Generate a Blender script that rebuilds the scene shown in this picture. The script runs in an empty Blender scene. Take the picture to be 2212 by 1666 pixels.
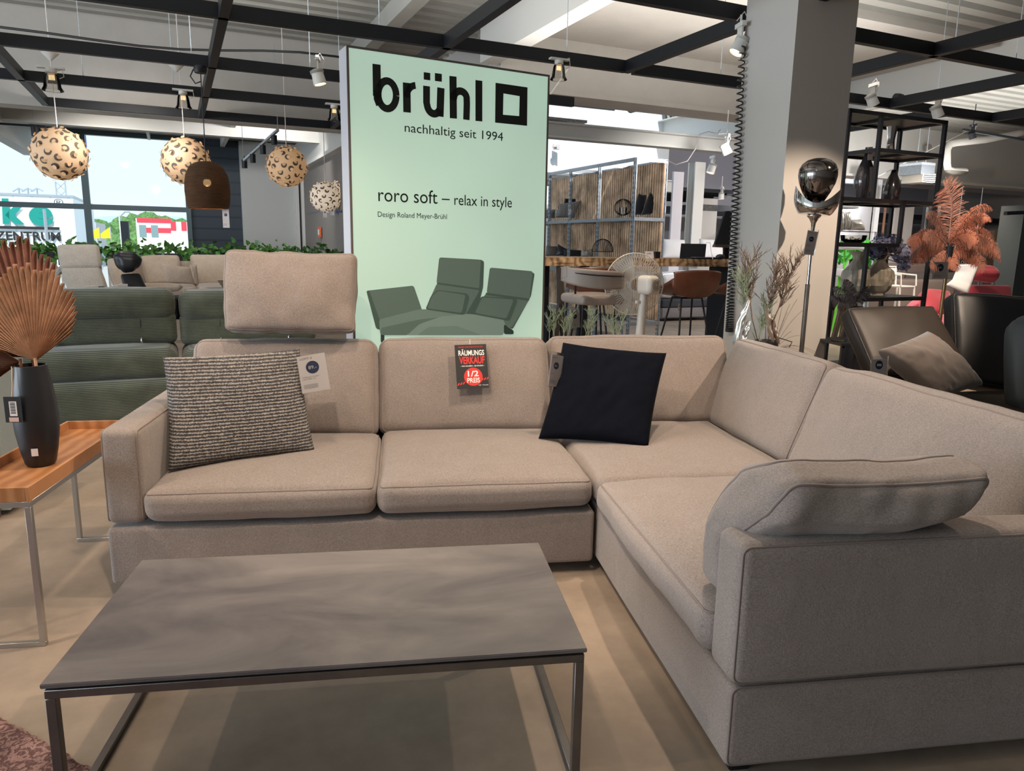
import bpy, bmesh, math, random
from mathutils import Vector, Matrix, noise
from math import pi, sin, cos, radians, sqrt, atan2
random.seed(7)
C = bpy.context.scene.collection
# ------------------------------------------------------------------ camera
F_PX, CX, CY, EYE = 1571.94, 1106.0, 833.0, 1.45
RR = Vector((0.98889794, -0.01137823, 0.14816006))
FF = Vector((-0.14761727, -0.18948902, 0.97072295))
UU = Vector((0.01702959, -0.98181691, -0.18906492))
cam = bpy.data.objects.new('camera', bpy.data.cameras.new('camera')); C.objects.link(cam)
cam.data.sensor_width = 36; cam.data.lens = F_PX/2212*36; cam.data.clip_end = 3000; cam.data.clip_start = .05
cr = Vector((RR[0], FF[0], UU[0])); cd = Vector((RR[1], FF[1], UU[1])); cf = Vector((RR[2], FF[2], UU[2]))
cu = -cd
cam.matrix_world = Matrix(((cr.x, cu.x, -cf.x, 0), (cr.y, cu.y, -cf.y, 0), (cr.z, cu.z, -cf.z, EYE), (0, 0, 0, 1)))
bpy.context.scene.camera = cam
sc = bpy.context.scene
sc.view_settings.view_transform = 'Standard'; sc.view_settings.look = 'None'
sc.view_settings.exposure = 0.12; sc.view_settings.gamma = 1
# ------------------------------------------------------------------ world
W = bpy.data.worlds.new('daylight'); sc.world = W; W.use_nodes = True
nt = W.node_tree; nt.nodes.clear()
wo = nt.nodes.new('ShaderNodeOutputWorld'); bg = nt.nodes.new('ShaderNodeBackground')
tc = nt.nodes.new('ShaderNodeTexCoord'); sx = nt.nodes.new('ShaderNodeSeparateXYZ'); rp = nt.nodes.new('ShaderNodeValToRGB')
nt.links.new(tc.outputs['Generated'], sx.inputs[0]); nt.links.new(sx.outputs['Z'], rp.inputs[0]); nt.links.new(rp.outputs[0], bg.inputs[0])
rp.color_ramp.elements[0].position = 0.0; rp.color_ramp.elements[0].color = (.80, .95, 1.0, 1)
rp.color_ramp.elements[1].position = .5; rp.color_ramp.elements[1].color = (.60, .80, 1.0, 1)
bg.inputs[1].default_value = 1.12
nt.links.new(bg.outputs[0], wo.inputs[0])
TH = radians(16.0)                      # the building grid is turned against the sofa
E1 = Vector((cos(TH), sin(TH), 0)); E2 = Vector((-sin(TH), cos(TH), 0))
def UV(u, v, z=0.0): return E1*u + E2*v + Vector((0, 0, z))
sun = bpy.data.objects.new('sun', bpy.data.lights.new('sun', 'SUN')); C.objects.link(sun)
sun.data.energy = 4.5; sun.data.angle = radians(.6); sun.data.color = (1, .96, .9)
sun.rotation_euler = (E2*1.0 + E1*.35 + Vector((0, 0, -1.25))).to_track_quat('-Z', 'Y').to_euler()
UV0 = UV
def spot(u, v, z, target, watt, deg=75, col=(1, .79, .60), r=.03, blend=.6):
    L = bpy.data.lights.new('spot_light', 'SPOT'); L.energy = watt; L.spot_size = radians(deg); L.spot_blend = blend
    L.color = col; L.shadow_soft_size = r
    o = bpy.data.objects.new('spot_light', L); C.objects.link(o); o.location = UV(u, v, z)
    o.rotation_euler = (Vector(target) - o.location).to_track_quat('-Z', 'Y').to_euler(); return o
# track lamps hanging in the black grid (seen, unseen and added ones); positions are (u, v, z)
spot(2.1, 2.7, 2.95, (.15, 2.4, 0), 135, 105)
spot(.42, 2.9, 2.95, (-.5, 3.6, .5), 80, 95)
spot(.0, 1.75, 2.95, (.1, 3.7, .6), 135, 78)
spot(-1.3, 2.7, 2.95, (-.9, 3.2, .4), 70, 95)
spot(3.82, 2.7, 2.95, (1.2, 2.6, .3), 85, 85)
spot(1.35, 2.0, 2.95, (1.9, 3.1, .7), 62, 80)
spot(4.35, 1.9, 2.95, (2.62, 4.4, 1.10), 330, 50, blend=.5)
spot(3.9, 4.2, 2.95, (3.6, 3.6, .5), 60, 80)
spot(1.2, 4.6, 2.95, (-.2, 6.0, .7), 60, 95)
spot(-1.3, 4.3, 2.95, (-1.9, 5.2, .5), 70, 95)
spot(-2.6, 2.2, 2.95, (-1.5, 2.5, .2), 80, 90)
spot(5.66, 4.3, 2.95, (4.7, 5.2, 1.2), 170, 85)
spot(5.66, 5.6, 2.95, (5.8, 6.8, .8), 160, 90)
spot(7.3, 5.6, 2.95, (6.2, 6.2, 1.2), 160, 90)
spot(3.9, 6.0, 2.95, (2.4, 7.8, 1.0), 110, 95)
spot(4.3, 2.9, 2.95, (4.0, 5.6, 1.3), 110, 60)  # this spot and the next are added to brighten the black shelf
spot(5.4, 3.2, 2.95, (4.9, 5.4, 1.2), 90, 60)
spot(9.0, 8.6, 2.9, (8.0, 10.4, 1.0), 220, 100)
spot(12.0, 9.0, 2.9, (10.5, 13.0, 1.2), 300, 110)
def roomlight(u, v, z, sx_, sy_, watt, col, up_=False, rot=None, nm='area_fill'):
    L = bpy.data.lights.new(nm, 'AREA'); L.shape = 'RECTANGLE'; L.size = sx_; L.size_y = sy_; L.energy = watt; L.color = col
    o = bpy.data.objects.new(nm, L); C.objects.link(o); o.location = UV(u, v, z); o.rotation_euler = rot or (pi if up_ else 0, 0, TH); return o
# unseen area lights added above the grid to brighten the roof deck
roomlight(-1.0, 6.0, 3.15, 5, 5, 240, (1, .95, .88), True, nm='added_deck_fill')
roomlight(5.5, 6.0, 3.15, 5, 4, 130, (1, .95, .88), True, nm='added_deck_fill')
roomlight(13, 8.0, 3.15, 5, 6, 230, (1, .96, .90), True, nm='added_deck_fill')
roomlight(0.5, 0, 3.15, 6, 4, 90, (1, .93, .86), True, nm='added_deck_fill')
spot(7.2, 8.2, 2.9, UV0(7.6, 10.5, .5), 150, 140, (1, .95, .9), .06)  # wide spots from here on are added to brighten the rear and right hall
spot(13.5, 8.6, 3.1, UV0(13.5, 10.6, .5), 420, 140, (1, .95, .92), .06)
spot(10.5, 9.6, 2.95, UV0(11.5, 13.5, 1.4), 260, 120, (1, .95, .92), .06)
spot(14.5, 12.6, 2.95, UV0(15, 17.8, 1.6), 330, 140, (.96, .95, 1), .06)
spot(-1.0, 12.6, 3.3, UV0(-.6, 14.5, .5), 110, 140, (1, .93, .85), .06)
spot(1.6, 12.6, 3.3, UV0(1.2, 16.5, 1.2), 110, 130, (1, .95, .9), .06)
spot(-.4, 9.3, 2.9, UV0(-.4, 12.5, .8), 70, 130, (1, .92, .84), .06)
# unseen area light added on the open left side, for assumed window daylight
roomlight(-11.5, 4.0, 1.9, 3.2, 10, 950, (.78, .89, 1.0), rot=(Matrix.Rotation(TH, 3, 'Z') @ Matrix.Rotation(-pi/2, 3, 'Y')).to_euler(), nm='added_daylight_fill')
# ------------------------------------------------------------------ pixel rays (to measure the place) and frames
def ray(x, y):
    q = (x-CX, y-CY, F_PX)
    return Vector((sum(a*b for a, b in zip(q, RR)), sum(a*b for a, b in zip(q, FF)), sum(a*b for a, b in zip(q, UU))))
def at(x, y, Y=None, X=None, Z=None, v=None, u=None):
    d = ray(x, y)
    if Z is not None: t = (Z-EYE)/d.z
    elif Y is not None: t = Y/d.y
    elif X is not None: t = X/d.x
    elif v is not None: t = v/d.dot(E2)
    else: t = u/d.dot(E1)
    return d*t + Vector((0, 0, EYE))
def ppx(p): return (p-Vector((0, 0, EYE))).dot(cf)/F_PX      # metres covered by one pixel at p
def uvz(p): return (p.dot(E1), p.dot(E2), p.z)
def frameM(o, rz): return Matrix.Translation(o) @ Matrix.Rotation(rz, 4, 'Z')
# ------------------------------------------------------------------ mesh builder
class MB:
    def __init__(s): s.v = []; s.f = []
    def add(s, vs, fs, M=None):
        n = len(s.v)
        s.v += [(M @ Vector(q)) if M is not None else Vector(q) for q in vs]
        s.f += [tuple(i+n for i in f) for f in fs]; return s
    def box(s, x0, x1, y0, y1, z0, z1, M=None):
        vs = [(x, y, z) for z in (z0, z1) for y in (y0, y1) for x in (x0, x1)]
        return s.add(vs, [(0, 2, 3, 1), (4, 5, 7, 6), (0, 1, 5, 4), (2, 6, 7, 3), (0, 4, 6, 2), (1, 3, 7, 5)], M)
    def cbox(s, c, sz, M=None):
        return s.box(c[0]-sz[0]/2, c[0]+sz[0]/2, c[1]-sz[1]/2, c[1]+sz[1]/2, c[2]-sz[2]/2, c[2]+sz[2]/2, M)
    def bar(s, a, b, w, h=None, up=(0, 0, 1)):
        a = Vector(a); b = Vector(b); h = h or w; d = b-a; L = d.length; d.normalize(); up = Vector(up)
        if abs(d.dot(up)) > .98: up = Vector((1, 0, 0))
        x = d.cross(up).normalized(); y = x.cross(d).normalized()
        M = Matrix(((x.x, d.x, y.x, a.x), (x.y, d.y, y.y, a.y), (x.z, d.z, y.z, a.z), (0, 0, 0, 1)))
        return s.box(-w/2, w/2, 0, L, -h/2, h/2, M)
    def tube(s, pts, r, n=8, closed=False, cap=True):
        pts = [Vector(p) for p in pts]; N = len(pts); rs = r if isinstance(r, (list, tuple)) else [r]*N
        base = len(s.v); prev = None
        for i, p in enumerate(pts):
            a = pts[(i-1) % N] if (closed or i > 0) else p; b = pts[(i+1) % N] if (closed or i < N-1) else p
            t = (b-a).normalized() if (b-a).length > 1e-9 else Vector((0, 0, 1))
            if prev is None: nrm = t.orthogonal().normalized()
            else:
                nrm = prev - t*prev.dot(t)
                nrm = nrm.normalized() if nrm.length > 1e-6 else t.orthogonal().normalized()
            prev = nrm; bn = t.cross(nrm)
            for k in range(n):
                an = 2*pi*k/n; s.v.append(p + (nrm*cos(an) + bn*sin(an))*rs[i])
        for i in range(N if closed else N-1):
            j = (i+1) % N
            for k in range(n):
                k2 = (k+1) % n; s.f.append((base+i*n+k, base+i*n+k2, base+j*n+k2, base+j*n+k))
        if cap and not closed:
            s.f.append(tuple(base+k for k in range(n))[::-1]); s.f.append(tuple(base+(N-1)*n+k for k in range(n)))
        return s
    def lathe(s, prof, c=(0, 0, 0), n=32, M=None, jit=None):
        vs = []; fs = []
        for r, z in prof:
            for k in range(n):
                a = 2*pi*k/n; rr = r*(jit(a, z) if jit else 1); vs.append((c[0]+rr*cos(a), c[1]+rr*sin(a), c[2]+z))
        for i in range(len(prof)-1):
            for k in range(n):
                k2 = (k+1) % n; fs.append((i*n+k, i*n+k2, (i+1)*n+k2, (i+1)*n+k))
        return s.add(vs, fs, M)
    def grid(s, fn, nu, nv, M=None, flip=False):
        vs = [fn(i/nu, j/nv) for j in range(nv+1) for i in range(nu+1)]
        fs = []
        for j in range(nv):
            for i in range(nu):
                q = (j*(nu+1)+i, j*(nu+1)+i+1, (j+1)*(nu+1)+i+1, (j+1)*(nu+1)+i); fs.append(q[::-1] if flip else q)
        return s.add(vs, fs, M)
    def prism(s, poly, y0, y1, M=None):           # poly in x,z, extruded along y
        n = len(poly); vs = [(p[0], y0, p[1]) for p in poly] + [(p[0], y1, p[1]) for p in poly]
        fs = [tuple(range(n)), tuple(range(2*n-1, n-1, -1))] + [(i, i+n, (i+1) % n+n, (i+1) % n) for i in range(n)]
        return s.add(vs, fs, M)
    def sphere(s, c, r, nu=16, nv=10, sc_=(1, 1, 1), M=None):
        return s.grid(lambda a, b: (c[0]+r*sc_[0]*sin(pi*b)*cos(2*pi*a), c[1]+r*sc_[1]*sin(pi*b)*sin(2*pi*a), c[2]+r*sc_[2]*cos(pi*b)), nu, nv, M, True)
# rounded, padded block; returns the deform function so that piping can follow it
def soft_fn(sx_, sy_, sz_, r, bulge, wr=0, fr=3, seed=0):
    h = (sx_/2, sy_/2, sz_/2); r = min(r, min(h)*.999); off = Vector((seed*3.7, seed*1.9, seed*5.1))
    def fn(p):
        q = [max(-(h[i]-r), min(h[i]-r, p[i])) for i in range(3)]
        d = Vector([p[i]-q[i] for i in range(3)])
        if d.length > 1e-9: d = d.normalized()*r
        o = Vector(q)+d
        for i in range(3):
            j, k = (i+1) % 3, (i+2) % 3
            w = max(0, 1-(p[j]/h[j])**2)*max(0, 1-(p[k]/h[k])**2)
            w = w**.7
            o[i] += (1 if p[i] > 0 else -1)*bulge[i]*w*min(1, abs(p[i])/h[i])**3
        if wr:
            e = noise.noise(Vector((o[0]*fr, o[1]*fr*.8, o[2]*fr))+off) + .5*noise.noise(Vector((o[0]*fr*2.6, o[1]*fr*2.1, o[2]*fr*2.3))+off)
            o += (d if d.length > 1e-6 else Vector(o)).normalized()*e*wr
        return o
    return fn
def softbox(mb, sx_, sy_, sz_, r=.04, bulge=(0, 0, 0), wr=0, fr=3, n=14, M=None, seed=0):
    fn = soft_fn(sx_, sy_, sz_, r, bulge, wr, fr, seed); h = (sx_/2, sy_/2, sz_/2)
    def ax(i):
        c = [sin(pi/2*t) for t in [-1+2*k/n for k in range(n+1)]]
        # dense near the edge
        e = min(r/h[i], .9); inner = [-(1-e)+2*(1-e)*k/(n-6) for k in range(n-5)]
        return [-1, -1+e*.30, -1+e*.65] + inner + [1-e*.65, 1-e*.30, 1]
    A = [ax(0), ax(1), ax(2)]; m = len(A[0])
    for i in range(3):
        j, k = (i+1) % 3, (i+2) % 3
        for sg in (-1, 1):
            vs = []
            for b in range(m):
                for a in range(m):
                    p = [0, 0, 0]; p[i] = sg*h[i]; p[j] = A[j][a]*h[j]; p[k] = A[k][b]*h[k]; vs.append(fn(p))
            fs = []
            for b in range(m-1):
                for a in range(m-1):
                    q = (b*m+a, b*m+a+1, (b+1)*m+a+1, (b+1)*m+a); fs.append(q if sg > 0 else q[::-1])
            mb.add(vs, fs, M)
    return fn
def rect_path(fn, axis, val, a0, a1, b0, b1, n=26, rc=.03):   # rounded rectangle in the plane axis=val
    j, k = (axis+1) % 3, (axis+2) % 3; out = []
    cs = [(a1-rc, b1-rc, 0), (a0+rc, b1-rc, pi/2), (a0+rc, b0+rc, pi), (a1-rc, b0+rc, 1.5*pi)]
    pl = []
    for ci, (ca, cb, s0) in enumerate(cs):
        for t in range(5): an = s0+t*pi/8; pl.append((ca+rc*cos(an), cb+rc*sin(an)))
        na = cs[(ci+1) % 4]; an = na[2]; e = (na[0]+rc*cos(an), na[1]+rc*sin(an)); st = pl[-1]
        for t in range(1, n): pl.append((st[0]+(e[0]-st[0])*t/n, st[1]+(e[1]-st[1])*t/n))
    for a, b in pl:
        p = [0, 0, 0]; p[axis] = val; p[j] = a; p[k] = b; out.append(fn(p))
    return out
# ------------------------------------------------------------------ objects
def tag(o, label=None, cat=None, group=None, kind=None):
    if label: o['label'] = label
    if cat: o['category'] = cat
    if group: o['group'] = group
    if kind: o['kind'] = kind
    return o
def thing(name, label, cat, loc=(0, 0, 0), rz=0, group=None, kind=None):
    o = bpy.data.objects.new(name, None); C.objects.link(o); o.location = loc; o.rotation_euler = (0, 0, rz)
    o.empty_display_size = .1
    return tag(o, label, cat, group, kind)
def rootM(o):
    M = Matrix.Identity(4)
    while o is not None:
        M = (Matrix.Translation(o.location) @ o.rotation_euler.to_matrix().to_4x4()) @ M; o = o.parent
    return M
def obj(name, mb, mat, parent=None, world=False, label=None, bevel=0, seg=2, ang=38, weld=1e-5, cat=None, kind=None, group=None, tri=None):
    me = bpy.data.meshes.new(name)
    vs = mb.v
    if world and parent is not None:
        Mi = rootM(parent).inverted(); vs = [Mi @ p for p in vs]
    me.from_pydata([tuple(p) for p in vs], [], mb.f)
    bm = bmesh.new(); bm.from_mesh(me)
    if weld: bmesh.ops.remove_doubles(bm, verts=bm.verts, dist=weld)
    bmesh.ops.recalc_face_normals(bm, faces=bm.faces)
    if bevel: bmesh.ops.bevel(bm, geom=bm.edges[:], offset=bevel, segments=seg, affect='EDGES', clamp_overlap=True)
    bm.to_mesh(me); bm.free()
    for p in me.polygons: p.use_smooth = True
    me.set_sharp_from_angle(angle=radians(ang))
    me.materials.append(mat)
    o = bpy.data.objects.new(name, me); C.objects.link(o)
    if parent is not None: o.parent = parent
    return tag(o, label, cat, group, kind)
def struct(name, mb, mat, label=None, **k):
    o = obj(name, mb, mat, **k); o['kind'] = 'structure'
    if label: o['label'] = label
    return o
def dup(root, loc=None, rz=None, label=None):
    r = root.copy(); C.objects.link(r)
    if loc is not None: r.location = loc
    if rz is not None: r.rotation_euler = (0, 0, rz)
    if label: r['label'] = label
    for ch in list(root.children):
        c = ch.copy(); C.objects.link(c); c.parent = r
        for g in list(ch.children):
            d = g.copy(); C.objects.link(d); d.parent = c
    return r
# ------------------------------------------------------------------ materials
def mat(name, col, rough=.6, metal=0, spec=.4, emit=None, es=0, sheen=0, bump=0, bscale=200, var=0, vscale=8, trans=0, alpha=1, coat=0, vcol=None, stretch=(1, 1, 1)):
    m = bpy.data.materials.new(name); m.use_nodes = True; t = m.node_tree; b = t.nodes['Principled BSDF']
    b.inputs['Base Color'].default_value = (*col, 1); b.inputs['Roughness'].default_value = rough; b.inputs['Metallic'].default_value = metal
    b.inputs['Specular IOR Level'].default_value = spec
    if emit: b.inputs['Emission Color'].default_value = (*emit, 1); b.inputs['Emission Strength'].default_value = es
    if sheen: b.inputs['Sheen Weight'].default_value = sheen; b.inputs['Sheen Roughness'].default_value = .4
    if trans: b.inputs['Transmission Weight'].default_value = trans
    if coat: b.inputs['Coat Weight'].default_value = coat; b.inputs['Coat Roughness'].default_value = .15
    if alpha < 1: b.inputs['Alpha'].default_value = alpha
    if bump or var:
        co = t.nodes.new('ShaderNodeTexCoord'); mp = t.nodes.new('ShaderNodeMapping'); mp.inputs['Scale'].default_value = stretch
        t.links.new(co.outputs['Object'], mp.inputs[0])
    if var:
        n = t.nodes.new('ShaderNodeTexNoise'); n.inputs['Scale'].default_value = vscale; n.inputs['Detail'].default_value = 5; n.inputs['Roughness'].default_value = .65
        t.links.new(mp.outputs[0], n.inputs['Vector'])
        r = t.nodes.new('ShaderNodeValToRGB'); v2 = vcol or tuple(c*(1-var) for c in col)
        r.color_ramp.elements[0].position = .35; r.color_ramp.elements[0].color = (*v2, 1)
        r.color_ramp.elements[1].position = .65; r.color_ramp.elements[1].color = (*[min(1, c*(1+var*.6)) for c in col], 1)
        t.links.new(n.outputs[0], r.inputs[0]); t.links.new(r.outputs[0], b.inputs['Base Color'])
    if bump:
        n = t.nodes.new('ShaderNodeTexNoise'); n.inputs['Scale'].default_value = bscale; n.inputs['Detail'].default_value = 3
        t.links.new(mp.outputs[0], n.inputs['Vector'])
        bp = t.nodes.new('ShaderNodeBump'); bp.inputs['Strength'].default_value = bump; bp.inputs['Distance'].default_value = .002
        t.links.new(n.outputs[0], bp.inputs['Height']); t.links.new(bp.outputs[0], b.inputs['Normal'])
    return m
def weave(name, c1, c2, scale=240, aniso=(1, 1, 4), big=.12, rough=.9, sheen=.25, bump=.5):
    m = bpy.data.materials.new(name); m.use_nodes = True; t = m.node_tree; b = t.nodes['Principled BSDF']
    b.inputs['Roughness'].default_value = rough; b.inputs['Specular IOR Level'].default_value = .15
    b.inputs['Sheen Weight'].default_value = sheen; b.inputs['Sheen Roughness'].default_value = .5
    co = t.nodes.new('ShaderNodeTexCoord'); outs = []
    for s_, an in ((scale, aniso), (scale, (aniso[2], aniso[2], aniso[0]))):
        mp = t.nodes.new('ShaderNodeMapping'); mp.inputs['Scale'].default_value = an; t.links.new(co.outputs['Object'], mp.inputs[0])
        n = t.nodes.new('ShaderNodeTexNoise'); n.inputs['Scale'].default_value = s_/3; n.inputs['Detail'].default_value = 3; n.inputs['Roughness'].default_value = .7
        t.links.new(mp.outputs[0], n.inputs['Vector']); outs.append(n)
    ad = t.nodes.new('ShaderNodeMath'); ad.operation = 'ADD'; t.links.new(outs[0].outputs[0], ad.inputs[0]); t.links.new(outs[1].outputs[0], ad.inputs[1])
    bgN = t.nodes.new('ShaderNodeTexNoise'); bgN.inputs['Scale'].default_value = 9; bgN.inputs['Detail'].default_value = 4; t.links.new(co.outputs['Object'], bgN.inputs['Vector'])
    mm = t.nodes.new('ShaderNodeMath'); mm.operation = 'MULTIPLY_ADD'; mm.inputs[1].default_value = big*2; t.links.new(bgN.outputs[0], mm.inputs[0]); t.links.new(ad.outputs[0], mm.inputs[2])
    r = t.nodes.new('ShaderNodeValToRGB'); r.color_ramp.elements[0].position = .72+big; r.color_ramp.elements[0].color = (*c1, 1)
    r.color_ramp.elements[1].position = 1.0; r.color_ramp.elements[1].color = (*c2, 1)
    mr = t.nodes.new('ShaderNodeMapRange'); mr.inputs[1].default_value = .7+big; mr.inputs[2].default_value = 1.3+big; t.links.new(mm.outputs[0], mr.inputs[0])
    r.color_ramp.elements[0].position = .15; r.color_ramp.elements[1].position = .85
    t.links.new(mr.outputs[0], r.inputs[0]); t.links.new(r.outputs[0], b.inputs['Base Color'])
    bp = t.nodes.new('ShaderNodeBump'); bp.inputs['Strength'].default_value = bump; bp.inputs['Distance'].default_value = .0015
    t.links.new(ad.outputs[0], bp.inputs['Height'])
    # soft creases in the cover
    cm = t.nodes.new('ShaderNodeMapping'); cm.inputs['Scale'].default_value = (1, 1, .45); cm.inputs['Rotation'].default_value = (.3, .5, .2); t.links.new(co.outputs['Object'], cm.inputs[0])
    cn = t.nodes.new('ShaderNodeTexNoise'); cn.inputs['Scale'].default_value = 8; cn.inputs['Detail'].default_value = 2; cn.inputs['Distortion'].default_value = 1.2; t.links.new(cm.outputs[0], cn.inputs['Vector'])
    b2 = t.nodes.new('ShaderNodeBump'); b2.inputs['Strength'].default_value = .28; b2.inputs['Distance'].default_value = .012; t.links.new(cn.outputs[0], b2.inputs['Height']); t.links.new(b2.outputs[0], bp.inputs['Normal'])
    t.links.new(bp.outputs[0], b.inputs['Normal'])
    return m
def wave(name, c1, c2, scale, direction='Z', dist=0, rough=.7, bump=.5, detail=1, prof='SIN', pos=(.3, .7), depth=.004, noisy=0, sheen=0, dscale=2):
    m = bpy.data.materials.new(name); m.use_nodes = True; t = m.node_tree; b = t.nodes['Principled BSDF']; b.inputs['Roughness'].default_value = rough
    b.inputs['Specular IOR Level'].default_value = .25
    if sheen: b.inputs['Sheen Weight'].default_value = sheen
    co = t.nodes.new('ShaderNodeTexCoord'); w = t.nodes.new('ShaderNodeTexWave'); w.bands_direction = direction; w.wave_profile = prof
    w.inputs['Scale'].default_value = scale; w.inputs['Distortion'].default_value = dist; w.inputs['Detail'].default_value = detail; w.inputs['Detail Scale'].default_value = dscale
    t.links.new(co.outputs['Object'], w.inputs['Vector'])
    r = t.nodes.new('ShaderNodeValToRGB'); r.color_ramp.elements[0].position = pos[0]; r.color_ramp.elements[0].color = (*c1, 1); r.color_ramp.elements[1].position = pos[1]; r.color_ramp.elements[1].color = (*c2, 1)
    t.links.new(w.outputs[0], r.inputs[0]); last = r.outputs[0]
    if noisy:
        n = t.nodes.new('ShaderNodeTexNoise'); n.inputs['Scale'].default_value = 5; n.inputs['Detail'].default_value = 6; t.links.new(co.outputs['Object'], n.inputs['Vector'])
        mr = t.nodes.new('ShaderNodeMapRange'); mr.inputs[1].default_value = .3; mr.inputs[2].default_value = .7; mr.inputs[3].default_value = 1-noisy; mr.inputs[4].default_value = 1+noisy; t.links.new(n.outputs[0], mr.inputs[0])
        vm = t.nodes.new('ShaderNodeVectorMath'); vm.operation = 'SCALE'; t.links.new(last, vm.inputs[0]); t.links.new(mr.outputs[0], vm.inputs['Scale']); last = vm.outputs[0]
    t.links.new(last, b.inputs['Base Color'])
    bp = t.nodes.new('ShaderNodeBump'); bp.inputs['Strength'].default_value = bump; bp.inputs['Distance'].default_value = depth
    t.links.new(w.outputs[0], bp.inputs['Height']); t.links.new(bp.outputs[0], b.inputs['Normal'])
    return m
def glass(name, tint=(1, 1, 1), refl=.12):
    m = bpy.data.materials.new(name); m.use_nodes = True; t = m.node_tree; t.nodes.clear()
    o = t.nodes.new('ShaderNodeOutputMaterial'); tr = t.nodes.new('ShaderNodeBsdfTransparent'); gl = t.nodes.new('ShaderNodeBsdfGlossy'); gl.inputs['Roughness'].default_value = .03
    tr.inputs[0].default_value = (*tint, 1); fr = t.nodes.new('ShaderNodeFresnel'); fr.inputs[0].default_value = 1.45
    mx = t.nodes.new('ShaderNodeMixShader'); t.links.new(fr.outputs[0], mx.inputs[0]); t.links.new(tr.outputs[0], mx.inputs[1]); t.links.new(gl.outputs[0], mx.inputs[2]); t.links.new(mx.outputs[0], o.inputs[0])
    return m
M_ = {}
M_['linen'] = weave('linen', (.175, .145, .132), (.325, .278, .252), 420, big=.06, bump=.5)
M_['piping'] = mat('piping', (.23, .19, .172), .9, spec=.1)
M_['floor'] = mat('polished_screed', (.36, .285, .222), .42, spec=.35, var=.22, vscale=2.2, bump=.03, bscale=5)
M_['white'] = mat('white_paint', (.62, .62, .60), .6)
M_['deck'] = mat('painted_steel_deck', (.33, .33, .31), .55, var=.06, vscale=3)
M_['concrete'] = mat('painted_concrete', (.50, .48, .45), .8, var=.06, vscale=2, bump=.1, bscale=30)
M_['blacksteel'] = mat('black_steel', (.007, .009, .014), .5, spec=.35)
M_['blacksteel2'] = mat('black_lacquer', (.012, .013, .018), .4, spec=.5)
M_['steelgrey'] = mat('grey_steel_tube', (.16, .145, .135), .38, metal=.7, var=.12, vscale=12)
M_['brushed'] = mat('brushed_steel', (.50, .48, .45), .35, metal=.9)
M_['galv'] = mat('galvanised_steel', (.46, .52, .58), .4, metal=.75, var=.15, vscale=40)
M_['chrome'] = mat('chrome', (.62, .60, .60), .06, metal=1)
M_['smokechrome'] = mat('smoked_chrome', (.26, .235, .23), .07, metal=1)
M_['blackleather'] = mat('black_leather', (.014, .015, .018), .42, spec=.5, bump=.15, bscale=160)
M_['paper'] = mat('white_card', (.72, .68, .68), .35, spec=.5)
M_['clear'] = glass('clear_plastic')
M_['pane'] = glass('window_glass', (.97, .99, .99))
M_['navyprint'] = mat('navy_print', (.012, .03, .10), .4)
M_['blackprint'] = mat('black_print', (.015, .015, .017), .5)
M_['greyprint'] = mat('grey_print', (.16, .15, .16), .5)
M_['redprint'] = mat('red_print', (.62, .035, .03), .4)
M_['whiteprint'] = mat('white_print', (.8, .78, .76), .4)
def text_mesh(s, bold=0, space=1.0):
    cu_ = bpy.data.curves.new('lettering', 'FONT'); cu_.body = s; cu_.offset = bold; cu_.space_character = space; cu_.resolution_u = 4
    o = bpy.data.objects.new('lettering', cu_); C.objects.link(o)
    dg = bpy.context.evaluated_depsgraph_get(); me = bpy.data.meshes.new_from_object(o.evaluated_get(dg))
    bpy.data.objects.remove(o); bpy.data.curves.remove(cu_)
    vs = [v.co.copy() for v in me.vertices]; fs = [tuple(p.vertices) for p in me.polygons]; bpy.data.meshes.remove(me)
    return vs, fs
def text(s, parent, mat_, M, x0, x1, z0, z1, bold=0, space=1.0, name='lettering', keep=False, shear=0, world=True):
    """lettering fitted into a rectangle; M maps (x, 0, z) of the sheet to the world (facing -y)"""
    vs, fs = text_mesh(s, bold, space)
    a0 = min(v.x for v in vs); a1 = max(v.x for v in vs); b0 = min(v.y for v in vs); b1 = max(v.y for v in vs)
    kx = (x1-x0)/(a1-a0); kz = (z1-z0)/(b1-b0)
    if keep: kz = kx
    mb = MB(); mb.add([(x0+(v.x-a0)*kx+shear*(v.y-b0), 0, z0+(v.y-b0)*kz) for v in vs], fs, M)
    return obj(name, mb, mat_, parent, world=world, weld=0)
def sheetM(o, xd, zd, off=0):
    """frame with x along xd, z along zd (made square to it), -y facing the viewer, moved off towards the viewer"""
    x = Vector(xd).normalized(); z = Vector(zd); z = (z - x*z.dot(x)).normalized(); y = z.cross(x)
    o = Vector(o) - y*off
    return Matrix(((x.x, y.x, z.x, o.x), (x.y, y.y, z.y, o.y), (x.z, y.z, z.z, o.z), (0, 0, 0, 1)))
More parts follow.
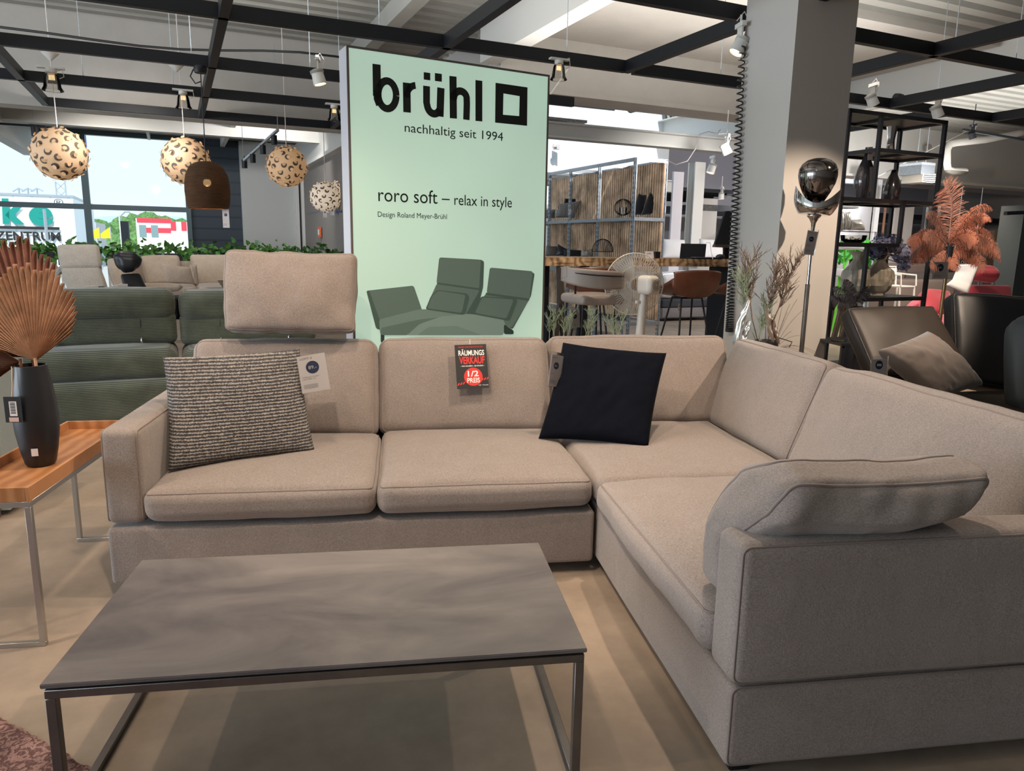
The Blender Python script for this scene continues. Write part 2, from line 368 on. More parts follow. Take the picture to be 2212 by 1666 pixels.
def pillow_mb(BL, BR, TR, TL, t=.12, pinch=.06, wr=.006, seed=1, n=34, ear=.0, fold=0):
    """throw pillow over four corner points, thickness both ways"""
    BL, BR, TR, TL = map(Vector, (BL, BR, TR, TL)); nn = (BR-BL).cross(TL-BL).normalized(); mb = MB()
    def P(a, b, sg):
        x, y = a*2-1, b*2-1
        xx = x*(1-pinch*(1-abs(x)*.2)*(1-y*y)); yy = y*(1-pinch*(1-x*x))
        A, B = (xx+1)/2, (yy+1)/2
        p = BL*(1-A)*(1-B)+BR*A*(1-B)+TR*A*B+TL*(1-A)*B
        th = (max(0, 1-x**2)**.5*max(0, 1-y**2)**.5)**.75*t/2
        e = noise.noise(Vector((x*2.0+seed, y*2.0, seed*1.3)))*wr + noise.noise(Vector((x*5+seed, y*3.3, seed)))*wr*.6
        edge = (1-x**4)*(1-y**4)
        # gathers running in from the seam
        g = noise.noise(Vector((x*9, y*9, seed*2.0)))*wr*.8*max(0, 1-edge)*min(1, 6*(1-max(abs(x), abs(y))))
        return p + nn*(sg*(th) + (e*edge + g)*sg)
    mb.grid(lambda a, b: P(a, b, 1), n, n, None); mb.grid(lambda a, b: P(a, b, -1), n, n, None, True)
    return mb, (lambda x, y, s: P((x+1)/2, (y+1)/2, s))
def UB(o): o.rotation_euler = (0, 0, TH); return o
def hit(M, px, py):
    n = Vector((M[0][1], M[1][1], M[2][1])); o = M.translation; e = Vector((0, 0, EYE)); d = ray(px, py)
    p = e + d*((o-e).dot(n)/d.dot(n)); q = M.inverted() @ p; return (q.x, q.z)
def flat(name, mb, mat_, parent=None, **k): return obj(name, mb, mat_, parent, weld=0, **k)
def quadxz(mb, M, x0, x1, z0, z1, y=0, t=.0):
    if t: return mb.box(x0, x1, y-t, y, z0, z1, M)
    return mb.add([(x0, y, z0), (x1, y, z0), (x1, y, z1), (x0, y, z1)], [(0, 1, 2, 3)], M)
# ================================================================== SETTING
mb = MB().box(-16, 26, -6, 17.1, -.12, 0); UB(struct('floor', mb, M_['floor'], label='beige polished screed floor of the furniture showroom'))
def deck(name, u0, u1, v0, v1, z, pitch=.29, dep=.085, label=None):
    mb = MB(); v = v0; prof = []
    while v < v1:
        prof += [(v, z), (v+.15, z), (v+.185, z+dep), (v+pitch-.035, z+dep)]; v += pitch
    prof.append((v, z)); n = len(prof)
    vs = [(u0, p[0], p[1]) for p in prof]+[(u1, p[0], p[1]) for p in prof]
    fs = [(i, i+1, n+i+1, n+i) for i in range(n-1)]
    a = len(vs); vs += [(u0, v0, z+.3), (u1, v0, z+.3), (u1, v, z+.3), (u0, v, z+.3)]; fs.append((a, a+1, a+2, a+3))
    mb.add(vs, fs); return UB(struct(name, mb, M_['deck'], label=label, ang=20))
deck('ceiling', -12, 3.9, -5, 11.3, 4.2, label='ribbed steel roof deck over the left of the hall')
deck('ceiling', 3.9, 9.9, -5, 6.6, 4.2, label='ribbed steel roof deck in front of the plastered bay')
deck('ceiling', 9.9, 24, -5, 18, 4.2, label='ribbed steel roof deck over the right of the hall')
deck('ceiling', -12, 3.9, 11.5, 17.3, 3.52, pitch=.24, dep=.06, label='low ribbed roof deck beside the window front')
UB(struct('ceiling', MB().box(3.9, 9.9, 9.4, 12.0, 4.35, 4.5), M_['white'], label='unseen white ceiling panel in front of the rooflight'))  # added to keep the sun off the panels behind the desk
UB(struct('ceiling', MB().box(3.9, 9.9, 14.15, 18, 4.2, 4.6), M_['white'], label='unseen roof behind the rooflight wall'))  # added to shut out sky light behind that wall
UB(struct('ceiling', MB().box(3.9, 9.9, 6.6, 9.4, 4.1, 4.3), M_['concrete'], label='smooth plastered ceiling bay'))
mb = MB().box(-12, 3.9, 11.2, 11.55, 3.06, 4.5)
UB(struct('trim_1', mb, M_['concrete'], label='deep plastered girder across the left of the hall'))
mb = MB().box(3.9, 9.85, 9.0, 9.4, 3.46, 4.3).box(3.9, 9.85, 8.93, 9.47, 3.40, 3.46)
UB(struct('trim_2', mb, M_['concrete'], label='deep plastered girder with flange over the desk'))
# steel I-beams running away from the camera
def ibeam(mb, u, v0, v1, z0, z1, w=.2, along='v'):
    f = mb.box
    if along == 'v':
        f(u-w/2, u+w/2, v0, v1, z0, z0+.025); f(u-.012, u+.012, v0, v1, z0, z1); f(u-w/2, u+w/2, v0, v1, z1-.025, z1)
    else:
        f(v0, v1, u-w/2, u+w/2, z0, z0+.025); f(v0, v1, u-.012, u+.012, z0, z1); f(v0, v1, u-w/2, u+w/2, z1-.025, z1)
    return mb
UB(struct('trim_3', MB().box(3.62, 3.84, -4, 9.0, 3.68, 4.2), M_['white'], label='white beam running away above the sign'))
UB(struct('trim_4', ibeam(MB(), 10.0, -4, 14, 3.62, 4.2, .3), M_['white'], label='white steel beam on the right'))
UB(struct('trim_5', ibeam(MB(), 9.9, 3.9, 9.85, 3.0, 3.22, .22, 'u'), M_['white'], label='white steel beam under the rooflight'))
UB(struct('trim_6', ibeam(MB(), 13.2, 3.9, 9.85, 2.62, 2.86, .25, 'u').box(7.7, 7.85, 13.05, 13.2, 0, 2.7), M_['white'], label='white beam and column behind the shelf'))
UB(struct('trim_7', MB().box(2.45, 2.62, -4, 11.2, 3.98, 4.2), M_['deck'], label='grey roof purlin left of the white beam'))
UB(struct('trim_8', ibeam(MB(), 14.0, -12, 3.9, 3.2, 3.5, .2, 'u'), M_['white'], label='white purlin under the low deck'))
# conduit posts on the deck
UB(struct('trim_9', MB().box(-.35, -.30, 11.6, 16.9, 3.4, 3.52).box(1.0, 1.08, 11.6, 16.9, 3.36, 3.52), M_['white'], label='white braces under the low deck'))
# ------------------------------------------------------------------ window front
zT, zM = 3.46, 2.06; UR = .27; UM = -1.52
fm = mat('window_frame_grey', (.09, .13, .15), .45, metal=.3)
w = struct('window_1', MB().box(UM-.06, UM+.06, 16.94, 17.06, 0, zT), fm, label='grey window front with one post and a cross bar')
UB(w)
for nm, a in (('transom', (-9, UR, 16.95, 17.05, zM-.05, zM+.05)), ('window_frame', (-9, UR+.08, 16.95, 17.08, zT-.03, zT+.05)), ('window_frame', (UR, UR+.09, 16.93, 17.07, 0, zT)), ('sill', (-9, UR, 16.9, 17.1, .0, .12)), ('post', (-4.6, -4.5, 16.94, 17.06, 0, zT))):
    obj(nm, MB().box(*a), fm, w)
flat('pane', MB().add([(-9, 17, .1), (UR, 17, .1), (UR, 17, zT), (-9, 17, zT)], [(0, 1, 2, 3)]), M_['pane'], w)
slate = wave('slate_cladding', (.028, .040, .055), (.045, .060, .078), 1.3, 'Z', rough=.5, bump=.2, pos=(.02, .1))
UB(struct('wall_back', MB().box(UR+.09, 1.36, 17.0, 17.2, 0, zT+.05), slate, label='dark slate panel wall beside the window'))
UB(struct('wall_rear', MB().box(1.36, 3.0, 16.85, 17.2, 0, 3.5), mat('pale_wall', (.48, .49, .48), .8), label='pale wall right of the slate panels'))
mb = MB().box(2.55, 3.0, 12.3, 16.85, 0, 2.95)
UB(struct('wall_middle', mb, mat('taupe_wall', (.20, .18, .165), .8), label='taupe side wall with blue lettering'))
UB(struct('trim_10', MB().box(2.5, 3.0, 11.6, 16.9, 2.95, 3.5).box(2.42, 3.0, 11.6, 16.9, 2.90, 2.96), M_['white'], label='white sloping-looking beam over the taupe wall'))
UB(struct('trim_11', MB().box(2.44, 2.52, 16.7, 16.85, 0, 2.9).box(2.50, 2.555, 16.2, 16.28, 0, 2.9), M_['white'], label='white corner strips of the taupe wall'))
UB(struct('trim_12', MB().box(-2.5, -2.3, 11.5, 17, 2.98, 3.5), M_['white'], label='white beam at the left of the window front'))
# right hall
UB(struct('wall_right', MB().box(3.9, 10.2, 14.0, 14.2, 2.2, 4.5).box(3.9, 7.6, 14.0, 14.2, 0, 2.3), mat('rooflight_wall', (.80, .84, .88), .8), label='white wall under the rooflight'))
UB(struct('wall_front', MB().box(9.9, 26, 17.8, 18, 0, 4.3), mat('lilac_wall', (.42, .41, .44), .8), label='pale lilac rear wall of the right hall'))
UB(struct('wall_left', MB().box(8.0, 10.0, 16.5, 16.7, 0, 2.6), mat('beige_wall', (.46, .44, .42), .8), label='beige partition behind the desk'))
UB(struct('trim_13', MB().box(11, 24, 11.9, 12.2, 3.1, 4.3).box(11, 24, 11.8, 12.3, 3.05, 3.1), M_['white'], label='white girder on the right'))
mb = MB()
for k in range(7): mb.box(7.9, 12.5, 15.0+k*.28-.9, 15.07+k*.28-.9, 2.75-.02*k, 2.83-.02*k)
UB(struct('trim_14', mb, M_['blacksteel'], label='black ceiling slats behind the desk'))
UB(struct('trim_15', MB().box(11.5, 24, 14.5, 16.5, 2.35, 2.5), M_['blacksteel'], label='black canopy over the rear right'))
# glazed rooflight over the desk bay
rl = struct('window_2', MB().box(3.9, 9.9, 12.0, 12.1, 4.5, 4.6).box(3.9, 9.9, 14.0, 14.1, 4.5, 4.6), M_['white'], label='rooflight over the desk bay'); UB(rl)
flat('pane', MB().add([(3.9, 12.0, 4.55), (9.9, 12.0, 4.55), (9.9, 14.1, 4.6), (3.9, 14.1, 4.6)], [(0, 1, 2, 3)]), M_['pane'], rl)
# ------------------------------------------------------------------ outside
asph = mat('outdoor_ground', (.42, .42, .40), .9)
UB(struct('ground', MB().box(-400, 500, 17.2, 900, -.5, -.3), asph, label='pale ground outside the window'))
wb = UB(tag(flat('building', MB().box(0, .01, 0, .01, 0, .01), M_['white']), 'white flat-roofed building with large green letters seen through the window', 'building'))
bpy.data.objects.remove(wb)
def ubuild(name, label, cat): return thing(name, label, cat, (0, 0, 0), TH)
VB = 50.0
M = sheetM(at(0, 520, v=VB), E1, (0, 0, 1)); bl = ubuild('building', 'white building with large green letters outside the window', 'building')
r0 = hit(M, 157, 427); tl = hit(M, 0, 424)
cl = wave('white_cladding', (.62, .72, .78), (.80, .86, .9), .35, 'X', rough=.6, bump=.1, pos=(.02, .08))
mb = MB().box(-14, r0[0], 0, 12, -5, r0[1], M); obj('facade', mb, cl, bl, world=True)
mb = MB().box(-14, r0[0]+.05, -.06, 12, r0[1], r0[1]+.12, M); obj('parapet', mb, M_['galv'], bl, world=True)
teal = mat('teal_letters', (.0, .26, .22), .5)
def ptext(s, par, m_, M, x0, y0, x1, y1, **k):     # pixel rectangle -> sheet rectangle (bottom-left, top-right)
    a = hit(M, x0, y0); b = hit(M, x1, y1); return text(s, par, m_, M, a[0], b[0], a[1], b[1], **k)
M2 = M @ Matrix.Translation((0, -.12, 0))
ptext('k', bl, teal, M2, 6, 484, 48, 430, bold=.05, shear=.1); ptext('e', bl, teal, M2, 63, 487, 111, 447, bold=.06, shear=.1)
ptext('ZENTRUM', bl, M_['blackprint'], M2, -9, 519, 130, 502, bold=.03); ptext('®', bl, M_['blackprint'], M2, 117, 444, 136, 430)
a = hit(M, -10, 494); b = hit(M, 129, 491); obj('stripe', quadxz(MB(), M2, a[0], b[0], a[1], b[1], 0, .02), M_['blackprint'], bl, world=True)
mb = MB(); a = hit(M, 107, 424); b = hit(M, 129, 424); hh = hit(M, 107, 384)[1]
zz = a[1]; k = 0
for x in (a[0], b[0]): mb.bar((x, 3, zz), (x, 3, hh), .07)
while zz < hh-.3:
    mb.bar((a[0], 3, zz), (b[0], 3, zz+.5), .04); mb.bar((b[0], 3, zz), (a[0], 3, zz+.5), .04); zz += .5
mb.v = [M @ q for q in mb.v]; tw = obj('lattice_mast', mb, M_['galv']); tag(tw, 'pale lattice mast above the lettered white building', 'mast')
mb = MB()
for x in (35, 55, 75):
    q = hit(M, x, 424); mb.tube([(q[0], 1, q[1]), (q[0], 1, q[1]+.5)], .05, 6); mb.tube([(q[0]-.3, 1, q[1]+.3), (q[0], 1, q[1]+.5), (q[0]+.3, 1, q[1]+.35)], .04, 6)
mb.v = [M @ q for q in mb.v]; obj('roof_lamp', mb, M_['galv'], bl, world=True)
# grey building, striped building
M = sheetM(at(175, 520, v=70), E1, (0, 0, 1)); g = ubuild('building', 'plain grey box building right of the lettered white one', 'building')
a = hit(M, 156, 520); b = hit(M, 205, 481); c = hit(M, 178, 480); cgr = mat('grey_render', (.34, .38, .43), .8)
obj('facade', MB().box(a[0]-2, c[0], 0, 10, -6, b[1], M), cgr, g, world=True); obj('wing', MB().box(c[0], b[0], .6, 10, -6, b[1]+.05, M), mat('pale_render', (.50, .53, .55), .8), g, world=True)
d = hit(M, 157, 480); e = hit(M, 170, 471); obj('roof_box', MB().box(d[0], e[0], 2, 4, d[1], e[1], M), M_['white'], g, world=True)
M = sheetM(at(295, 520, v=85), E1, (0, 0, 1)); g = ubuild('building', 'white building with red and white striped roof edge', 'building')
a = hit(M, 295, 500); b = hit(M, 369, 492); c = hit(M, 369, 479); d = hit(M, 420, 479)
wm = mat('white_render', (.85, .86, .85), .8); obj('facade', MB().box(a[0], b[0], 0, 20, -6, b[1]+.9, M).box(b[0], d[0], -.5, 20, -6, c[1], M), wm, g, world=True)
mb = MB(); red = mat('red_stripe', (.70, .05, .08), .6)
for i in range(13):
    x = a[0]+.1+i*(b[0]-a[0])/13; mb.box(x, x+.26, -.05, 0, b[1]+.45, b[1]+.9, M); mb.box(x+.05, x+.30, -.05, 0, b[1]-.55, b[1]-.05, M) if i > 2 else None
for i in range(6): x = b[0]+i*1.0; mb.box(x, x+.5, -.56, -.5, c[1]-.9, c[1], M)
obj('red_stripes', mb, red, g, world=True)
mb = MB(); q = hit(M, 298, 516); 
for i in range(2): mb.box(a[0]+.25+i*1.1, a[0]+.9+i*1.1, -.06, 0, q[1]+.2, q[1]+1.4, M)
obj('window', mb, mat('far_glass', (.2, .3, .32), .2), g, world=True)
# trees and hills
leafm = mat('tree_leaves', (.10, .22, .06), .8, var=.6, vscale=3); bark = mat('bark', (.12, .09, .06), .9)
random.seed(3)
for i, (x, yt, vv, rr) in enumerate([(212, 474, 120, 5), (240, 480, 118, 5), (268, 478, 125, 5.5), (292, 472, 122, 5.5), (318, 468, 126, 6), (346, 471, 124, 5.5), (372, 470, 123, 5.5), (398, 467, 125, 6), (228, 500, 105, 4), (255, 505, 100, 3.6), (283, 500, 104, 4.2), (180, 476, 130, 5)]):
    p = at(x, yt, v=vv); tr = thing('tree', ['green round-crowned tree beyond the outdoor buildings'][0], 'tree', (p.x, p.y, -.3), 0, 'trees beyond the car park')
    mb = MB(); H_ = p.z+.3
    for k in range(9):
        c = (random.uniform(-.6, .6)*rr, random.uniform(-.5, .5)*rr, H_-rr*random.uniform(.45, 1.2)); s_ = rr*random.uniform(.38, .6); sd = random.random()*9
        mb.grid(lambda a, b: Vector(c)+Vector((sin(pi*b)*cos(2*pi*a), sin(pi*b)*sin(2*pi*a), cos(pi*b)))*s_*(1+.35*noise.noise(Vector((sin(pi*b)*cos(2*pi*a)*2.2+sd, sin(pi*b)*sin(2*pi*a)*2.2, cos(pi*b)*2.2)))), 16, 10, None, True)
    obj('crown', mb, leafm, tr); obj('trunk', MB().tube([(0, 0, 0), (0, 0, H_-rr)], .3, 6), bark, tr)
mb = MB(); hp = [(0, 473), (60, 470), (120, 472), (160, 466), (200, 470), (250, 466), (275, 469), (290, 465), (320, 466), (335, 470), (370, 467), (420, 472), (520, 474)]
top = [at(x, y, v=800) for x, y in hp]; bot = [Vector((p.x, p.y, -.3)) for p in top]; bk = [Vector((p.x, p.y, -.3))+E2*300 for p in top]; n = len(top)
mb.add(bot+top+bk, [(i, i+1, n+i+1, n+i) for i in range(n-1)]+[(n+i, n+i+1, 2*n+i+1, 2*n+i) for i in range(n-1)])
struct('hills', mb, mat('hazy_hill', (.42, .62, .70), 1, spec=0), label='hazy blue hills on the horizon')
# poles, flags
def pole(label, x, y0, y1, v, r, mt, name='lamp_post', cat='pole'):
    p = at(x, y1, v=v); o = obj(name, MB().tube([(p.x, p.y, -.3), (p.x, p.y, p.z)], r, 8), mt); tag(o, label, cat); return p
pole('thin white pole in front of the far trees', 257, 520, 462, 60, .05, M_['white'])
p = at(268, 478, v=60); t_ = thing('banner_post', 'dark advertising column with a small curved lamp on top', 'post', (p.x, p.y, -.3))
obj('column', MB().box(-.28, .28, -.1, .1, 0, p.z+.3), M_['blacksteel'], t_); obj('lamp_arm', MB().tube([(-.2, 0, p.z+.3), (-.15, 0, p.z+.7), (.1, 0, p.z+.95), (.45, 0, p.z+.95)], .05, 6), M_['galv'], t_)
fl = mat('yellow_flag', (.85, .62, .02), .7)
for x, y, lb in ((188, 503, 'yellow flag left of the window post'), (212, 503, 'yellow flag right of the window post')):
    p = at(x, y, v=48); f_ = thing('flag', lb, 'flag', (p.x, p.y, -.3), TH)
    h = p.z+.3; obj('pole', MB().tube([(.62, 0, 0), (.62, 0, h+.35)], .03, 6), M_['galv'], f_)
    obj('cloth', MB().grid(lambda a, b: (.62-.55*(1-a), .03*sin(a*9), h-.30+(.22+.42*a)*1*b), 10, 5), fl, f_)
p = at(168, 300, v=30); o = obj('signboard', MB().box(-.35, .25, -.05, .05, -.25, .25), mat('blue_sign', (.02, .05, .45), .4)); o.location = p; o.rotation_euler = (0, 0, TH); tag(o, 'small blue sign high outside the window, behind the big pendant', 'sign')
p = at(97, 470, v=26); o = obj('lamp_post', MB().tube([(p.x, p.y, -.3), (p.x, p.y, at(97, 452, v=26).z)], .045, 8), M_['galv']); tag(o, 'slim grey lamp post in front of the lettered building', 'pole')
# ------------------------------------------------------------------ suspended black grid
def gridbeam(label, a, b, z=3.0):
    mb = MB()
    if a[0] == b[0]: mb.box(a[0]-.035, a[0]+.035, a[1], b[1], z, z+.10)
    else: mb.box(a[0], b[0], a[1]-.03, a[1]+.03, z, z+.10)
    return UB(tag(obj('ceiling_beam', mb, M_['blacksteel'], bevel=.002, seg=1), label, 'beam', 'suspended black grid beams'))
us = [-1.3, .42, 2.1, 3.82, 5.6, 7.3, 9.05, 10.8]; vs_ = [2.7, 4.3, 5.95, 7.62, 9.16, 10.72]
ord_ = ['nearest', 'second', 'third', 'fourth', 'fifth', 'farthest']
gridbeam('long black cross beam behind the top of the lightbox sign', (-6, 5.95), (3.8, 5.95))
gridbeam('black cross beam carrying the canopy of the dark pendant', (-6, 7.62), (4.2, 7.62))
gridbeam('black cross beam with three glass-domed spotlights on the left', (-6, 9.16), (3.6, 9.16), 3.0)
gridbeam('farthest black cross beam, just above the round pendants', (-1.3, 10.72), (3.2, 10.72), 3.0)
gridbeam('black cross beam running from the upper right into the pillar', (1.6, 4.3), (14, 4.3))
gridbeam('black cross beam above the shelf behind the pillar', (3.9, 5.97), (16, 5.97))
gridbeam('black lengthwise beam at the far left', (-1.3, 2.7), (-1.3, 10.72))
gridbeam('black lengthwise beam beside the cord of the dark pendant', (.42, 2.7), (.42, 10.72))
gridbeam('black lengthwise beam behind the sign', (2.1, 2.7), (2.1, 7.6))
gridbeam('short black lengthwise beam seen left of the sign edge', (2.1, 9.16), (2.1, 10.72))
gridbeam('black lengthwise beam left of the pillar', (3.82, 2.7), (3.82, 5.97))
gridbeam('black lengthwise beam right of the pillar', (5.66, 2.7), (5.66, 5.97))
gridbeam('black lengthwise beam ending beside the black plug', (7.25, 2.7), (7.25, 5.97))
gridbeam('black lengthwise beam at the right edge', (9.0, 2.7), (9.0, 5.97))
gridbeam('black lengthwise beam right of the pillar, farther piece', (8.2, 5.97), (8.2, 9.0))
for i, (u, v) in enumerate([(3.2, 5.95), (5.9, 4.3), (-.8, 5.95), (.25, 7.62), (8.0, 5.97), (1.3, 7.62), (4.9, 5.97), (1.55, 5.95), (6.7, 4.3), (-.75, 9.16), (.1, 9.16), (1.9, 9.16)]):
    UB(tag(obj('hanging_wire', MB().tube([(u, v, 3.1), (u, v, 4.2)], .004, 5), M_['galv']), 'thin steel wire holding up the black ceiling grid', 'wire', 'grid hanging wires'))
UB(tag(obj('ceiling_cable', MB().tube([(-3+.4*i, 8.9+.1*sin(i), 3.55-.10*sin(i*.35)-.01*i) for i in range(16)], .012, 6), M_['blacksteel']), 'black cable sagging under the roof deck at upper left', 'cable'))
# ================================================================== CORNER SOFA
SOFA = thing('corner_sofa', 'large taupe linen corner sofa with loose back cushions in the foreground', 'sofa', (.5, 3.0, 0))
def pad(name, size, M, r=.035, bulge=(0, 0, 0), wr=0, fr=3, n=16, seed=0, pipe=None, parent=None, mt='linen', pm='piping', label=None, prad=.0038):
    mb = MB(); fn = softbox(mb, *size, r=r, bulge=bulge, wr=wr, fr=fr, n=n, M=M, seed=seed)
    o = obj(name, mb, M_[mt], parent, world=True, ang=60, label=label, weld=2e-5)
    if pipe:
        for (ax, sg) in pipe:
            j, k = (ax+1) % 3, (ax+2) % 3; h = [s/2 for s in size]
            pts = rect_path(fn, ax, sg*h[ax], -h[j], h[j], -h[k], h[k], rc=min(.03, h[j]*.5, h[k]*.5))
            obj('piping', MB().tube([M @ p for p in pts], prad, 6, True), M_[pm], o, world=True, ang=180, weld=0)
    return o
def Tr(x, y, z, rz=0, rx=0, ry=0): return Matrix.Translation((x, y, z)) @ Matrix.Rotation(rz, 4, 'Z') @ Matrix.Rotation(ry, 4, 'Y') @ Matrix.Rotation(rx, 4, 'X')
pad('base', (2.03, 1.29, .244), Tr(-.175, 3.625, .176), r=.02, n=10, parent=SOFA, wr=.002)
pad('base', (1.39, 2.63, .245), Tr(1.55, 2.955, .182), r=.02, n=12, parent=SOFA, wr=.003, pipe=[(1, -1)])
pad('armrest', (.15, 1.15, .395), Tr(-1.115, 3.555, .512), r=.032, bulge=(.006, .0, .004), parent=SOFA, wr=.002, pipe=[(0, -1), (0, 1)])
pad('armrest', (1.39, .15, .40), Tr(1.54, 1.700, .512), r=.032, bulge=(.0, .006, .004), parent=SOFA, wr=.003, pipe=[(1, -1)])
pad('back_panel', (3.43, .14, .42), Tr(.525, 4.20, .51), r=.025, n=10, parent=SOFA)
pad('back_panel', (.14, 2.49, .42), Tr(2.17, 2.88, .51), r=.025, n=10, parent=SOFA)
for i, (x0, x1, y0, y1) in enumerate([(-1.04, -.118, 2.955, 3.86), (-.112, .822, 2.955, 3.90), (.832, 1.80, 2.945, 3.98), (.825, 1.80, 1.775, 2.955)]):
    rt = i > 1
    pad('seat_cushion', (x1-x0, y1-y0, .13 if not rt else .135), Tr((x0+x1)/2, (y0+y1)/2, .388), r=.045, bulge=(.005 if i != 3 else .02, .012, .035 if i < 2 else .028), wr=.006 if not rt else .009, fr=3 if i < 3 else 4, seed=i+1, n=22, parent=SOFA, pipe=[(2, 1)] if i != 2 else None)
LEAN = radians(20)
def backpad(a, b, along, p0, L=.54, t=.20, seed=0, lean=LEAN, z0=.44, wr=.008, taper=0):
    w = abs(b-a); c = (a+b)/2; up = L/2*cos(lean)-t/2*sin(lean); bk = L/2*sin(lean)+t/2*cos(lean)
    M = Tr(c, p0+bk, z0+up, 0, -lean) if along == 'x' else Tr(p0+bk, c, z0+up, -pi/2, -lean)
    return pad('back_cushion', (w, t, L), M, r=.06, bulge=(.01, .035, .012), wr=wr, fr=3.2, n=26, seed=seed, parent=SOFA, pipe=[(1, -1)])
backpad(-1.085, -.137, 'x', 3.80, seed=3)
backpad(-.127, .815, 'x', 3.84, seed=4)
backpad(.835, 1.93, 'x', 3.93, seed=5)
backpad(4.08, 3.10, 'y', 1.775, seed=6)
backpad(3.09, 1.80, 'y', 1.765, seed=7, wr=.012)
for x, y in ((-1.13, 3.05), (-1.13, 4.18), (.75, 4.1), (.93, 1.73), (2.15, 1.73), (2.15, 4.18)):
    obj('foot', MB().box(x-.03, x+.03, y-.03, y+.03, 0, .058), M_['brushed'] if x < 0 else M_['blacksteel'], SOFA, world=True, bevel=.003)
def quadpad(name, BL, BR, TR, TL, t, mt, parent, r=.04, bulge=(.01, .03, .01), wr=.006, fr=3, n=14, seed=0, label=None, pipe=False, pm=None):
    BL, BR, TR, TL = map(Vector, (BL, BR, TR, TL)); w = ((BR-BL).length+(TR-TL).length)/2; h = ((TL-BL).length+(TR-BR).length)/2
    nn = (TL-BL).cross(BR-BL).normalized()                 # away from the viewer
    tmp = MB(); fn = softbox(tmp, w, t, h, r=r, bulge=bulge, wr=wr, fr=fr, n=n, seed=seed)
    def mp(p):
        a = p[0]/w+.5; b = p[2]/h+.5
        return BL*(1-a)*(1-b)+BR*a*(1-b)+TR*a*b+TL*(1-a)*b + nn*(p[1]+t/2)
    mb = MB(); mb.add([mp(p) for p in tmp.v], tmp.f)
    o = obj(name, mb, M_[mt] if isinstance(mt, str) else mt, parent, world=True, ang=60, label=label, weld=2e-5)
    for sg_ in ((-1, 1)[:int(pipe)] if pipe else ()):
        pts = rect_path(fn, 1, sg_*t/2, -h/2, h/2, -w/2, w/2, n=22)
        obj('piping', MB().tube([mp(p) for p in pts], .005, 5, True), M_[pm or mt], o, world=True, ang=180, weld=0)
    return o
# loose headrest cushion standing on the back
def slab(BL, BR, TL, t):
    BL, BR, TL = Vector(BL), Vector(BR), Vector(TL); x = (BR-BL); w = x.length; x.normalize(); z = TL-BL; z = z-x*z.dot(x); h = z.length; z.normalize(); y = z.cross(x)
    c = BL+x*w/2+z*h/2+y*t/2
    return (w, t, h), Matrix(((x.x, y.x, z.x, c.x), (x.y, y.y, z.y, c.y), (x.z, y.z, z.z, c.z), (0, 0, 0, 1)))
p1, p2, p3_ = at(482, 714, Y=3.86), at(768, 718, Y=3.88), at(505, 540, Y=3.95)
size, M = slab(p1, p2, p3_, .15); size = (size[0]*1.0, size[1], size[2])
hr = thing('headrest_cushion', 'boxy taupe linen cushion standing on top of the sofa back, left', 'cushion', (p1+p2)/2)
pad('cushion_body', size, M, r=.03, bulge=(.004, .045, .004), wr=.014, fr=5, n=30, seed=11, pipe=[(1, -1), (1, 1)], parent=hr)
# side cushion lying over the right arm
bo = thing('bolster_cushion', 'plump taupe linen side cushion leaning over the right armrest', 'cushion', (1.2, 1.8, .47))
tmp = MB(); bw_, bt_, bh_ = .66, .16, .46; bfn = softbox(tmp, bw_, bt_, bh_, r=.05, bulge=(.012, .03, .006), wr=.016, fr=5.5, n=30, seed=13)
OUTC = [(0, 1.80, .475), (.42, 1.79, .66), (.56, 1.70, .722), (.74, 1.640, .775), (1.0, 1.645, .868)]; INC = [(0, 1.95, .48), (.5, 1.93, .70), (.8, 1.88, .84), (1.0, 1.785, .893)]
XL = [(0, .88), (.42, .875), (.7, .905), (1.0, .985)]; XR = [(0, 1.44), (.5, 1.46), (.8, 1.53), (1.0, 1.575)]
def pw(T, b):
    b = max(0, min(1, b))
    for q0, q1 in zip(T, T[1:]):
        if b <= q1[0]:
            f = (b-q0[0])/(q1[0]-q0[0]); return [q0[k]+(q1[k]-q0[k])*f for k in range(1, len(q0))]
def bmap(q):
    a, b, c = q[0]/bw_+.5, q[2]/bh_+.5, q[1]/bt_+.5; o_ = pw(OUTC, b); i_ = pw(INC, b); x0_, x1_ = pw(XL, b)[0], pw(XR, b)[0]
    return Vector((x0_+(x1_-x0_)*a, o_[0]+(i_[0]-o_[0])*c, o_[1]+(i_[1]-o_[1])*c-.012*sin(pi*max(0, min(1, a)))*b))
mb = MB(); mb.add([bmap(q) for q in tmp.v], tmp.f); ob = obj('cushion_body', mb, M_['linen'], bo, world=True, ang=60, weld=2e-5)
for sg_ in (-1, 1): obj('piping', MB().tube([bmap(q) for q in rect_path(bfn, 1, sg_*bt_/2, -bh_/2, bh_/2, -bw_/2, bw_/2, n=30)], .005, 6, True), M_['piping'], ob, world=True, ang=180, weld=0)
# throw pillows
m = bpy.data.materials.new('tweed_boucle'); m.use_nodes = True; t = m.node_tree; b = t.nodes['Principled BSDF']; b.inputs['Roughness'].default_value = .95; b.inputs['Sheen Weight'].default_value = .2
co = t.nodes.new('ShaderNodeTexCoord'); w1 = t.nodes.new('ShaderNodeTexWave'); w1.bands_direction = 'Z'; w1.inputs['Scale'].default_value = 23; w1.inputs['Distortion'].default_value = 2.5; w1.inputs['Detail'].default_value = 3; w1.inputs['Detail Scale'].default_value = 6; t.links.new(co.outputs['Object'], w1.inputs['Vector'])
w2 = t.nodes.new('ShaderNodeTexWave'); w2.bands_direction = 'X'; w2.inputs['Scale'].default_value = 26; w2.inputs['Distortion'].default_value = 9; w2.inputs['Detail'].default_value = 3; w2.inputs['Detail Scale'].default_value = 9; t.links.new(co.outputs['Object'], w2.inputs['Vector'])
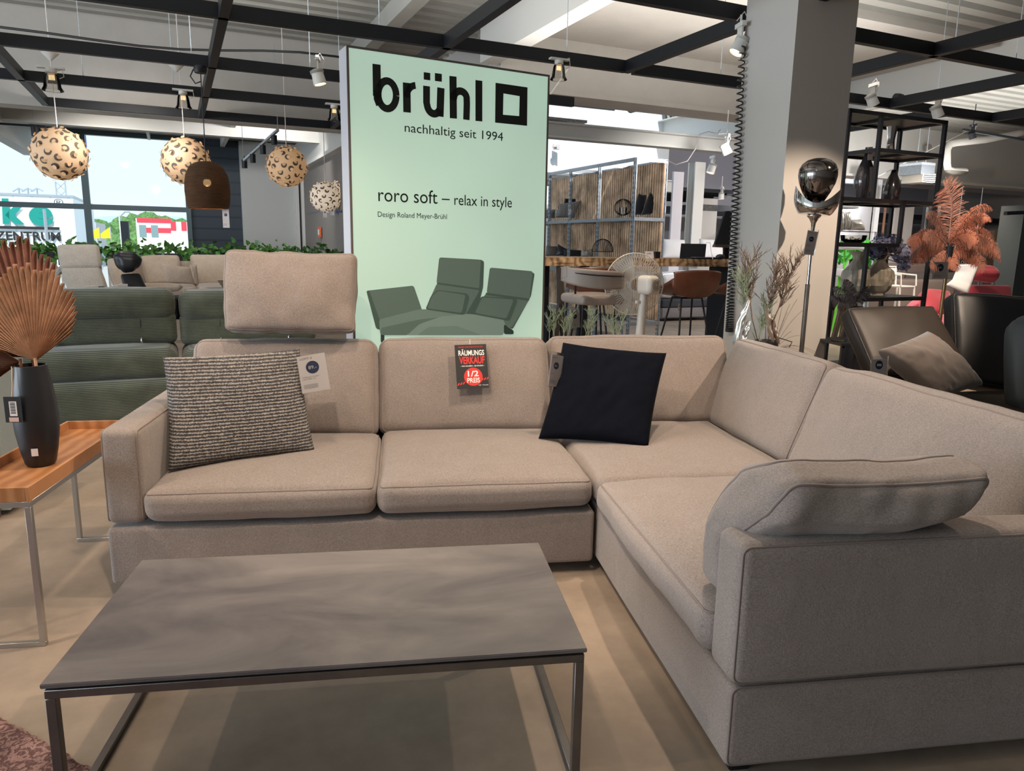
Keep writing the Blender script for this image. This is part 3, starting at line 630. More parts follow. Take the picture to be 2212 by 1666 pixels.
n1 = t.nodes.new('ShaderNodeTexNoise'); n1.inputs['Scale'].default_value = 70; n1.inputs['Detail'].default_value = 2; t.links.new(co.outputs['Object'], n1.inputs['Vector'])
a1 = t.nodes.new('ShaderNodeMath'); a1.operation = 'MULTIPLY_ADD'; a1.inputs[1].default_value = .50; t.links.new(w2.outputs[0], a1.inputs[0]); t.links.new(w1.outputs[0], a1.inputs[2])
a2 = t.nodes.new('ShaderNodeMath'); a2.operation = 'MULTIPLY_ADD'; a2.inputs[1].default_value = 1.1; t.links.new(n1.outputs[0], a2.inputs[0]); t.links.new(a1.outputs[0], a2.inputs[2])
r1 = t.nodes.new('ShaderNodeMapRange'); r1.inputs[1].default_value = 1.10; r1.inputs[2].default_value = 1.75; t.links.new(a2.outputs[0], r1.inputs[0])
r2 = t.nodes.new('ShaderNodeValToRGB'); r2.color_ramp.elements[0].position = .25; r2.color_ramp.elements[0].color = (.028, .028, .038, 1); r2.color_ramp.elements[1].position = .85; r2.color_ramp.elements[1].color = (.46, .42, .38, 1); t.links.new(r1.outputs[0], r2.inputs[0]); t.links.new(r2.outputs[0], b.inputs['Base Color'])
bp = t.nodes.new('ShaderNodeBump'); bp.inputs['Strength'].default_value = 1; bp.inputs['Distance'].default_value = .006; t.links.new(a2.outputs[0], bp.inputs['Height']); t.links.new(bp.outputs[0], b.inputs['Normal']); M_['tweed'] = m
M_['velvet'] = mat('navy_velvet', (.005, .006, .010), .9, spec=.03, sheen=.02, bump=.2, bscale=120)
mb, f_ = pillow_mb((-1.0, 3.18, .475), (-.415, 3.42, .475), (-.50, 3.66, .935), (-1.075, 3.46, .925), .15, pinch=.05, wr=.012, seed=2, n=44)
tp = obj('throw_pillow', mb, M_['tweed'], ang=180); tag(tp, 'black and cream tweed throw pillow leaning at the left arm', 'pillow')
mb, f_ = pillow_mb(at(1163, 948, Z=.475), at(1400, 966, Z=.475), at(1440, 763, Y=3.70), at(1216, 740, Y=3.80), .15, pinch=.045, wr=.014, seed=5, n=44)
tp = obj('throw_pillow', mb, M_['velvet'], ang=180); tag(tp, 'dark navy velvet throw pillow on the sofa corner', 'pillow')
# ------------------------------------------------------------------ tags
def price_tag(label, M, w, h, price, lines, group=None, sleeve=True, name='price_tag', circ=.5, head='LOFT II'):
    r = thing(name, label, 'price tag', M.translation)
    obj('card', MB().box(0, w, -.0005, .0005, 0, h, M), M_['paper'], r, world=True)
    k = w/.1
    mb = MB(); rc = .021*k*1.1; cx_, cz_ = w*.5, h*.66
    mb.add([(cx_+rc*cos(a*pi/18), -.0008, cz_+rc*sin(a*pi/18)) for a in range(36)], [tuple(range(36))], M); flat('price_dot', mb, M_['navyprint'], r, world=True)
    M2 = M @ Matrix.Translation((0, -.0014, 0))
    text(price, r, M_['whiteprint'], M2, cx_-rc*.62, cx_+rc*.62, cz_-rc*.27, cz_+rc*.27, name='price_lettering')
    text(head, r, M_['greyprint'], M2, w*.10, w*.52, h*.885, h*.94, name='heading_lettering')
    z = h*.40
    for s in lines:
        text(s, r, M_['greyprint'], M2, w*.10, w*(.10+min(.8, .035*len(s))), z, z+h*.028, name='small_lettering'); z -= h*.055
    for j in range(4):
        quadz = MB(); [quadz.add([(w*.1, 0, h*(.20-.03*q)), (w*.6, 0, h*(.20-.03*q)), (w*.6, 0, h*(.207-.03*q)), (w*.1, 0, h*(.207-.03*q))], [(0, 1, 2, 3)], M2) for q in range(4)]
    flat('print_lines', quadz, M_['greyprint'], r, world=True)
    if sleeve: obj('clear_sleeve', MB().box(-.004*k, w+.004*k, -.0022, .002, -.004*k, h+.018*k, M), M_['clear'], r, world=True)
    return r
b0 = at(653, 851, Y=3.50); M = sheetM(b0, at(716, 840, Y=3.50)-b0, at(632, 770, Y=3.56)-b0)
price_tag('white price tag reading 89 in a clear sleeve on the tweed pillow', M, (at(714, 841, Y=3.5)-b0).length, .18, '89.-', ['Sofakissen modern', 'Loft 4007 3.0'])
b0 = at(1184, 834, Y=3.62); b1 = at(1208, 837, Y=3.66); M = sheetM(b0, b1-b0, at(1199, 762, Y=3.66)-b0)
price_tag('narrow-looking price tag hanging behind the navy pillow', M, (b1-b0).length, .165, '89.-', ['Sofakissen'])
b0 = at(987.5, 841, Y=3.835); b1 = at(1056.5, 838, Y=3.84); tl = at(983.5, 745.5, Y=3.93); M = sheetM(b0, b1-b0, tl-b0); w = (b1-b0).length; h = (tl-b0).length
st = thing('sale_card', 'black clearance sale card with red circle hung on the middle back cushion', 'sale card', b0)
obj('card', MB().box(0, w, -.0004, .0004, 0, h, M), M_['blackprint'], st, world=True)
M2 = M @ Matrix.Translation((0, -.0012, 0))
text('WEGEN SORTIMENTSWECHSEL', st, M_['redprint'], M2, .11*w, .90*w, .925*h, .96*h); text('RÄUMUNGS', st, M_['whiteprint'], M2, .11*w, .92*w, .745*h, .895*h, bold=.02)
text('VERKAUF', st, M_['redprint'], M2, .12*w, .92*w, .555*h, .725*h, bold=.03); text('- WIR RÄUMEN - SIE SPAREN -', st, M_['whiteprint'], M2, .15*w, .90*w, .495*h, .53*h, bold=.02)
mb = MB(); rc = .29*w; mb.add([(.53*w+rc*cos(a*pi/20), 0.0004, .265*h+rc*sin(a*pi/20)) for a in range(40)], [tuple(range(40))], M2); flat('red_circle', mb, M_['redprint'], st, world=True)
text('1/2', st, M_['whiteprint'], M2, .36*w, .70*w, .27*h, .40*h, bold=.02); text('PREIS', st, M_['whiteprint'], M2, .33*w, .73*w, .13*h, .24*h, bold=.02)
mb = MB()
for i in range(3):
    for x0, z0, sl in ((.01, .075, .04), (.76, .165, .04)):
        x = x0+i*.085; z = z0+i*.012; mb = MB(); mb.add([(x*w, .0005, z*h), ((x+.045)*w, .0005, (z+.004)*h), ((x+.09)*w, .0005, (z+.06)*h), ((x+.045)*w, .0005, (z+.056)*h)], [(0, 1, 2, 3)], M2); flat('hazard_stripe', mb, M_['redprint'], st, world=True)
text('loft • friends', st, M_['whiteprint'], M2, .68*w, .98*w, .06*h, .085*h)
obj('string', MB().tube([M @ Vector((w*.5, 0, h)), M @ Vector((w*.5, .004, h+.03))], .0012, 5), M_['paper'], st, world=True)
# ------------------------------------------------------------------ COFFEE TABLE
X0, X1, Y0, Y1, ZT = -.867, .477, 1.717, 2.425, .40
ct = thing('coffee_table', 'low rectangular coffee table with a grey concrete-look top', 'table', ((X0+X1)/2, (Y0+Y1)/2, 0))
m = bpy.data.materials.new('grey_concrete_top'); m.use_nodes = True; t = m.node_tree; b = t.nodes['Principled BSDF']; b.inputs['Roughness'].default_value = .42; b.inputs['Specular IOR Level'].default_value = .45
co = t.nodes.new('ShaderNodeTexCoord'); mp = t.nodes.new('ShaderNodeMapping'); mp.inputs['Scale'].default_value = (1, 2.2, 1); t.links.new(co.outputs['Object'], mp.inputs[0])
n1 = t.nodes.new('ShaderNodeTexNoise'); n1.inputs['Scale'].default_value = 1.7; n1.inputs['Detail'].default_value = 8; n1.inputs['Roughness'].default_value = .62; n1.inputs['Distortion'].default_value = .6; t.links.new(mp.outputs[0], n1.inputs['Vector'])
r1 = t.nodes.new('ShaderNodeValToRGB'); r1.color_ramp.elements[0].position = .34; r1.color_ramp.elements[0].color = (.085, .076, .082, 1); r1.color_ramp.elements[1].position = .66; r1.color_ramp.elements[1].color = (.185, .168, .162, 1)
t.links.new(n1.outputs[0], r1.inputs[0]); t.links.new(r1.outputs[0], b.inputs['Base Color'])
mr = t.nodes.new('ShaderNodeMapRange'); mr.inputs[3].default_value = .34; mr.inputs[4].default_value = .58; t.links.new(n1.outputs[0], mr.inputs[0]); t.links.new(mr.outputs[0], b.inputs['Roughness'])
M_['ctop'] = m
obj('tabletop', MB().box(X0, X1, Y0, Y1, ZT-.012, ZT), m, ct, world=True, bevel=.002)
fr = MB(); a0, a1, c0, c1 = X0+.006, X1-.006, Y0+.004, Y1-.004; z0, z1, q = ZT-.042, ZT-.019, .024
obj('spacer', MB().box(a0+.02, a1-.02, c0+.02, c1-.02, ZT-.021, ZT-.012), M_['blacksteel'], ct, world=True)
for nm, bx_ in (('frame_rail', (a0, a1, c0, c0+q, z0, z1)), ('frame_rail', (a0, a1, c1-q, c1, z0, z1)), ('frame_rail', (a0, a0+q, c0+q, c1-q, z0, z1)), ('frame_rail', (a1-q, a1, c0+q, c1-q, z0, z1)),
                ('floor_rail', (a0, a0+q, c0+q, c1-q, .0, .02)), ('floor_rail', (a1-q, a1, c0+q, c1-q, .0, .02)),
                ('leg', (a0, a0+q, c0, c0+q, .0, z0)), ('leg', (a1-q, a1, c0, c0+q, 0, z0)), ('leg', (a0, a0+q, c1-q, c1, 0, z0)), ('leg', (a1-q, a1, c1-q, c1, 0, z0))):
    obj(nm, MB().box(*bx_), M_['steelgrey'], ct, world=True, bevel=.0015, seg=1)
# ------------------------------------------------------------------ SIDE TABLE
sx0, sx1, sy0, sy1 = -1.572, -1.285, 2.62, 3.615
M_['oak'] = wave('oak_veneer', (.36, .155, .062), (.47, .225, .10), 5.5, 'X', dist=5, rough=.35, bump=.05, detail=4, pos=(.1, .9), noisy=.12, dscale=.7)
stb = thing('side_table', 'long narrow side table with an oak tray top beside the sofa', 'table', ((sx0+sx1)/2, (sy0+sy1)/2, 0))
obj('tray_floor', MB().box(sx0+.01, sx1-.01, sy0+.01, sy1-.01, .55, .562), M_['oak'], stb, world=True)
for a in ((sx0, sx0+.012, sy0, sy1), (sx1-.012, sx1, sy0, sy1), (sx0+.012, sx1-.012, sy0, sy0+.012), (sx0+.012, sx1-.012, sy1-.012, sy1)):
    obj('tray_rim', MB().box(*a, .548, .60), M_['oak'], stb, world=True, bevel=.001, seg=1)
q = .02
for a in ((sx0, sx1, sy0, sy0+q, .528, .548), (sx0, sx1, sy1-q, sy1, .528, .548), (sx0, sx0+q, sy0+q, sy1-q, .528, .548), (sx1-q, sx1, sy0+q, sy1-q, .528, .548)): obj('frame_rail', MB().box(*a), M_['brushed'], stb, world=True, bevel=.001, seg=1)
for y in (sy0, sy1-q):
    for x in (sx0, sx1-q): obj('leg', MB().box(x, x+q, y, y+q, .018, .528), M_['brushed'], stb, world=True, bevel=.001, seg=1)
    obj('floor_rail', MB().box(sx0, sx1, y, y+q, 0, .018), M_['brushed'], stb, world=True, bevel=.001, seg=1)
vx, vy = -1.428, 3.03
vs = thing('vase', 'tall matt black vase holding dried palm fans on the tray table', 'vase', (vx, vy, .562))
mb = MB().lathe([(.0, 0), (.046, 0), (.054, .012), (.066, .07), (.076, .14), (.078, .19), (.075, .25), (.067, .32), (.058, .375), (.0555, .40), (.051, .402), (.050, .39), (.06, .30), (.068, .2), (.05, .03), (0, .025)], n=48)
obj('body', mb, mat('matt_black_ceramic', (.014, .015, .019), .38, spec=.5, bump=.06, bscale=60), vs)
mb = MB(); zl = .05
Mv = Tr(.0, 0, 0, radians(-22))
mb.grid(lambda a, b: Mv @ Vector((.0765*sin(-.30*(1-a)+.75), -.0765*cos(-.30*(1-a)+.75), .055+.03*b)), 4, 1); obj('sticker', mb, M_['paper'], vs, weld=0)
tg = thing('swing_tag', 'black swing tag with barcode hanging on the black vase', 'tag', (vx-.03, vy-.08, .84))
Mt = sheetM((vx-.068, vy-.083, .755), (1, -.05, 0), (0, 0, 1))
obj('card', MB().box(0, .062, -.0005, .0005, 0, .10, Mt), M_['blackprint'], tg, world=True)
Mt2 = Mt @ Matrix.Translation((0, -.001, 0)); obj('barcode_label', MB().add([(.018, 0, .025), (.045, 0, .025), (.045, 0, .082), (.018, 0, .082)], [(0, 1, 2, 3)], Mt2), M_['paper'], tg, world=True, weld=0)
mb = MB()
for i in range(12): z = .035+i*.0038; mb.add([(.022, -.0006, z), (.040, -.0006, z), (.040, -.0006, z+.0016+.001*(i % 3 == 0)), (.022, -.0006, z+.0016+.001*(i % 3 == 0))], [(0, 1, 2, 3)], Mt2)
flat('barcode', mb, M_['blackprint'], tg, world=True)
obj('price_sticker', MB().box(.014, .048, -.0012, -.0006, .003, .020, Mt2), mat('pink_sticker', (.62, .42, .38), .5), tg, world=True)
obj('string', MB().tube([Mt @ Vector((.031, 0, .10)), (vx-.038, vy-.07, .90), (vx-.042, vy-.052, .966)], .002, 6), mat('jute', (.5, .36, .22), .9), tg, world=True)
# dried palm fans
def fan(label, base, tab, k, col, tilt=.0, seed=0, lean=(0, 0), stem=.22, np_=30, curl=.12):
    random.seed(seed); r = thing('dried_palm_leaf', label, 'dried leaf', base, 0, 'dried palm fans')
    def rad(an):
        for (a, ra), (b, rb) in zip(tab, tab[1:]):
            if b <= an <= a: return ra+(rb-ra)*(a-an)/(a-b)
        return tab[-1][1]
    mb = MB(); A0, A1 = tab[0][0], tab[-1][0]
    for i in range(np_):
        am = A0+(A1-A0)*(i+.5)/np_; hw = (A0-A1)/np_/2; R_ = rad(am)*k*random.uniform(.95, 1.04); nr = 12; q = len(mb.v)
        for s in range(nr+1):
            f = s/nr; rr = R_*f; w_ = radians(hw)*rr if f < .90 else radians(hw)*rr*(1-((f-.90)/.10)**1.4*.45)
            for e, dy in ((-1, 0.0), (0, 1.0), (1, 0.0)):
                an = radians(am); px = rr*cos(an)-sin(an)*e*w_*-1; pz = rr*sin(an)+cos(an)*e*w_*-1
                y = dy*(.004+.016*f)*(1 if 1 else 0) + curl*k*100*.9*(f**2)*.5*(cos(radians(am-90))*.6-.35) + lean[1]*rr + random.uniform(-1, 1)*.0006
                mb.v.append(Vector((px, y, pz)))
        for s in range(nr):
            for e in (0, 1): mb.f.append((q+s*3+e, q+s*3+e+1, q+(s+1)*3+e+1, q+(s+1)*3+e))
    Mx = Matrix.Rotation(tilt, 4, 'Z'); mb.v = [Mx @ p for p in mb.v]
    obj('leaf_blade', mb, col, r, weld=0, ang=25)
    obj('stalk', MB().tube([(0, .002, .012), (.0, .004, -.05), (-.006, .0, -stem)], [.006, .0055, .005], 8), col, r)
    return r
pk = 2.88/1572
pc1 = mat('dried_palm_tan', (.56, .35, .235), .95, spec=.05, var=.25, vscale=14); pc2 = mat('dried_palm_rust', (.27, .13, .10), .95, spec=.05, var=.25, vscale=14); pc3 = mat('dried_palm_brown', (.20, .095, .06), .95, spec=.05, var=.25, vscale=14)
fan('tan dried palm fan standing in front in the black vase', (vx+.026, vy-.015, .98), [(158, 92), (150, 110), (126, 140), (112, 166), (99, 192), (91, 206), (83, 196), (74, 190), (60, 166), (50, 140), (37, 92)], pk, pc1, seed=1, np_=34)
fan('rust brown dried palm fan standing behind in the black vase', (vx-.012, vy+.045, .985), [(178, 120), (155, 190), (128, 238), (112, 252), (98, 254), (88, 240), (79, 216), (74, 190)], pk, pc2, seed=2, np_=30, tilt=.12, curl=-.02, lean=(0, .16))
fan('small dark dried palm fan drooping to the left of the vase', (vx-.035, vy-.0, .975), [(215, 60), (205, 100), (185, 130), (165, 120), (150, 90)], pk, pc3, seed=3, np_=18, tilt=-.2)
# rug
mb = MB(); d = Vector((.802, -.597, 0)); pn = Vector((-.597, -.802, 0)); o0 = Vector((-.838, 1.911, 0)); N = 160
for i in range(N+1):
    s = -1.3+2.2*i/N; j = random.uniform(-.006, .004)
    for dist in (j, .02): mb.v += [o0+d*s+pn*dist+Vector((0, 0, .002 if dist == j else .009))]
    mb.v.append(o0+d*s+pn*1.6+Vector((0, 0, .009))); mb.v.append(o0+d*s+pn*1.6)
for i in range(N):
    for k in range(3): a = i*4+k; mb.f.append((a, a+1, a+5, a+4))
M_['rug'] = wave('flatwoven_rug', (.14, .075, .072), (.33, .20, .18), 9, 'DIAGONAL', dist=14, rough=1, bump=.6, detail=5, pos=(.1, .8), noisy=.5, depth=.006, dscale=4)
tag(obj('rug', mb, M_['rug'], weld=0), 'dusty plum vintage rug corner under the coffee table', 'rug')
# plinth at the left edge behind the tray table
pl = thing('display_plinth', 'pale display panel standing at the left edge behind the tray table', 'plinth', (-2.3, 4.15, 0))
obj('white_panel', MB().box(-2.6, -2.06, 4.0, 4.3, .03, .93), mat('greyblue_lacquer', (.40, .46, .46), .6), pl, world=True, bevel=.003)
obj('brown_panel', MB().box(-2.75, -2.10, 3.93, 3.99, .0, 1.0), mat('mauve_panel', (.15, .105, .10), .6), pl, world=True, bevel=.003)
# ================================================================== LIGHTBOX SIGN
P0 = at(748, 97, Y=4.42); PR = at(1187, 165, Y=4.88); ht = P0.z
Mo = sheetM((P0.x, P0.y, 0), Vector((PR.x-P0.x, PR.y-P0.y, 0)), (0, 0, 1)); SWID = Vector((PR.x-P0.x, PR.y-P0.y)).length
sg = thing('lightbox_sign', 'tall mint green backlit sign with a black brand name behind the sofa', 'sign', Mo.translation)
alu = mat('aluminium_profile', (.55, .55, .60), .4, metal=.3)
obj('housing', MB().box(0, SWID, .006, .15, 0, ht, Mo), alu, sg, world=True, bevel=.002)
mb = MB().box(0, .012, -.004, .006, 0, ht, Mo).box(SWID-.012, SWID, -.004, .006, 0, ht, Mo).box(.012, SWID-.012, -.004, .006, ht-.012, ht, Mo)
obj('frame', mb, mat('dark_bronze_edge', (.12, .10, .09), .5), sg, world=True)
def glow(name, col, es, lit=True):
    return mat(name, tuple(c*.6 for c in col), .5, emit=col, es=es)
m = glow('mint_backlit_fabric', (.455, .62, .505), .66)
t = m.node_tree; b = t.nodes['Principled BSDF']; co = t.nodes.new('ShaderNodeTexCoord'); nz = t.nodes.new('ShaderNodeTexNoise'); nz.inputs['Scale'].default_value = 1.3; t.links.new(co.outputs['Object'], nz.inputs['Vector'])
mr = t.nodes.new('ShaderNodeMapRange'); mr.inputs[3].default_value = .58; mr.inputs[4].default_value = .74; t.links.new(nz.outputs[0], mr.inputs[0]); t.links.new(mr.outputs[0], b.inputs['Emission Strength'])
obj('lit_panel', MB().box(.012, SWID-.012, 0, .006, 0.02, ht-.012, Mo), m, sg, world=True)
Ms = Mo @ Matrix.Translation((0, -.003, 0))
sb = mat('sign_black', (.008, .010, .008), .5)
def srect(x0, y0, x1, y1): a = hit(Mo, x0, y0); b_ = hit(Mo, x1, y1); return a[0], b_[0], a[1], b_[1]
def stext(s, ax, ay, bx_, by, asc, **k):       # baseline pixels at both ends, top pixel at the left end
    a = hit(Mo, ax, ay); b_ = hit(Mo, bx_, by); c = hit(Mo, ax, asc); return text(s, sg, sb, Ms, a[0], b_[0], (a[1]+b_[1])/2, c[1], **k)
# the wordmark, letter by letter
def let(ch, xl, yl, xr, ytop, **k): a = hit(Mo, xl, yl); b_ = hit(Mo, xr, yl); c = hit(Mo, xl, ytop); text(ch, sg, sb, Ms, a[0], b_[0], a[1], c[1], name='letter', **k)
def stroke(pts, w, name='letter'):             # thick rounded-corner strokes given in pixels
    L = [Vector((*hit(Mo, x, y),)) for x, y in pts]; mb = MB(); n = len(L); vsl = []
    for i, p in enumerate(L):
        t_ = (L[min(i+1, n-1)]-L[max(i-1, 0)]).normalized(); nn = Vector((-t_.y, t_.x)); ww = w[i] if isinstance(w, list) else w
        vsl += [(p.x+nn.x*ww/2, 0, p.y+nn.y*ww/2), (p.x-nn.x*ww/2, 0, p.y-nn.y*ww/2)]
    mb.add(vsl, [(2*i, 2*i+1, 2*i+3, 2*i+2) for i in range(n-1)], Ms); return mb
def arc(cx_, cy_, rx, ry, a0, a1, n=14, sk=0): return [(cx_+rx*cos(radians(a0+(a1-a0)*i/n)), cy_-ry*sin(radians(a0+(a1-a0)*i/n))+sk*(rx*cos(radians(a0+(a1-a0)*i/n)))) for i in range(n+1)]
lw = .047
def merge(*ms):
    o = MB()
    for q in ms: o.add(q.v, q.f)
    return o
flat('letter', merge(stroke([(813, 139), (814, 208)], lw*1.02), stroke(arc(836, 205, 19.5, 30, 0, 360, 28, sk=.1), lw*.86), stroke([(814, 195), (815, 214), (820, 227)], lw*.95)), sb, sg, world=True)
flat('letter', merge(stroke([(879, 243), (878, 179)], lw), stroke([(878, 210)]+arc(899, 208, 20, 23, 165, 95, sk=.1), lw*.8)), sb, sg, world=True)
flat('letter', merge(stroke([(921, 186), (921, 222)]+arc(937, 225, 15, 21, 190, 300, sk=.1)+[(951, 236)], lw*.92), stroke([(952, 190), (950, 252)], lw)), sb, sg, world=True)
mb = MB()
for x0, y0, x1, y1 in ((915, 172, 929, 158), (939, 175, 954, 160)):
    a, b_, c, d = srect(x0, y0, x1, y1); mb = MB(); mb.add([(a, 0, c), (b_, 0, c), (b_, 0, d), (a, 0, d)], [(0, 1, 2, 3)], Ms); flat('umlaut_dot', mb, sb, sg, world=True)
flat('letter', merge(stroke([(978, 165), (979, 256)], lw), stroke([(979, 216)]+arc(994, 213, 14, 16, 160, 15, sk=.1)+[(1008, 225), (1007, 259)], lw*.92)), sb, sg, world=True)
flat('letter', stroke([(1034, 174), (1034, 262)], lw), sb, sg, world=True)
mb = MB(); O = [hit(Mo, x, y) for x, y in ((1069, 265), (1138, 272), (1139, 189), (1070, 179))]; I_ = [hit(Mo, x, y) for x, y in ((1086, 248), (1121, 251), (1122, 208), (1087, 202))]
mb.add([(p[0], 0, p[1]) for p in O+I_], [(i, (i+1) % 4, (i+1) % 4+4, i+4) for i in range(4)], Ms); flat('square_logo', mb, sb, sg, world=True)
stext('nachhaltig seit 1994', 874, 292, 1086, 310, 265, bold=.0)
stext('roro soft –', 817, 437, 971, 440, 405); stext('relax in style', 981, 451, 1105, 455, 420); stext('Design Roland Meyer-Brühl', 816, 473, 965, 476, 457)
# printed sofa picture
def pcol(c, e=.5): return mat('printed_green', tuple(x*.6 for x in c), .6, emit=c, es=e)
G = {'m': pcol((.105, .145, .115)), 'l': pcol((.15, .205, .165)), 'd': pcol((.06, .09, .07)), 'k': pcol((.028, .042, .034)), 'h': pcol((.19, .25, .205))}
def poly(c, pts, off, n=3):
    P = [Vector(p) for p in pts]; out = []
    for i, p in enumerate(P):                      # round the corners a little
        a = P[i-1]; b_ = P[(i+1) % len(P)]; ra = min(.25, 5/max((a-p).length, 1)); rb = min(.25, 5/max((b_-p).length, 1))
        s_ = p+(a-p)*ra; e = p+(b_-p)*rb
        for k in range(n+1): t_ = k/n; out.append(s_*(1-t_)**2+p*2*t_*(1-t_)+e*t_**2)
    L = [hit(Mo, p.x, p.y) for p in out]; mb = MB(); mb.add([(x, -off*.0004, z) for x, z in L], [tuple(range(len(L)))], Ms)
    flat('printed_sofa', mb, G[c], sg, world=True)
for i, (c, pts) in enumerate([('k', [(822, 712), (830, 712), (830, 740), (822, 740)]), ('m', [(792, 628), (893, 617), (912, 672), (880, 712), (824, 718), (805, 680)]), ('d', [(791, 629), (797, 627), (828, 715), (812, 710)]), ('m', [(800, 630), (890, 620), (906, 668), (820, 690)]),
    ('d', [(1036, 560), (1045, 565), (1043, 620), (1028, 680), (1005, 680), (1020, 640)]), ('m', [(948, 556), (1038, 561), (1034, 626), (942, 612)]), ('m', [(943, 612), (1036, 626), (1004, 682), (918, 668)]), ('d', [(943, 610), (1036, 623), (1035, 627), (943, 614)]),
    ('d', [(1136, 586), (1154, 590), (1146, 640), (1106, 712), (1088, 700)]), ('m', [(1057, 578), (1150, 586), (1142, 648), (1050, 634)]), ('m', [(1048, 634), (1142, 648), (1104, 708), (1020, 680)]), ('d', [(1048, 632), (1142, 645), (1142, 650), (1048, 637)]),
    ('l', [(818, 690), (905, 668), (940, 668), (1000, 678), (1085, 685), (1090, 700), (1087, 722), (820, 722)]), ('m', [(822, 708), (905, 690), (960, 684), (900, 706), (880, 724), (822, 724)]), ('h', [(880, 722), (905, 700), (950, 684), (1010, 678), (1080, 684), (1090, 698), (1086, 724), (880, 724)]), ('l', [(900, 724), (925, 706), (985, 704), (1040, 724)]), ('k', [(1087, 700), (1108, 714), (1108, 722), (1087, 722)]),
    ('d', [(929, 640), (944, 626), (1008, 634), (1012, 642), (1003, 678), (998, 680), (918, 668)]), ('m', [(932, 639), (946, 628), (1004, 637), (996, 676), (921, 666)]), ('d', [(1038, 640), (1112, 644), (1116, 650), (1100, 692), (1092, 692), (1018, 678)]), ('m', [(1040, 642), (1108, 647), (1092, 688), (1024, 676)])]): poly(c, pts, i+1)
# ================================================================== MIDDLE DISTANCE, LEFT
def up(pp, v): return at(pp[0], pp[1], v=v)
M_['cord'] = wave('green_corduroy', (.042, .055, .043), (.13, .145, .105), 26, 'Z', rough=.9, bump=.8, pos=(.15, .85), noisy=.3, sheen=.35, depth=.004)
def green(label, u0, u1, dz, v0):
    g = thing('corduroy_sofa', label, 'sofa', UV((u0+u1)/2, v0+.5, 0), TH, 'corduroy sofa modules')
    w = u1-u0
    def P_(n, y0, y1, z0, z1, r, b=(.0, .015, .015), lean=0): 
        mb = MB(); softbox(mb, w, y1-y0, z1-z0, r=r, bulge=b, wr=.006, n=14, M=Matrix.Translation((0, (y0+y1)/2-.5, (z0+z1)/2+dz)) @ Matrix.Rotation(-lean, 4, 'X'), seed=len(label)); return obj(n, mb, M_['cord'], g, ang=60, weld=2e-5)
    P_('base', 0, 1.05, .06, .38, .07); P_('seat_cushion', .08, .75, .365, .61, .09, (0, .02, .012)); b = P_('backrest', .42, .70, .60, .86, .05, lean=.08)
    P_('headrest', .40, .78, .80, 1.05, .085, (0, .02, .008))
    for x in (-.22*w, .28*w):
        obj('hinge_slit', MB().sphere((x, -.5+.425, .76+dz), .045, 10, 8, (.16, .4, 1.6)), M_['blacksteel'], g)
        obj('hinge', MB().sphere((x, -.5+.40, .635+dz), .03, 10, 8, (.3, .3, 1.2)), M_['chrome'], g)
    obj('foot', MB().box(-w/2+.05, -w/2+.1, -.45, -.4, 0, .07), M_['blacksteel'], g); obj('foot', MB().box(w/2-.1, w/2-.05, -.45, -.4, 0, .07), M_['blacksteel'], g)
    return g
green('green corduroy sofa module behind the black vase', -1.22, -.025, 0, 6.15)
green('green corduroy sofa module half hidden by the standing headrest cushion', .0, 1.1, -.02, 6.15)
UB(struct('floor_podium', MB().box(-6, 2.5, 11.7, 16.8, 0, .3), M_['floor'], label='raised floor area in front of the windows'))
M_['beige'] = weave('beige_boucle', (.34, .27, .215), (.50, .41, .33), 160, big=.15); M_['greige'] = weave('greige_wool', (.33, .29, .25), (.50, .45, .395), 160, big=.15)
# recliner
V = 12.5; c = at(180, 640, v=V); rc = thing('recliner_chair', 'beige high-backed recliner with curved arms, by the window', 'armchair', (c.x, c.y, .3))
quadpad('headrest', up((130, 579), V), up((217, 577), V), up((212, 526), V+.25), up((122, 527), V+.25), .12, 'greige', rc, r=.04)
quadpad('backrest', up((152, 640), V-.2), up((237, 640), V-.2), up((217, 576), V), up((130, 578), V), .14, 'greige', rc, r=.04)
a, b = up((236, 642), V-.3), up((150, 642), V-.3)
mb = MB(); softbox(mb, .6, .6, .16, r=.06, bulge=(0, 0, .02), M=frameM((a+b)/2+Vector((0, -.25, -.12)), TH)); obj('seat', mb, M_['greige'], rc, world=True, ang=60)
mb = MB().tube([at(x, y, v=V-.35) for x, y in ((155, 637), (170, 628), (190, 622), (208, 620), (220, 623))], .03, 8); obj('armrest', mb, M_['greige'], rc, world=True)
mb = MB().tube([at(x, y, v=V+.2) for x, y in ((135, 580), (122, 592), (118, 612), (126, 634))], .05, 8); obj('armrest', mb, M_['greige'], rc, world=True)
mb = MB().bar(at(213, 621, v=V-.4), at(226, 621, v=V-.4), .03).bar(at(225, 620, v=V-.4), at(225, 640, v=V-.4), .03); obj('lever', mb, M_['blacksteel'], rc, world=True)
q = (a+b)/2; obj('swivel_base', MB().lathe([(0, .3), (.3, .3), (.3, .32), (.04, .34), (.04, q.z-.1)], (q.x, q.y-.2, 0), 24), M_['chrome'], rc, world=True)
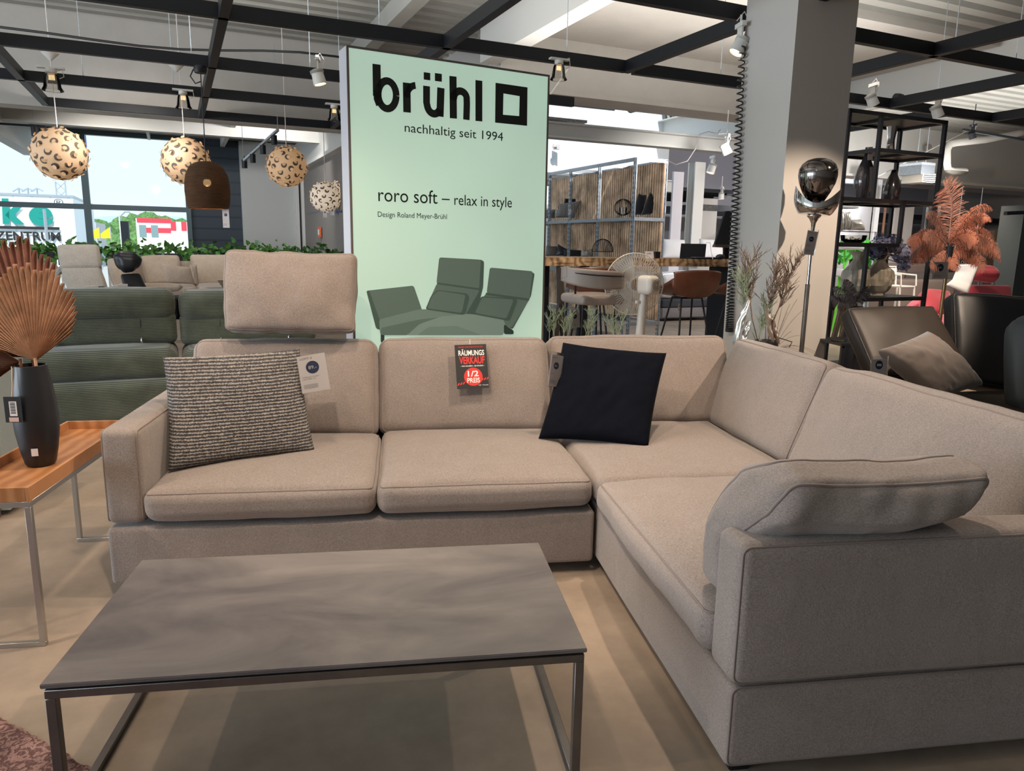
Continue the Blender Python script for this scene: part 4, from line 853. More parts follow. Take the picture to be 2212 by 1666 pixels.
# black recliner
V = 11.9; c = at(295, 640, v=V); br = thing('recliner_chair', 'black leather recliner with a rounded wrap headrest', 'armchair', (c.x, c.y, .3))
quadpad('headrest', up((257, 589), V), up((296, 585), V), up((304, 550), V), up((244, 543), V), .2, 'blackleather', br, r=.095, bulge=(.03, .02, .02), n=18)
quadpad('backrest', up((272, 640), V-.2), up((326, 640), V-.2), up((302, 588), V+.05), up((259, 590), V+.05), .12, 'blackleather', br, r=.04, bulge=(0, .03, 0))
mb = MB().tube([at(x, y, v=V-.2) for x, y in ((238, 628), (246, 621), (262, 618), (276, 618))], .03, 8); obj('armrest', mb, M_['greige'], br, world=True, label='beige padded armrest')
q = at(300, 650, v=V); mb = MB(); softbox(mb, .6, .6, .14, r=.05, M=frameM(q+Vector((0, -.2, -.1)), TH)); obj('seat', mb, M_['blackleather'], br, world=True, ang=60)
obj('swivel_base', MB().lathe([(0, .3), (.3, .3), (.3, .32), (.04, .34), (.04, q.z-.12)], (q.x, q.y-.2, 0), 24), M_['chrome'], br, world=True)
# beige sofa by the window
V = 13.2; c = at(400, 640, v=V); bs = thing('beige_sofa', 'beige sofa with wide loose back cushions under the planters', 'sofa', (c.x, c.y, .3))
quadpad('back_cushion', up((318, 613), V), up((390, 613), V), up((387, 549), V+.3), up((302, 550), V+.3), .2, 'beige', bs, r=.05, wr=.012, seed=3)
quadpad('back_cushion', up((427, 614), V), up((512, 614), V), up((512, 549), V+.3), up((410, 548), V+.3), .2, 'beige', bs, r=.05, wr=.006, seed=4)
quadpad('back_cushion', up((248, 622), V-.3), up((300, 622), V-.3), up((270, 553), V+.2), up((229, 556), V+.2), .2, 'beige', bs, r=.06, seed=6)
z = at(400, 612, v=V).z
p = at(250, 600, v=V); q = at(520, 600, v=V); u0, u1 = uvz(p)[0], uvz(q)[0]
mb = MB(); softbox(mb, (u1-u0)*.62, 1.3, .2, r=.07, bulge=(0, 0, .02), M=frameM(UV(u0+(u1-u0)*.31, V-.55, z-.1), TH)); obj('seat_cushion', mb, M_['beige'], bs, world=True, ang=60)
mb = MB(); softbox(mb, (u1-u0)*.4, 1.3, .2, r=.07, bulge=(0, 0, .02), M=frameM(UV(u0+(u1-u0)*.82, V-.55, z-.1), TH)); obj('seat_cushion', mb, M_['beige'], bs, world=True, ang=60)
quadpad('armrest', up((250, 634), V-1.2), up((392, 634), V-1.2), up((396, 614), V-1.2), up((250, 615), V-1.2), .3, 'beige', bs, r=.07)
obj('base', MB().box(u0, u1+.05, V-1.15, V+.25, .35, z-.2, Matrix.Rotation(TH, 4, 'Z')), M_['beige'], bs, world=True, bevel=.02)
obj('back_panel', MB().box(u0+.2, u1+.05, V+.3, V+.4, .35, z+.35, Matrix.Rotation(TH, 4, 'Z')), M_['beige'], bs, world=True, bevel=.02)
for i, (cs, s_, lb) in enumerate((([(360, 612), (425, 616), (414, 577), (349, 569)], 7, 'beige throw cushion lying slanted between the beige back cushions'), ([(412, 612), (431, 620), (425, 572), (410, 571)], 8, 'narrow beige cushion edge-on beside the slanted one'))):
    mb, f_ = pillow_mb(*[at(x, y, v=V-.25) for x, y in cs], .16 if i == 0 else .1, seed=s_, n=20); tag(obj('throw_pillow', mb, M_['beige'], ang=180), lb, 'pillow')
b0 = at(493, 570, v=V-.1); M = sheetM(b0, E1, (0, 0, 1)); k = V/1572
sc2 = thing('sale_card', 'small red and black sale card on the beige sofa by the window', 'sale card', b0)
obj('card', MB().box(0, 14*k, -.002, .002, 0, 21*k, M), M_['blackprint'], sc2, world=True); M2 = M @ Matrix.Translation((0, -.004, 0))
obj('red_field', MB().box(1.5*k, 12.5*k, -.001, 0, 3*k, 13*k, M2), M_['redprint'], sc2, world=True); text('VERKAUF', sc2, M_['redprint'], M2, 2*k, 12*k, 15*k, 18*k)
# another beige sofa at the far left
V = 13.8; c = at(80, 640, v=V); b3 = thing('beige_sofa', 'beige sofa back left of the high-backed recliner', 'sofa', (c.x, c.y, .3))
quadpad('backrest', up((20, 650), V), up((128, 650), V), up((122, 565), V+.2), up((14, 565), V+.2), .25, 'beige', b3, r=.06, wr=.01)
obj('seat', MB().box(uvz(up((20, 650), V))[0], uvz(up((128, 650), V))[0], V-.8, V, .3, .72, Matrix.Rotation(TH, 4, 'Z')), M_['beige'], b3, world=True, bevel=.03)
# small black table with bowl
V = 11.2; p = at(449, 625, v=V); q = at(505, 625, v=V); tb = thing('occasional_table', 'small dark table with a pale top in front of the beige sofa', 'table', (p.x, p.y, 0))
u0, u1 = uvz(p)[0], uvz(q)[0]; Mr = Matrix.Rotation(TH, 4, 'Z')
obj('tabletop', MB().box(u0, u1, V, V+.5, p.z-.045, p.z, Mr), mat('pale_stone', (.42, .37, .33), .4), tb, world=True, bevel=.003)
obj('cabinet', MB().box(u0+.02, u1, V+.02, V+.5, 0, p.z-.05, Mr), M_['blacksteel'], tb, world=True)
p = at(489, 622, v=V+.25); tag(obj('bowl', MB().lathe([(0, .0), (.04, 0), (.10, .10), (.115, .125), (.10, .12), (.04, .02), (0, .015)], (p.x, p.y, p.z-.02), 24), mat('speckled_wicker', (.16, .12, .08), .8, var=.7, vscale=60)), 'speckled bowl on the small dark table', 'bowl')
V = 12.0; p = at(380, 638, v=V); tag(obj('round_table', MB().lathe([(0, .3), (.25, .3), (.03, .33), (.03, p.z-.03), (.5, p.z-.03), (.5, p.z), (0, p.z)], (p.x, p.y, 0), 32), M_['blacksteel']), 'round black table edge showing above the green sofa', 'table')
# planters
M_['ivy'] = mat('pothos_leaf', (.075, .20, .035), .38, spec=.5, var=.55, vscale=9, vcol=(.03, .085, .02))
V = 15.0
def leaf(mb, c, s_, yaw, pit, roll):
    M = Matrix.Translation(c) @ Matrix.Rotation(yaw, 4, 'Z') @ Matrix.Rotation(pit, 4, 'X') @ Matrix.Rotation(roll, 4, 'Y')
    o_ = [(0, 0), (.32, -.12), (.5, .18), (.38, .6), (0, 1.1), (-.38, .6), (-.5, .18), (-.32, -.12)]
    vs = [(x*s_, -.12*s_*abs(x)*2, z*s_) for x, z in o_]+[(0, .06*s_, .45*s_)]
    mb.add(vs, [(8, i, (i+1) % 8) for i in range(8)], M)
for i, (xa, xb, lb, V) in enumerate([(-60, 118, 'black planter of trailing ivy at the left edge', 15), (126, 218, 'black planter of ivy behind the high-backed recliner', 15), (228, 281, 'black planter of ivy right of the window post', 15), (286, 419, 'black planter of ivy above the beige sofa', 15), (427, 560, 'black planter of ivy in front of the slate wall', 15), (566, 634, 'black planter of foliage in front of the pale wall', 15), (640, 731, 'black planter of dense foliage beside the lightbox sign', 12.0)]):
    p = at(xa, 541, v=V); q = at(xb, 541, v=V); u0, u1 = uvz(p)[0], uvz(q)[0]; zt = 1.20; random.seed(i)
    g = thing('planter', lb, 'planter', UV((u0+u1)/2, V, .3), TH, 'ivy planters'); hw = (u1-u0)/2
    obj('trough', MB().box(-hw, hw, -.15, .15, .68, .90), M_['blacksteel2'], g, bevel=.004)
    for x in (-hw+.03, hw-.03): obj('leg', MB().box(x-.02, x+.02, -.02, .02, 0, .68), M_['white'], g)
    random.seed(i+20); mb = MB(); nl = int(150*(u1-u0)); dense = i >= 5
    for k in range(nl if not dense else nl*2):
        s_ = random.uniform(.05, .12) if not dense else random.uniform(.04, .08)
        x = random.uniform(-hw-.03, hw+.03); y = random.uniform(-.18, .16); zz = .88+abs(random.gauss(0, .085)) if random.random() < .72 else .9-random.random()**1.5*.30
        if zz < .86: y = -.17-random.random()*.04; x = hw*random.choice((-1, 1))*random.uniform(.6, 1.0) if random.random() < .7 else x
        leaf(mb, (x, y, zz), s_, random.uniform(-.9, .9), random.uniform(-.9, .8), random.uniform(-2.6, 2.6))
    obj('foliage', mb, M_['ivy'], g, kind='stuff', weld=0, ang=180)
# notice board bits on the taupe wall
b0 = at(665, 466, u=2.54); o = thing('wall_lettering', 'small blue lettering on the taupe wall beside the sign', 'lettering', b0)
M = sheetM(at(690, 466, u=2.54), -E2*1, (0, 0, 1), .004)
M = Matrix(((-E2.x, E1.x, 0, b0.x-.01*E1.x), (-E2.y, E1.y, 0, b0.y-.01*E1.y), (0, 0, 1, b0.z), (0, 0, 0, 1)))
def wx(px, py): return hit(M, px, py)
for s, x0, y0, x1, y1 in (('●▪▪▬', 666, 462, 700, 454), ('20', 720, 462, 737, 453)):
    a = wx(x0, y0); b_ = wx(x1, y1); text(s if s == '20' else 'ONLINE', o, mat('blue_vinyl', (.05, .09, .30), .5), M, a[0], b_[0], a[1], b_[1], bold=.04)
p = at(693, 502, u=2.54); o = thing('alarm_box', 'small orange alarm box on the taupe wall', 'alarm', p, TH)
obj('body', MB().box(-.04, 0, -.11, .11, -.10, .10), mat('orange_plastic', (.62, .14, .05), .5), o, bevel=.01); obj('label', MB().box(-.045, -.039, -.07, .07, -.05, .05), M_['paper'], o)
# ------------------------------------------------------------------ pendants
def glowmat(name, col, e, es):
    return mat(name, col, .55, emit=e, es=es)
M_['petal'] = glowmat('warm_lit_petals', (.62, .44, .29), (1.0, .56, .25), .20); M_['petal2'] = glowmat('pale_lit_petals', (.70, .62, .54), (1, .78, .56), .30)
M_['hole'] = mat('shaded_petal_gap', (.14, .105, .08), .8)
def ball(label, px, py, rpx, v, squash=1, m='petal', seed=0, cordtop=4.2, group='round petal pendants'):
    p = at(px, py, v=v); R_ = rpx*(p-Vector((0, 0, EYE))).dot(cf)/F_PX*.93
    b = thing('petal_pendant_lamp', label, 'pendant lamp', p, 0, group)
    obj('cord', MB().tube([(0, 0, R_*squash*.9), (0, 0, cordtop-p.z)], .006, 6), M_['paper'], b)
    mb = MB(); mb.sphere((0, 0, 0), R_*.94, 36, 24, (1, 1, squash)); hb = MB(); random.seed(seed); n = 74
    for k in range(n):
        z = 1-2*(k+.5)/n; ph = k*2.39996; s_ = sqrt(1-z*z); nrm = Vector((s_*cos(ph), s_*sin(ph), z)); t1 = nrm.orthogonal().normalized(); t1.rotate(Matrix.Rotation(random.random()*6.28, 3, nrm)); t2 = nrm.cross(t1)
        def sp(x, y, h): q = (nrm+t1*x+t2*y).normalized()*R_*h; return Vector((q.x, q.y, q.z*squash))
        # comma-shaped gap and the raised rounded petal lip beside it
        L = []
        for j in range(15):
            a = j/14; an = radians(-20+220*a); w = .035+.045*sin(pi*min(1, a*1.25))
            L.append((.105*cos(an), .105*sin(an), w*1.55))
        vs = []
        for (x, y, w) in L: d = sqrt(x*x+y*y); vs += [sp(x*(1-w/d/2*1.1), y*(1-w/d/2*1.1), .948), sp(x*(1+w/d/2*1.1), y*(1+w/d/2*1.1), .948)]
        hb.add(vs, [(2*j, 2*j+1, 2*j+3, 2*j+2) for j in range(14)])
        cx_, cy_ = .0, .0; vs = [sp(cx_, cy_, .985)]
        for j in range(9): an = 2*pi*j/9; vs.append(sp(cx_+.075*cos(an), cy_+.075*sin(an), .955+.07*(cos(an)*.5+.5)))
        mb.add(vs, [(0, j+1, (j+1) % 9+1) for j in range(9)])
    obj('lamp_shade', mb, M_[m], b, weld=0, ang=50); obj('shade_openings', hb, M_['hole'], b, weld=0)
    L = bpy.data.lights.new('pendant_bulb', 'POINT'); L.energy = 12; L.color = (1, .7, .42); L.shadow_soft_size = .25
    return b
ball('large round petal pendant, leftmost in front of the window', 129, 333, 62, 10, seed=1)
ball('large round petal pendant behind the dark dome lamp', 401, 348, 56, 10.2, seed=2)
ball('round petal pendant in front of the pale wall, left of the sign', 620, 360, 48, 10.4, seed=3)
ball('flattened petal pendant partly cut by the sign edge, lower left one', 703, 425, 37, 12.6, .95, 'petal2', 4, 3.5)
ball('flattened petal pendant mostly hidden behind the sign edge', 740, 420, 36, 12.7, .95, 'petal2', 5, 3.5)
# ceiling roses of the ball pendants
for px, py, lb in ((108, 115, 'small white cone ceiling rose at upper left'), (380, 140, 'small white cone ceiling rose beside the dark pendant plug')):
    p = at(px, py, v=10); tag(obj('ceiling_rose', MB().lathe([(0, -.08), (.01, -.08), (.09, 0), (0, 0)], p, 16), M_['white']), lb, 'ceiling rose')
# dark dome pendant
p = at(448, 403, v=7.5); dp = thing('dome_pendant_lamp', 'dark brown cardboard dome pendant with a price tag hanging from it', 'pendant lamp', p)
kk = 7.62/1572*1.02; prof = [(.0, 45), (12, 44.5), (22, 41), (31, 33), (37, 20), (39.5, 5), (40, -10), (38.5, -28), (36, -41), (35, -41), (37.5, -28), (39, -10), (38, 8), (30, 32), (12, 43), (0, 43.5)]
shell = wave('corrugated_dark_card', (.018, .010, .006), (.16, .075, .032), 30, 'Z', rough=.8, bump=.8, pos=(.2, .8), noisy=.3)
nt_ = shell.node_tree; nt_.nodes['Principled BSDF'].inputs['Alpha'].default_value = .86
obj('lamp_shade', MB().lathe([(r*kk, z*kk) for r, z in prof], n=40), shell, dp)
obj('bulb', MB().sphere((0, 0, 7*kk), .035, 16, 12), mat('lit_bulb', (1, .8, .5), .3, emit=(1, .62, .30), es=14), dp)
obj('bulb_holder', MB().tube([(0, 0, .05), (0, 0, .20)], .02, 10), M_['blacksteel'], dp)
top = at(429, 150, v=7.5); obj('cord', MB().tube([(0, 0, .2), (0, 0, top.z-p.z)], .005, 6), M_['blacksteel'], dp)
obj('canopy', MB().lathe([(0, -.03), (.05, -.03), (.06, 0), (.05, .03), (0, .03)], (0, 0, top.z-p.z), 20).tube([(-.06, 0, top.z-p.z), (-.09, 0, top.z-p.z-.06), (-.05, 0, top.z-p.z-.12), (0, 0, top.z-p.z-.1)], .006, 6), M_['blacksteel'], dp)
L = bpy.data.lights.new('pendant_bulb', 'POINT'); L.energy = 5; L.color = (1, .62, .32); L.shadow_soft_size = .04
lo = bpy.data.objects.new('pendant_bulb', L); C.objects.link(lo); lo.location = p+Vector((0, 0, -.03))
b0 = at(482, 492, v=7.45); M = sheetM(b0, (1, 0, 0), (0, 0, 1)); price_tag('narrow price tag hanging below the dark dome pendant', M, 12*kk, 36*kk, '149.-', ['Lampe'], sleeve=False)
obj('tag_string', MB().tube([at(488, 455, v=7.45), at(485, 445, v=7.45)], .003, 5), M_['paper'], dp, world=True)
for x, y, v, s_ in ((702, 458, 12.6, 1), (718, 453, 12.6, 2)):
    b0 = at(x-4, y+12, v=v); M = sheetM(b0, (1, 0, 0), (0, 0, 1)); price_tag('tiny white tag under the flattened petal pendant, %s one' % ('left' if s_ == 1 else 'right'), M, 8*v/1572, 16*v/1572, '299.-', [], sleeve=False)
# spotlights on the grid
M_['lens'] = mat('lit_lens', (1, .9, .7), .3, emit=(1, .74, .42), es=6); M_['whiteplastic'] = mat('white_plastic', (.66, .65, .62), .4)
def trackspot(label, px, py, v, tilt=0, yaw=0, lit=True, s_=1.0, mt='whiteplastic', group=None):
    p = at(px, py, v=v); t = thing('track_spotlight', label, 'spotlight', p, yaw, group)
    Mx = Matrix.Rotation(tilt, 4, 'Y')
    obj('lamp_head', MB().lathe([(0, .06*s_), (.035*s_, .06*s_), (.045*s_, .03*s_), (.05*s_, -.05*s_), (.045*s_, -.05*s_), (.04*s_, -.035*s_)], n=24, M=Mx), M_[mt], t)
    obj('lens', MB().lathe([(0, -.042*s_), (.044*s_, -.042*s_)], n=24, M=Mx), M_['lens'] if lit else M_['blacksteel'], t, ang=180)
    obj('bracket', MB().bar((0, .0, .04*s_), (.0, .0, .12*s_), .07*s_, .012).bar((0, 0, .12*s_), (0, 0, .15*s_), .12*s_, .03), M_[mt], t)
    zt_b = (3.01 if v < 8 else (3.4 if v > 8.5 and v < 9 else 4.2 if px > 1600 or v < 11 else 3.0))-p.z
    if zt_b > .16: obj('stem', MB().tube([(0, 0, .13), (0, 0, zt_b)], .008, 6), M_[mt], t)
    mb = MB()
    for k in range(4): mb.lathe([(.046*s_, .055*s_-k*.008), (.052*s_, .053*s_-k*.008), (.046*s_, .051*s_-k*.008)], n=20, M=Mx)
    obj('cooling_fins', mb, M_[mt], t, weld=0)
    obj('loop_cable', MB().tube([(.03, 0, .07), (.06, 0, .16), (.02, 0, .22), (-.03, 0, .16)], .004, 6), M_['paper'], t)
    return t
trackspot('white spotlight on the second cross beam, left of the sign', 688, 168, 7.45, -.25, s_=1.25)
trackspot('lit white spotlight partly hidden by the left edge of the pillar', 1597, 100, 4.2, .5, s_=1.0)
trackspot('white spotlight above the black shelf, left of the pair', 1884, 217, 5.8, -.5, s_=1.15)
trackspot('lit white spotlight above the right corner of the black shelf', 2024, 241, 5.8, -.5, s_=1.2)
trackspot('black spotlight on the far track right of the shelf', 2100, 292, 9.5, -.4, lit=False, mt='blacksteel', s_=1.3)
trackspot('small black spotlight at the right edge', 2200, 362, 12, -.4, mt='blacksteel', s_=1.4)
trackspot('small black spotlight on the lower far track', 2173, 394, 12.6, -.4, mt='blacksteel', lit=False, s_=1.2)
trackspot('white spotlight with open bracket left of the coiled cable', 1568, 323, 8.7, -.5, lit=False, s_=1.4)
trackspot('lit white spotlight above the leaning monitor', 1537, 365, 11.5, .3, s_=1.6)
trackspot('small lit spotlight among the black ceiling slats', 1558, 424, 13, 0, s_=1.3)
M_['bellglass'] = glass('bell_glass', (.93, .92, .90)); M_['filament'] = mat('filament', (1, .6, .3), .4, emit=(1, .55, .25), es=3)
for px, py, v, s_, lb in ((112, 173, 9.1, 1.35, 'glass bell spotlight at the far left'), (396, 216, 9.1, 1.15, 'glass bell spotlight beside the lengthwise beam'), (722, 244, 9.1, 1.1, 'glass bell spotlight at the left edge of the sign'), (1207, 152, 5.9, 1.0, 'glass bell spotlight just right of the sign top')):
    p = at(px, py, v=v); t = thing('bell_spotlight', lb, 'spotlight', p, TH, 'glass bell spotlights')
    obj('glass_bell', MB().lathe([(.035*s_, .06*s_), (.05*s_, .02*s_), (.06*s_, -.05*s_), (.075*s_, -.075*s_), (.072*s_, -.078*s_), (.057*s_, -.05*s_), (.047*s_, .02*s_), (.033*s_, .058*s_)], n=28), M_['bellglass'], t)
    obj('socket', MB().lathe([(0, .08*s_), (.038*s_, .08*s_), (.038*s_, .04*s_), (0, .04*s_)], n=20).box(-.09*s_, .09*s_, -.03, .03, .08*s_, .095*s_), M_['whiteplastic'], t)
    mb = MB()
    for k in range(5): mb.tube([((k-2)*.008*s_, 0, .035*s_), ((k-2)*.009*s_, 0, .0)], .002*s_, 5)
    obj('filament', mb, M_['filament'], t, weld=0); obj('loop_cable', MB().tube([(.05, 0, .09), (.10, 0, .11), (.11, 0, .04), (.07, 0, .02)], .004, 6), M_['paper'], t)
# track with four black cylinders in front of the pale wall
A_, B_ = at(526, 348, v=12.0), at(600, 281, v=10.6)
tr = thing('track_light', 'slanting track rail with black cylinder spots left of the sign', 'track light', (A_+B_)/2)
obj('rail', MB().bar(A_, B_, .035, .03), M_['galv'], tr, world=True)
for px, py, v in ((528, 352, 12.0), (546, 340, 11.6), (568, 321, 11.2), (592, 300, 10.8)):
    q = at(px, py, v=v); obj('spot_cylinder', MB().lathe([(0, .045), (.04, .045), (.04, -.075), (0, -.075)], q, 20).tube([q+Vector((0, 0, .04)), q+Vector((0, 0, .1))], .008, 6), M_['blacksteel'], tr, world=True)
obj('hanger', MB().tube([B_, (B_.x, B_.y, 4.0)], .004, 5).tube([A_, (A_.x, A_.y, 3.5)], .004, 5), M_['galv'], tr, world=True)
A_, B_ = at(-20, 266, v=13), at(100, 274, v=13); tr = thing('track_light', 'black track rail with one cylinder spot at the left edge', 'track light', (A_+B_)/2)
obj('rail', MB().bar(A_, B_, .035, .03), M_['blacksteel'], tr, world=True); q = at(76, 286, v=13)
obj('spot_cylinder', MB().lathe([(0, .09), (.05, .09), (.05, -.06), (0, -.06)], q, 20), M_['blacksteel'], tr, world=True); obj('hanger', MB().tube([q, (q.x, q.y, 3.5)], .004, 5), M_['galv'], tr, world=True)
# ================================================================== PILLAR AND LAMP
PM = at(1725.2, 0, Y=4.58); PM2 = uvz(PM); pu, pv = PM2[0], PM2[1]
rC = uvz(at(1855.8, 0, v=pv)); 
# right corner on the same v, left corner on the same u
wU = rC[0]-pu; lC = uvz(at(1614.7, 0, u=pu)); wV = lC[1]-pv
pil = struct('wall_pillar', MB().box(pu, pu+wU, pv, pv+wV, 0, 4.2), mat('pillar_paint', (.50, .475, .45), .75, bump=.04, bscale=80), label='square painted pillar right of the desk'); UB(pil)
# coiled cable hanging along the pillar
A_ = at(1604, 92, u=pu-.035); B_ = at(1575, 716, u=pu-.035); mb = MB(); pts = []; nT = 62; r_ = .024
d = B_-A_
for i in range(nT*10+1):
    f = i/(nT*10); a = 2*pi*i/10; g = 1-(1-f)**1.0; ff = f**.82 if f < 1 else 1
    pts.append(A_+d*(1-(1-f)**1.45)+E1*(r_*cos(a)*(.7+.3*min(1, f*3)))+E2*(r_*sin(a)))
tag(obj('coiled_cable', MB().tube(pts, .0052, 6), M_['blacksteel2'], ang=180), 'long black coiled cable hanging down the left edge of the pillar', 'cable')
# balloon lamp
Yl = 4.32; bp_ = at(1731, 755, Y=Yl); tp_ = at(1757, 490, Y=Yl); lx, ly = (bp_.x+tp_.x)/2, Yl
bl_ = thing('balloon_floor_lamp', 'chrome floor lamp with a smoked balloon-shaped head over a mirrored bowl', 'floor lamp', (lx, ly, 0))
zc = at(1764, 388, Y=Yl).z; rr = .117
prof = [(0, -.185), (.018, -.175), (.05, -.13), (.083, -.075), (.105, -.025), (.115, .02), (.113, .06), (.098, .09), (.07, .113), (.035, .125), (0, .128)]
obj('balloon_head', MB().lathe(prof, (0, 0, zc), 48), M_['smokechrome'], bl_, ang=80)
zb = at(1760, 465, Y=Yl).z; fn_ = []
def cut(a, z): return 1
mb = MB(); R2 = .135
def bowlp(a, b):
    an = 2*pi*a; rim = .088+.055*cos(2*an); pr = b
    rr_ = R2*min(1, sin(min(1, pr*1.25)*pi/2)**.8*1.0+.0) ; z_ = (pr**2.6)*(.03)+max(0, pr-.35)/.65*rim
    return Vector((rr_*cos(an), rr_*sin(an), z_))
mb.grid(bowlp, 64, 18, M=Matrix.Translation((0, 0, zb)) @ Matrix.Rotation(radians(4), 4, 'Y') @ Matrix.Rotation(radians(-30), 4, 'Z'))
bm_o = obj('mirror_bowl', mb, M_['chrome'], bl_, ang=80)
obj('neck', MB().lathe([(.006, -.12), (.012, -.075), (.014, -.05), (.03, -.02), (.042, -.008), (.042, 0), (0, 0.004)], (0, 0, zb), 32), M_['chrome'], bl_, ang=60)
zj = at(1750, 614, Y=Yl).z
obj('upper_pole', MB().tube([(0, 0, zj), (0, 0, zb-.11)], .0095, 16), M_['chrome'], bl_, ang=60); obj('lower_pole', MB().tube([(0, 0, .02), (0, 0, zj)], .0145, 16), M_['steelgrey'], bl_, ang=60)
obj('base', MB().lathe([(0, 0), (.14, 0), (.14, .015), (.02, .022), (0, .022)], n=40), M_['chrome'], bl_, ang=40)
b0 = at(1735, 549, Y=Yl-.03); b1 = at(1756, 552, Y=Yl-.03); M = sheetM(b0, b1-b0, at(1747, 498, Y=Yl-.03)-b0)
price_tag('price tag reading 179 hanging on the balloon lamp pole', M, (b1-b0).length*1.05, (at(1747, 498, Y=Yl-.03)-b0).length, '179.-', ['Stehleuchte', 'Balloon Soho'])
# dried flower arrangement behind the sofa corner
def sprig(mb, p, d, L, n, r0, rnd, depth=0):
    q = Vector(p); d = Vector(d).normalized(); st = L/7; pts = [q.copy()]
    for i in range(7):
        d = (d+Vector((rnd.uniform(-.18, .18), rnd.uniform(-.18, .18), rnd.uniform(-.05, .12)))).normalized(); q = q+d*st; pts.append(q.copy())
        if depth < 2 and i > 0:
            for k in range(n):
                e = (d+Vector((rnd.uniform(-1, 1), rnd.uniform(-1, 1), rnd.uniform(-.2, .6)))*.9).normalized(); sprig(mb, q, e, L*(.36 if depth == 0 else .4), 1, r0*.7, rnd, depth+1)
    mb.tube(pts, [r0*(1-.7*i/7) for i in range(8)], 4, cap=False)
rnd = random.Random(5)
M_['dryplant'] = mat('dry_grass_brown', (.20, .145, .11), .9, var=.4, vscale=20); M_['drygreen'] = mat('dry_grass_green', (.30, .36, .25), .9, var=.3, vscale=20)
vb = at(1655, 735, Y=4.36); 
vv = tag(obj('vase', MB().lathe([(0, 0), (.07, 0), (.085, .2), (.09, .5), (.075, vb.z-.02), (.07, vb.z), (.06, vb.z-.02), (0, .1)], (vb.x, vb.y, 0), 28), M_['blacksteel2']), 'dark floor vase holding the dried branches behind the sofa corner', 'vase')
for i, (px, py, dx, dz, L, mt_, lb) in enumerate([(1625, 690, -.25, 1, .34, 'dryplant', 'feathery brown dried branch, left one in the floor vase'), (1668, 700, .35, 1, .38, 'dryplant', 'feathery brown dried branch bending right in front of the pillar'), (1640, 735, .0, 1, .22, 'drygreen', 'pale greenish dried sprig low in the floor vase'), (1655, 690, 0, 1, .3, 'dryplant', 'upright brown dried branch in the middle of the floor vase'), (1612, 690, -.35, 1, .26, 'drygreen', 'greenish dried tip at the left of the arrangement')]):
    p = at(px, py, Y=4.30+.02*i); mb = MB(); sprig(mb, p, (dx, rnd.uniform(-.1, .1), dz), L, 5, .0048, rnd)
    mb.tube([p, (vb.x+(p.x-vb.x)*.3, vb.y, vb.z-.05)], .003, 5); tag(obj('dried_branch', mb, M_[mt_], weld=0, ang=180), lb, 'dried branch')
mb = MB()
for k in range(16):
    a = rnd.uniform(.1, 1.5); L = rnd.uniform(.25, .5); p0 = Vector((vb.x+.04, vb.y-.02, vb.z-.08)); pts = []
    for i in range(9): f = i/8; pts.append(p0+Vector((L*.62*f*cos(a)*(1+.2*f), -.03*f*rnd.uniform(.9, 1.1), L*(sin(a)*f-.55*f*f*cos(a)))))
    mb.tube(pts, .0011, 4, cap=False)
tag(obj('dried_grass', mb, M_['dryplant'], weld=0, ang=180), 'tuft of thin curved dried grass in front of the pillar', 'dried grass', kind='stuff')
M_['foil'] = mat('silver_foil', (.62, .62, .62), .28, metal=.9, bump=1, bscale=14); M_['goldfoil'] = mat('copper_foil', (.55, .42, .34), .32, metal=.8, bump=1, bscale=18)
def foil(label, base, tip, w, mt_, seed):
    b = Vector(base); t = Vector(tip); ax = t-b; L = ax.length; s_ = ax.cross(Vector((0, -1, 0))).normalized(); mb = MB()
    def fn2(a, c): 
        x = (a*2-1); ww = w*(sin(pi*min(.985, c*.93+.03))**.55); e = noise.noise(Vector((x*2, c*5, seed)))*.02
        return b+ax*c+s_*x*ww+Vector((0, -.03*(1-x*x)+e, 0))
    mb.grid(fn2, 10, 26); tag(obj('foil_leaf', mb, M_[mt_], ang=180), label, 'leaf ornament')
foil('crumpled silver leaf ornament at the left of the dried arrangement', at(1585, 745, Y=4.28), at(1615, 648, Y=4.28), .022, 'foil', 1)
foil('small silver leaf ornament beside the tall one', at(1602, 745, Y=4.26), at(1617, 693, Y=4.26), .016, 'foil', 2)
foil('copper-toned leaf ornament in the middle of the dried arrangement', at(1668, 738, Y=4.27), at(1655, 665, Y=4.27), .018, 'goldfoil', 3)
foil('narrow copper-toned leaf ornament leaning right', at(1680, 742, Y=4.25), at(1668, 690, Y=4.25), .012, 'goldfoil', 4)
mb = MB().tube([at(x, y, Y=4.3) for x, y in ((1680, 729), (1711, 739), (1705, 750))], .003, 6); tag(obj('wire_stand', mb, M_['blacksteel']), 'thin bent wire of a stand behind the sofa corner', 'wire')
# pale fern tips peeping over the sofa back
for i, (px, lb) in enumerate([(1195, 'pale green plant tip peeping over the sofa back at the sign edge'), (1222, 'pale green plant tip under the hanging price tag'), (1268, 'pale green plant tip in front of the table foot'), (1330, 'pale green plant tip left of the fan stand')]):
    p = at(px, 735, Y=4.55); mb = MB()
    for k in range(3): sprig(mb, p+Vector((rnd.uniform(-.03, .03), 0, 0)), (rnd.uniform(-.4, .4), 0, 1), .16, 2, .003, rnd)
    mb.tube([p, (p.x, p.y, 0)], .004, 5); tag(obj('potted_fern', mb, M_['drygreen'], weld=0, ang=180), lb, 'plant')
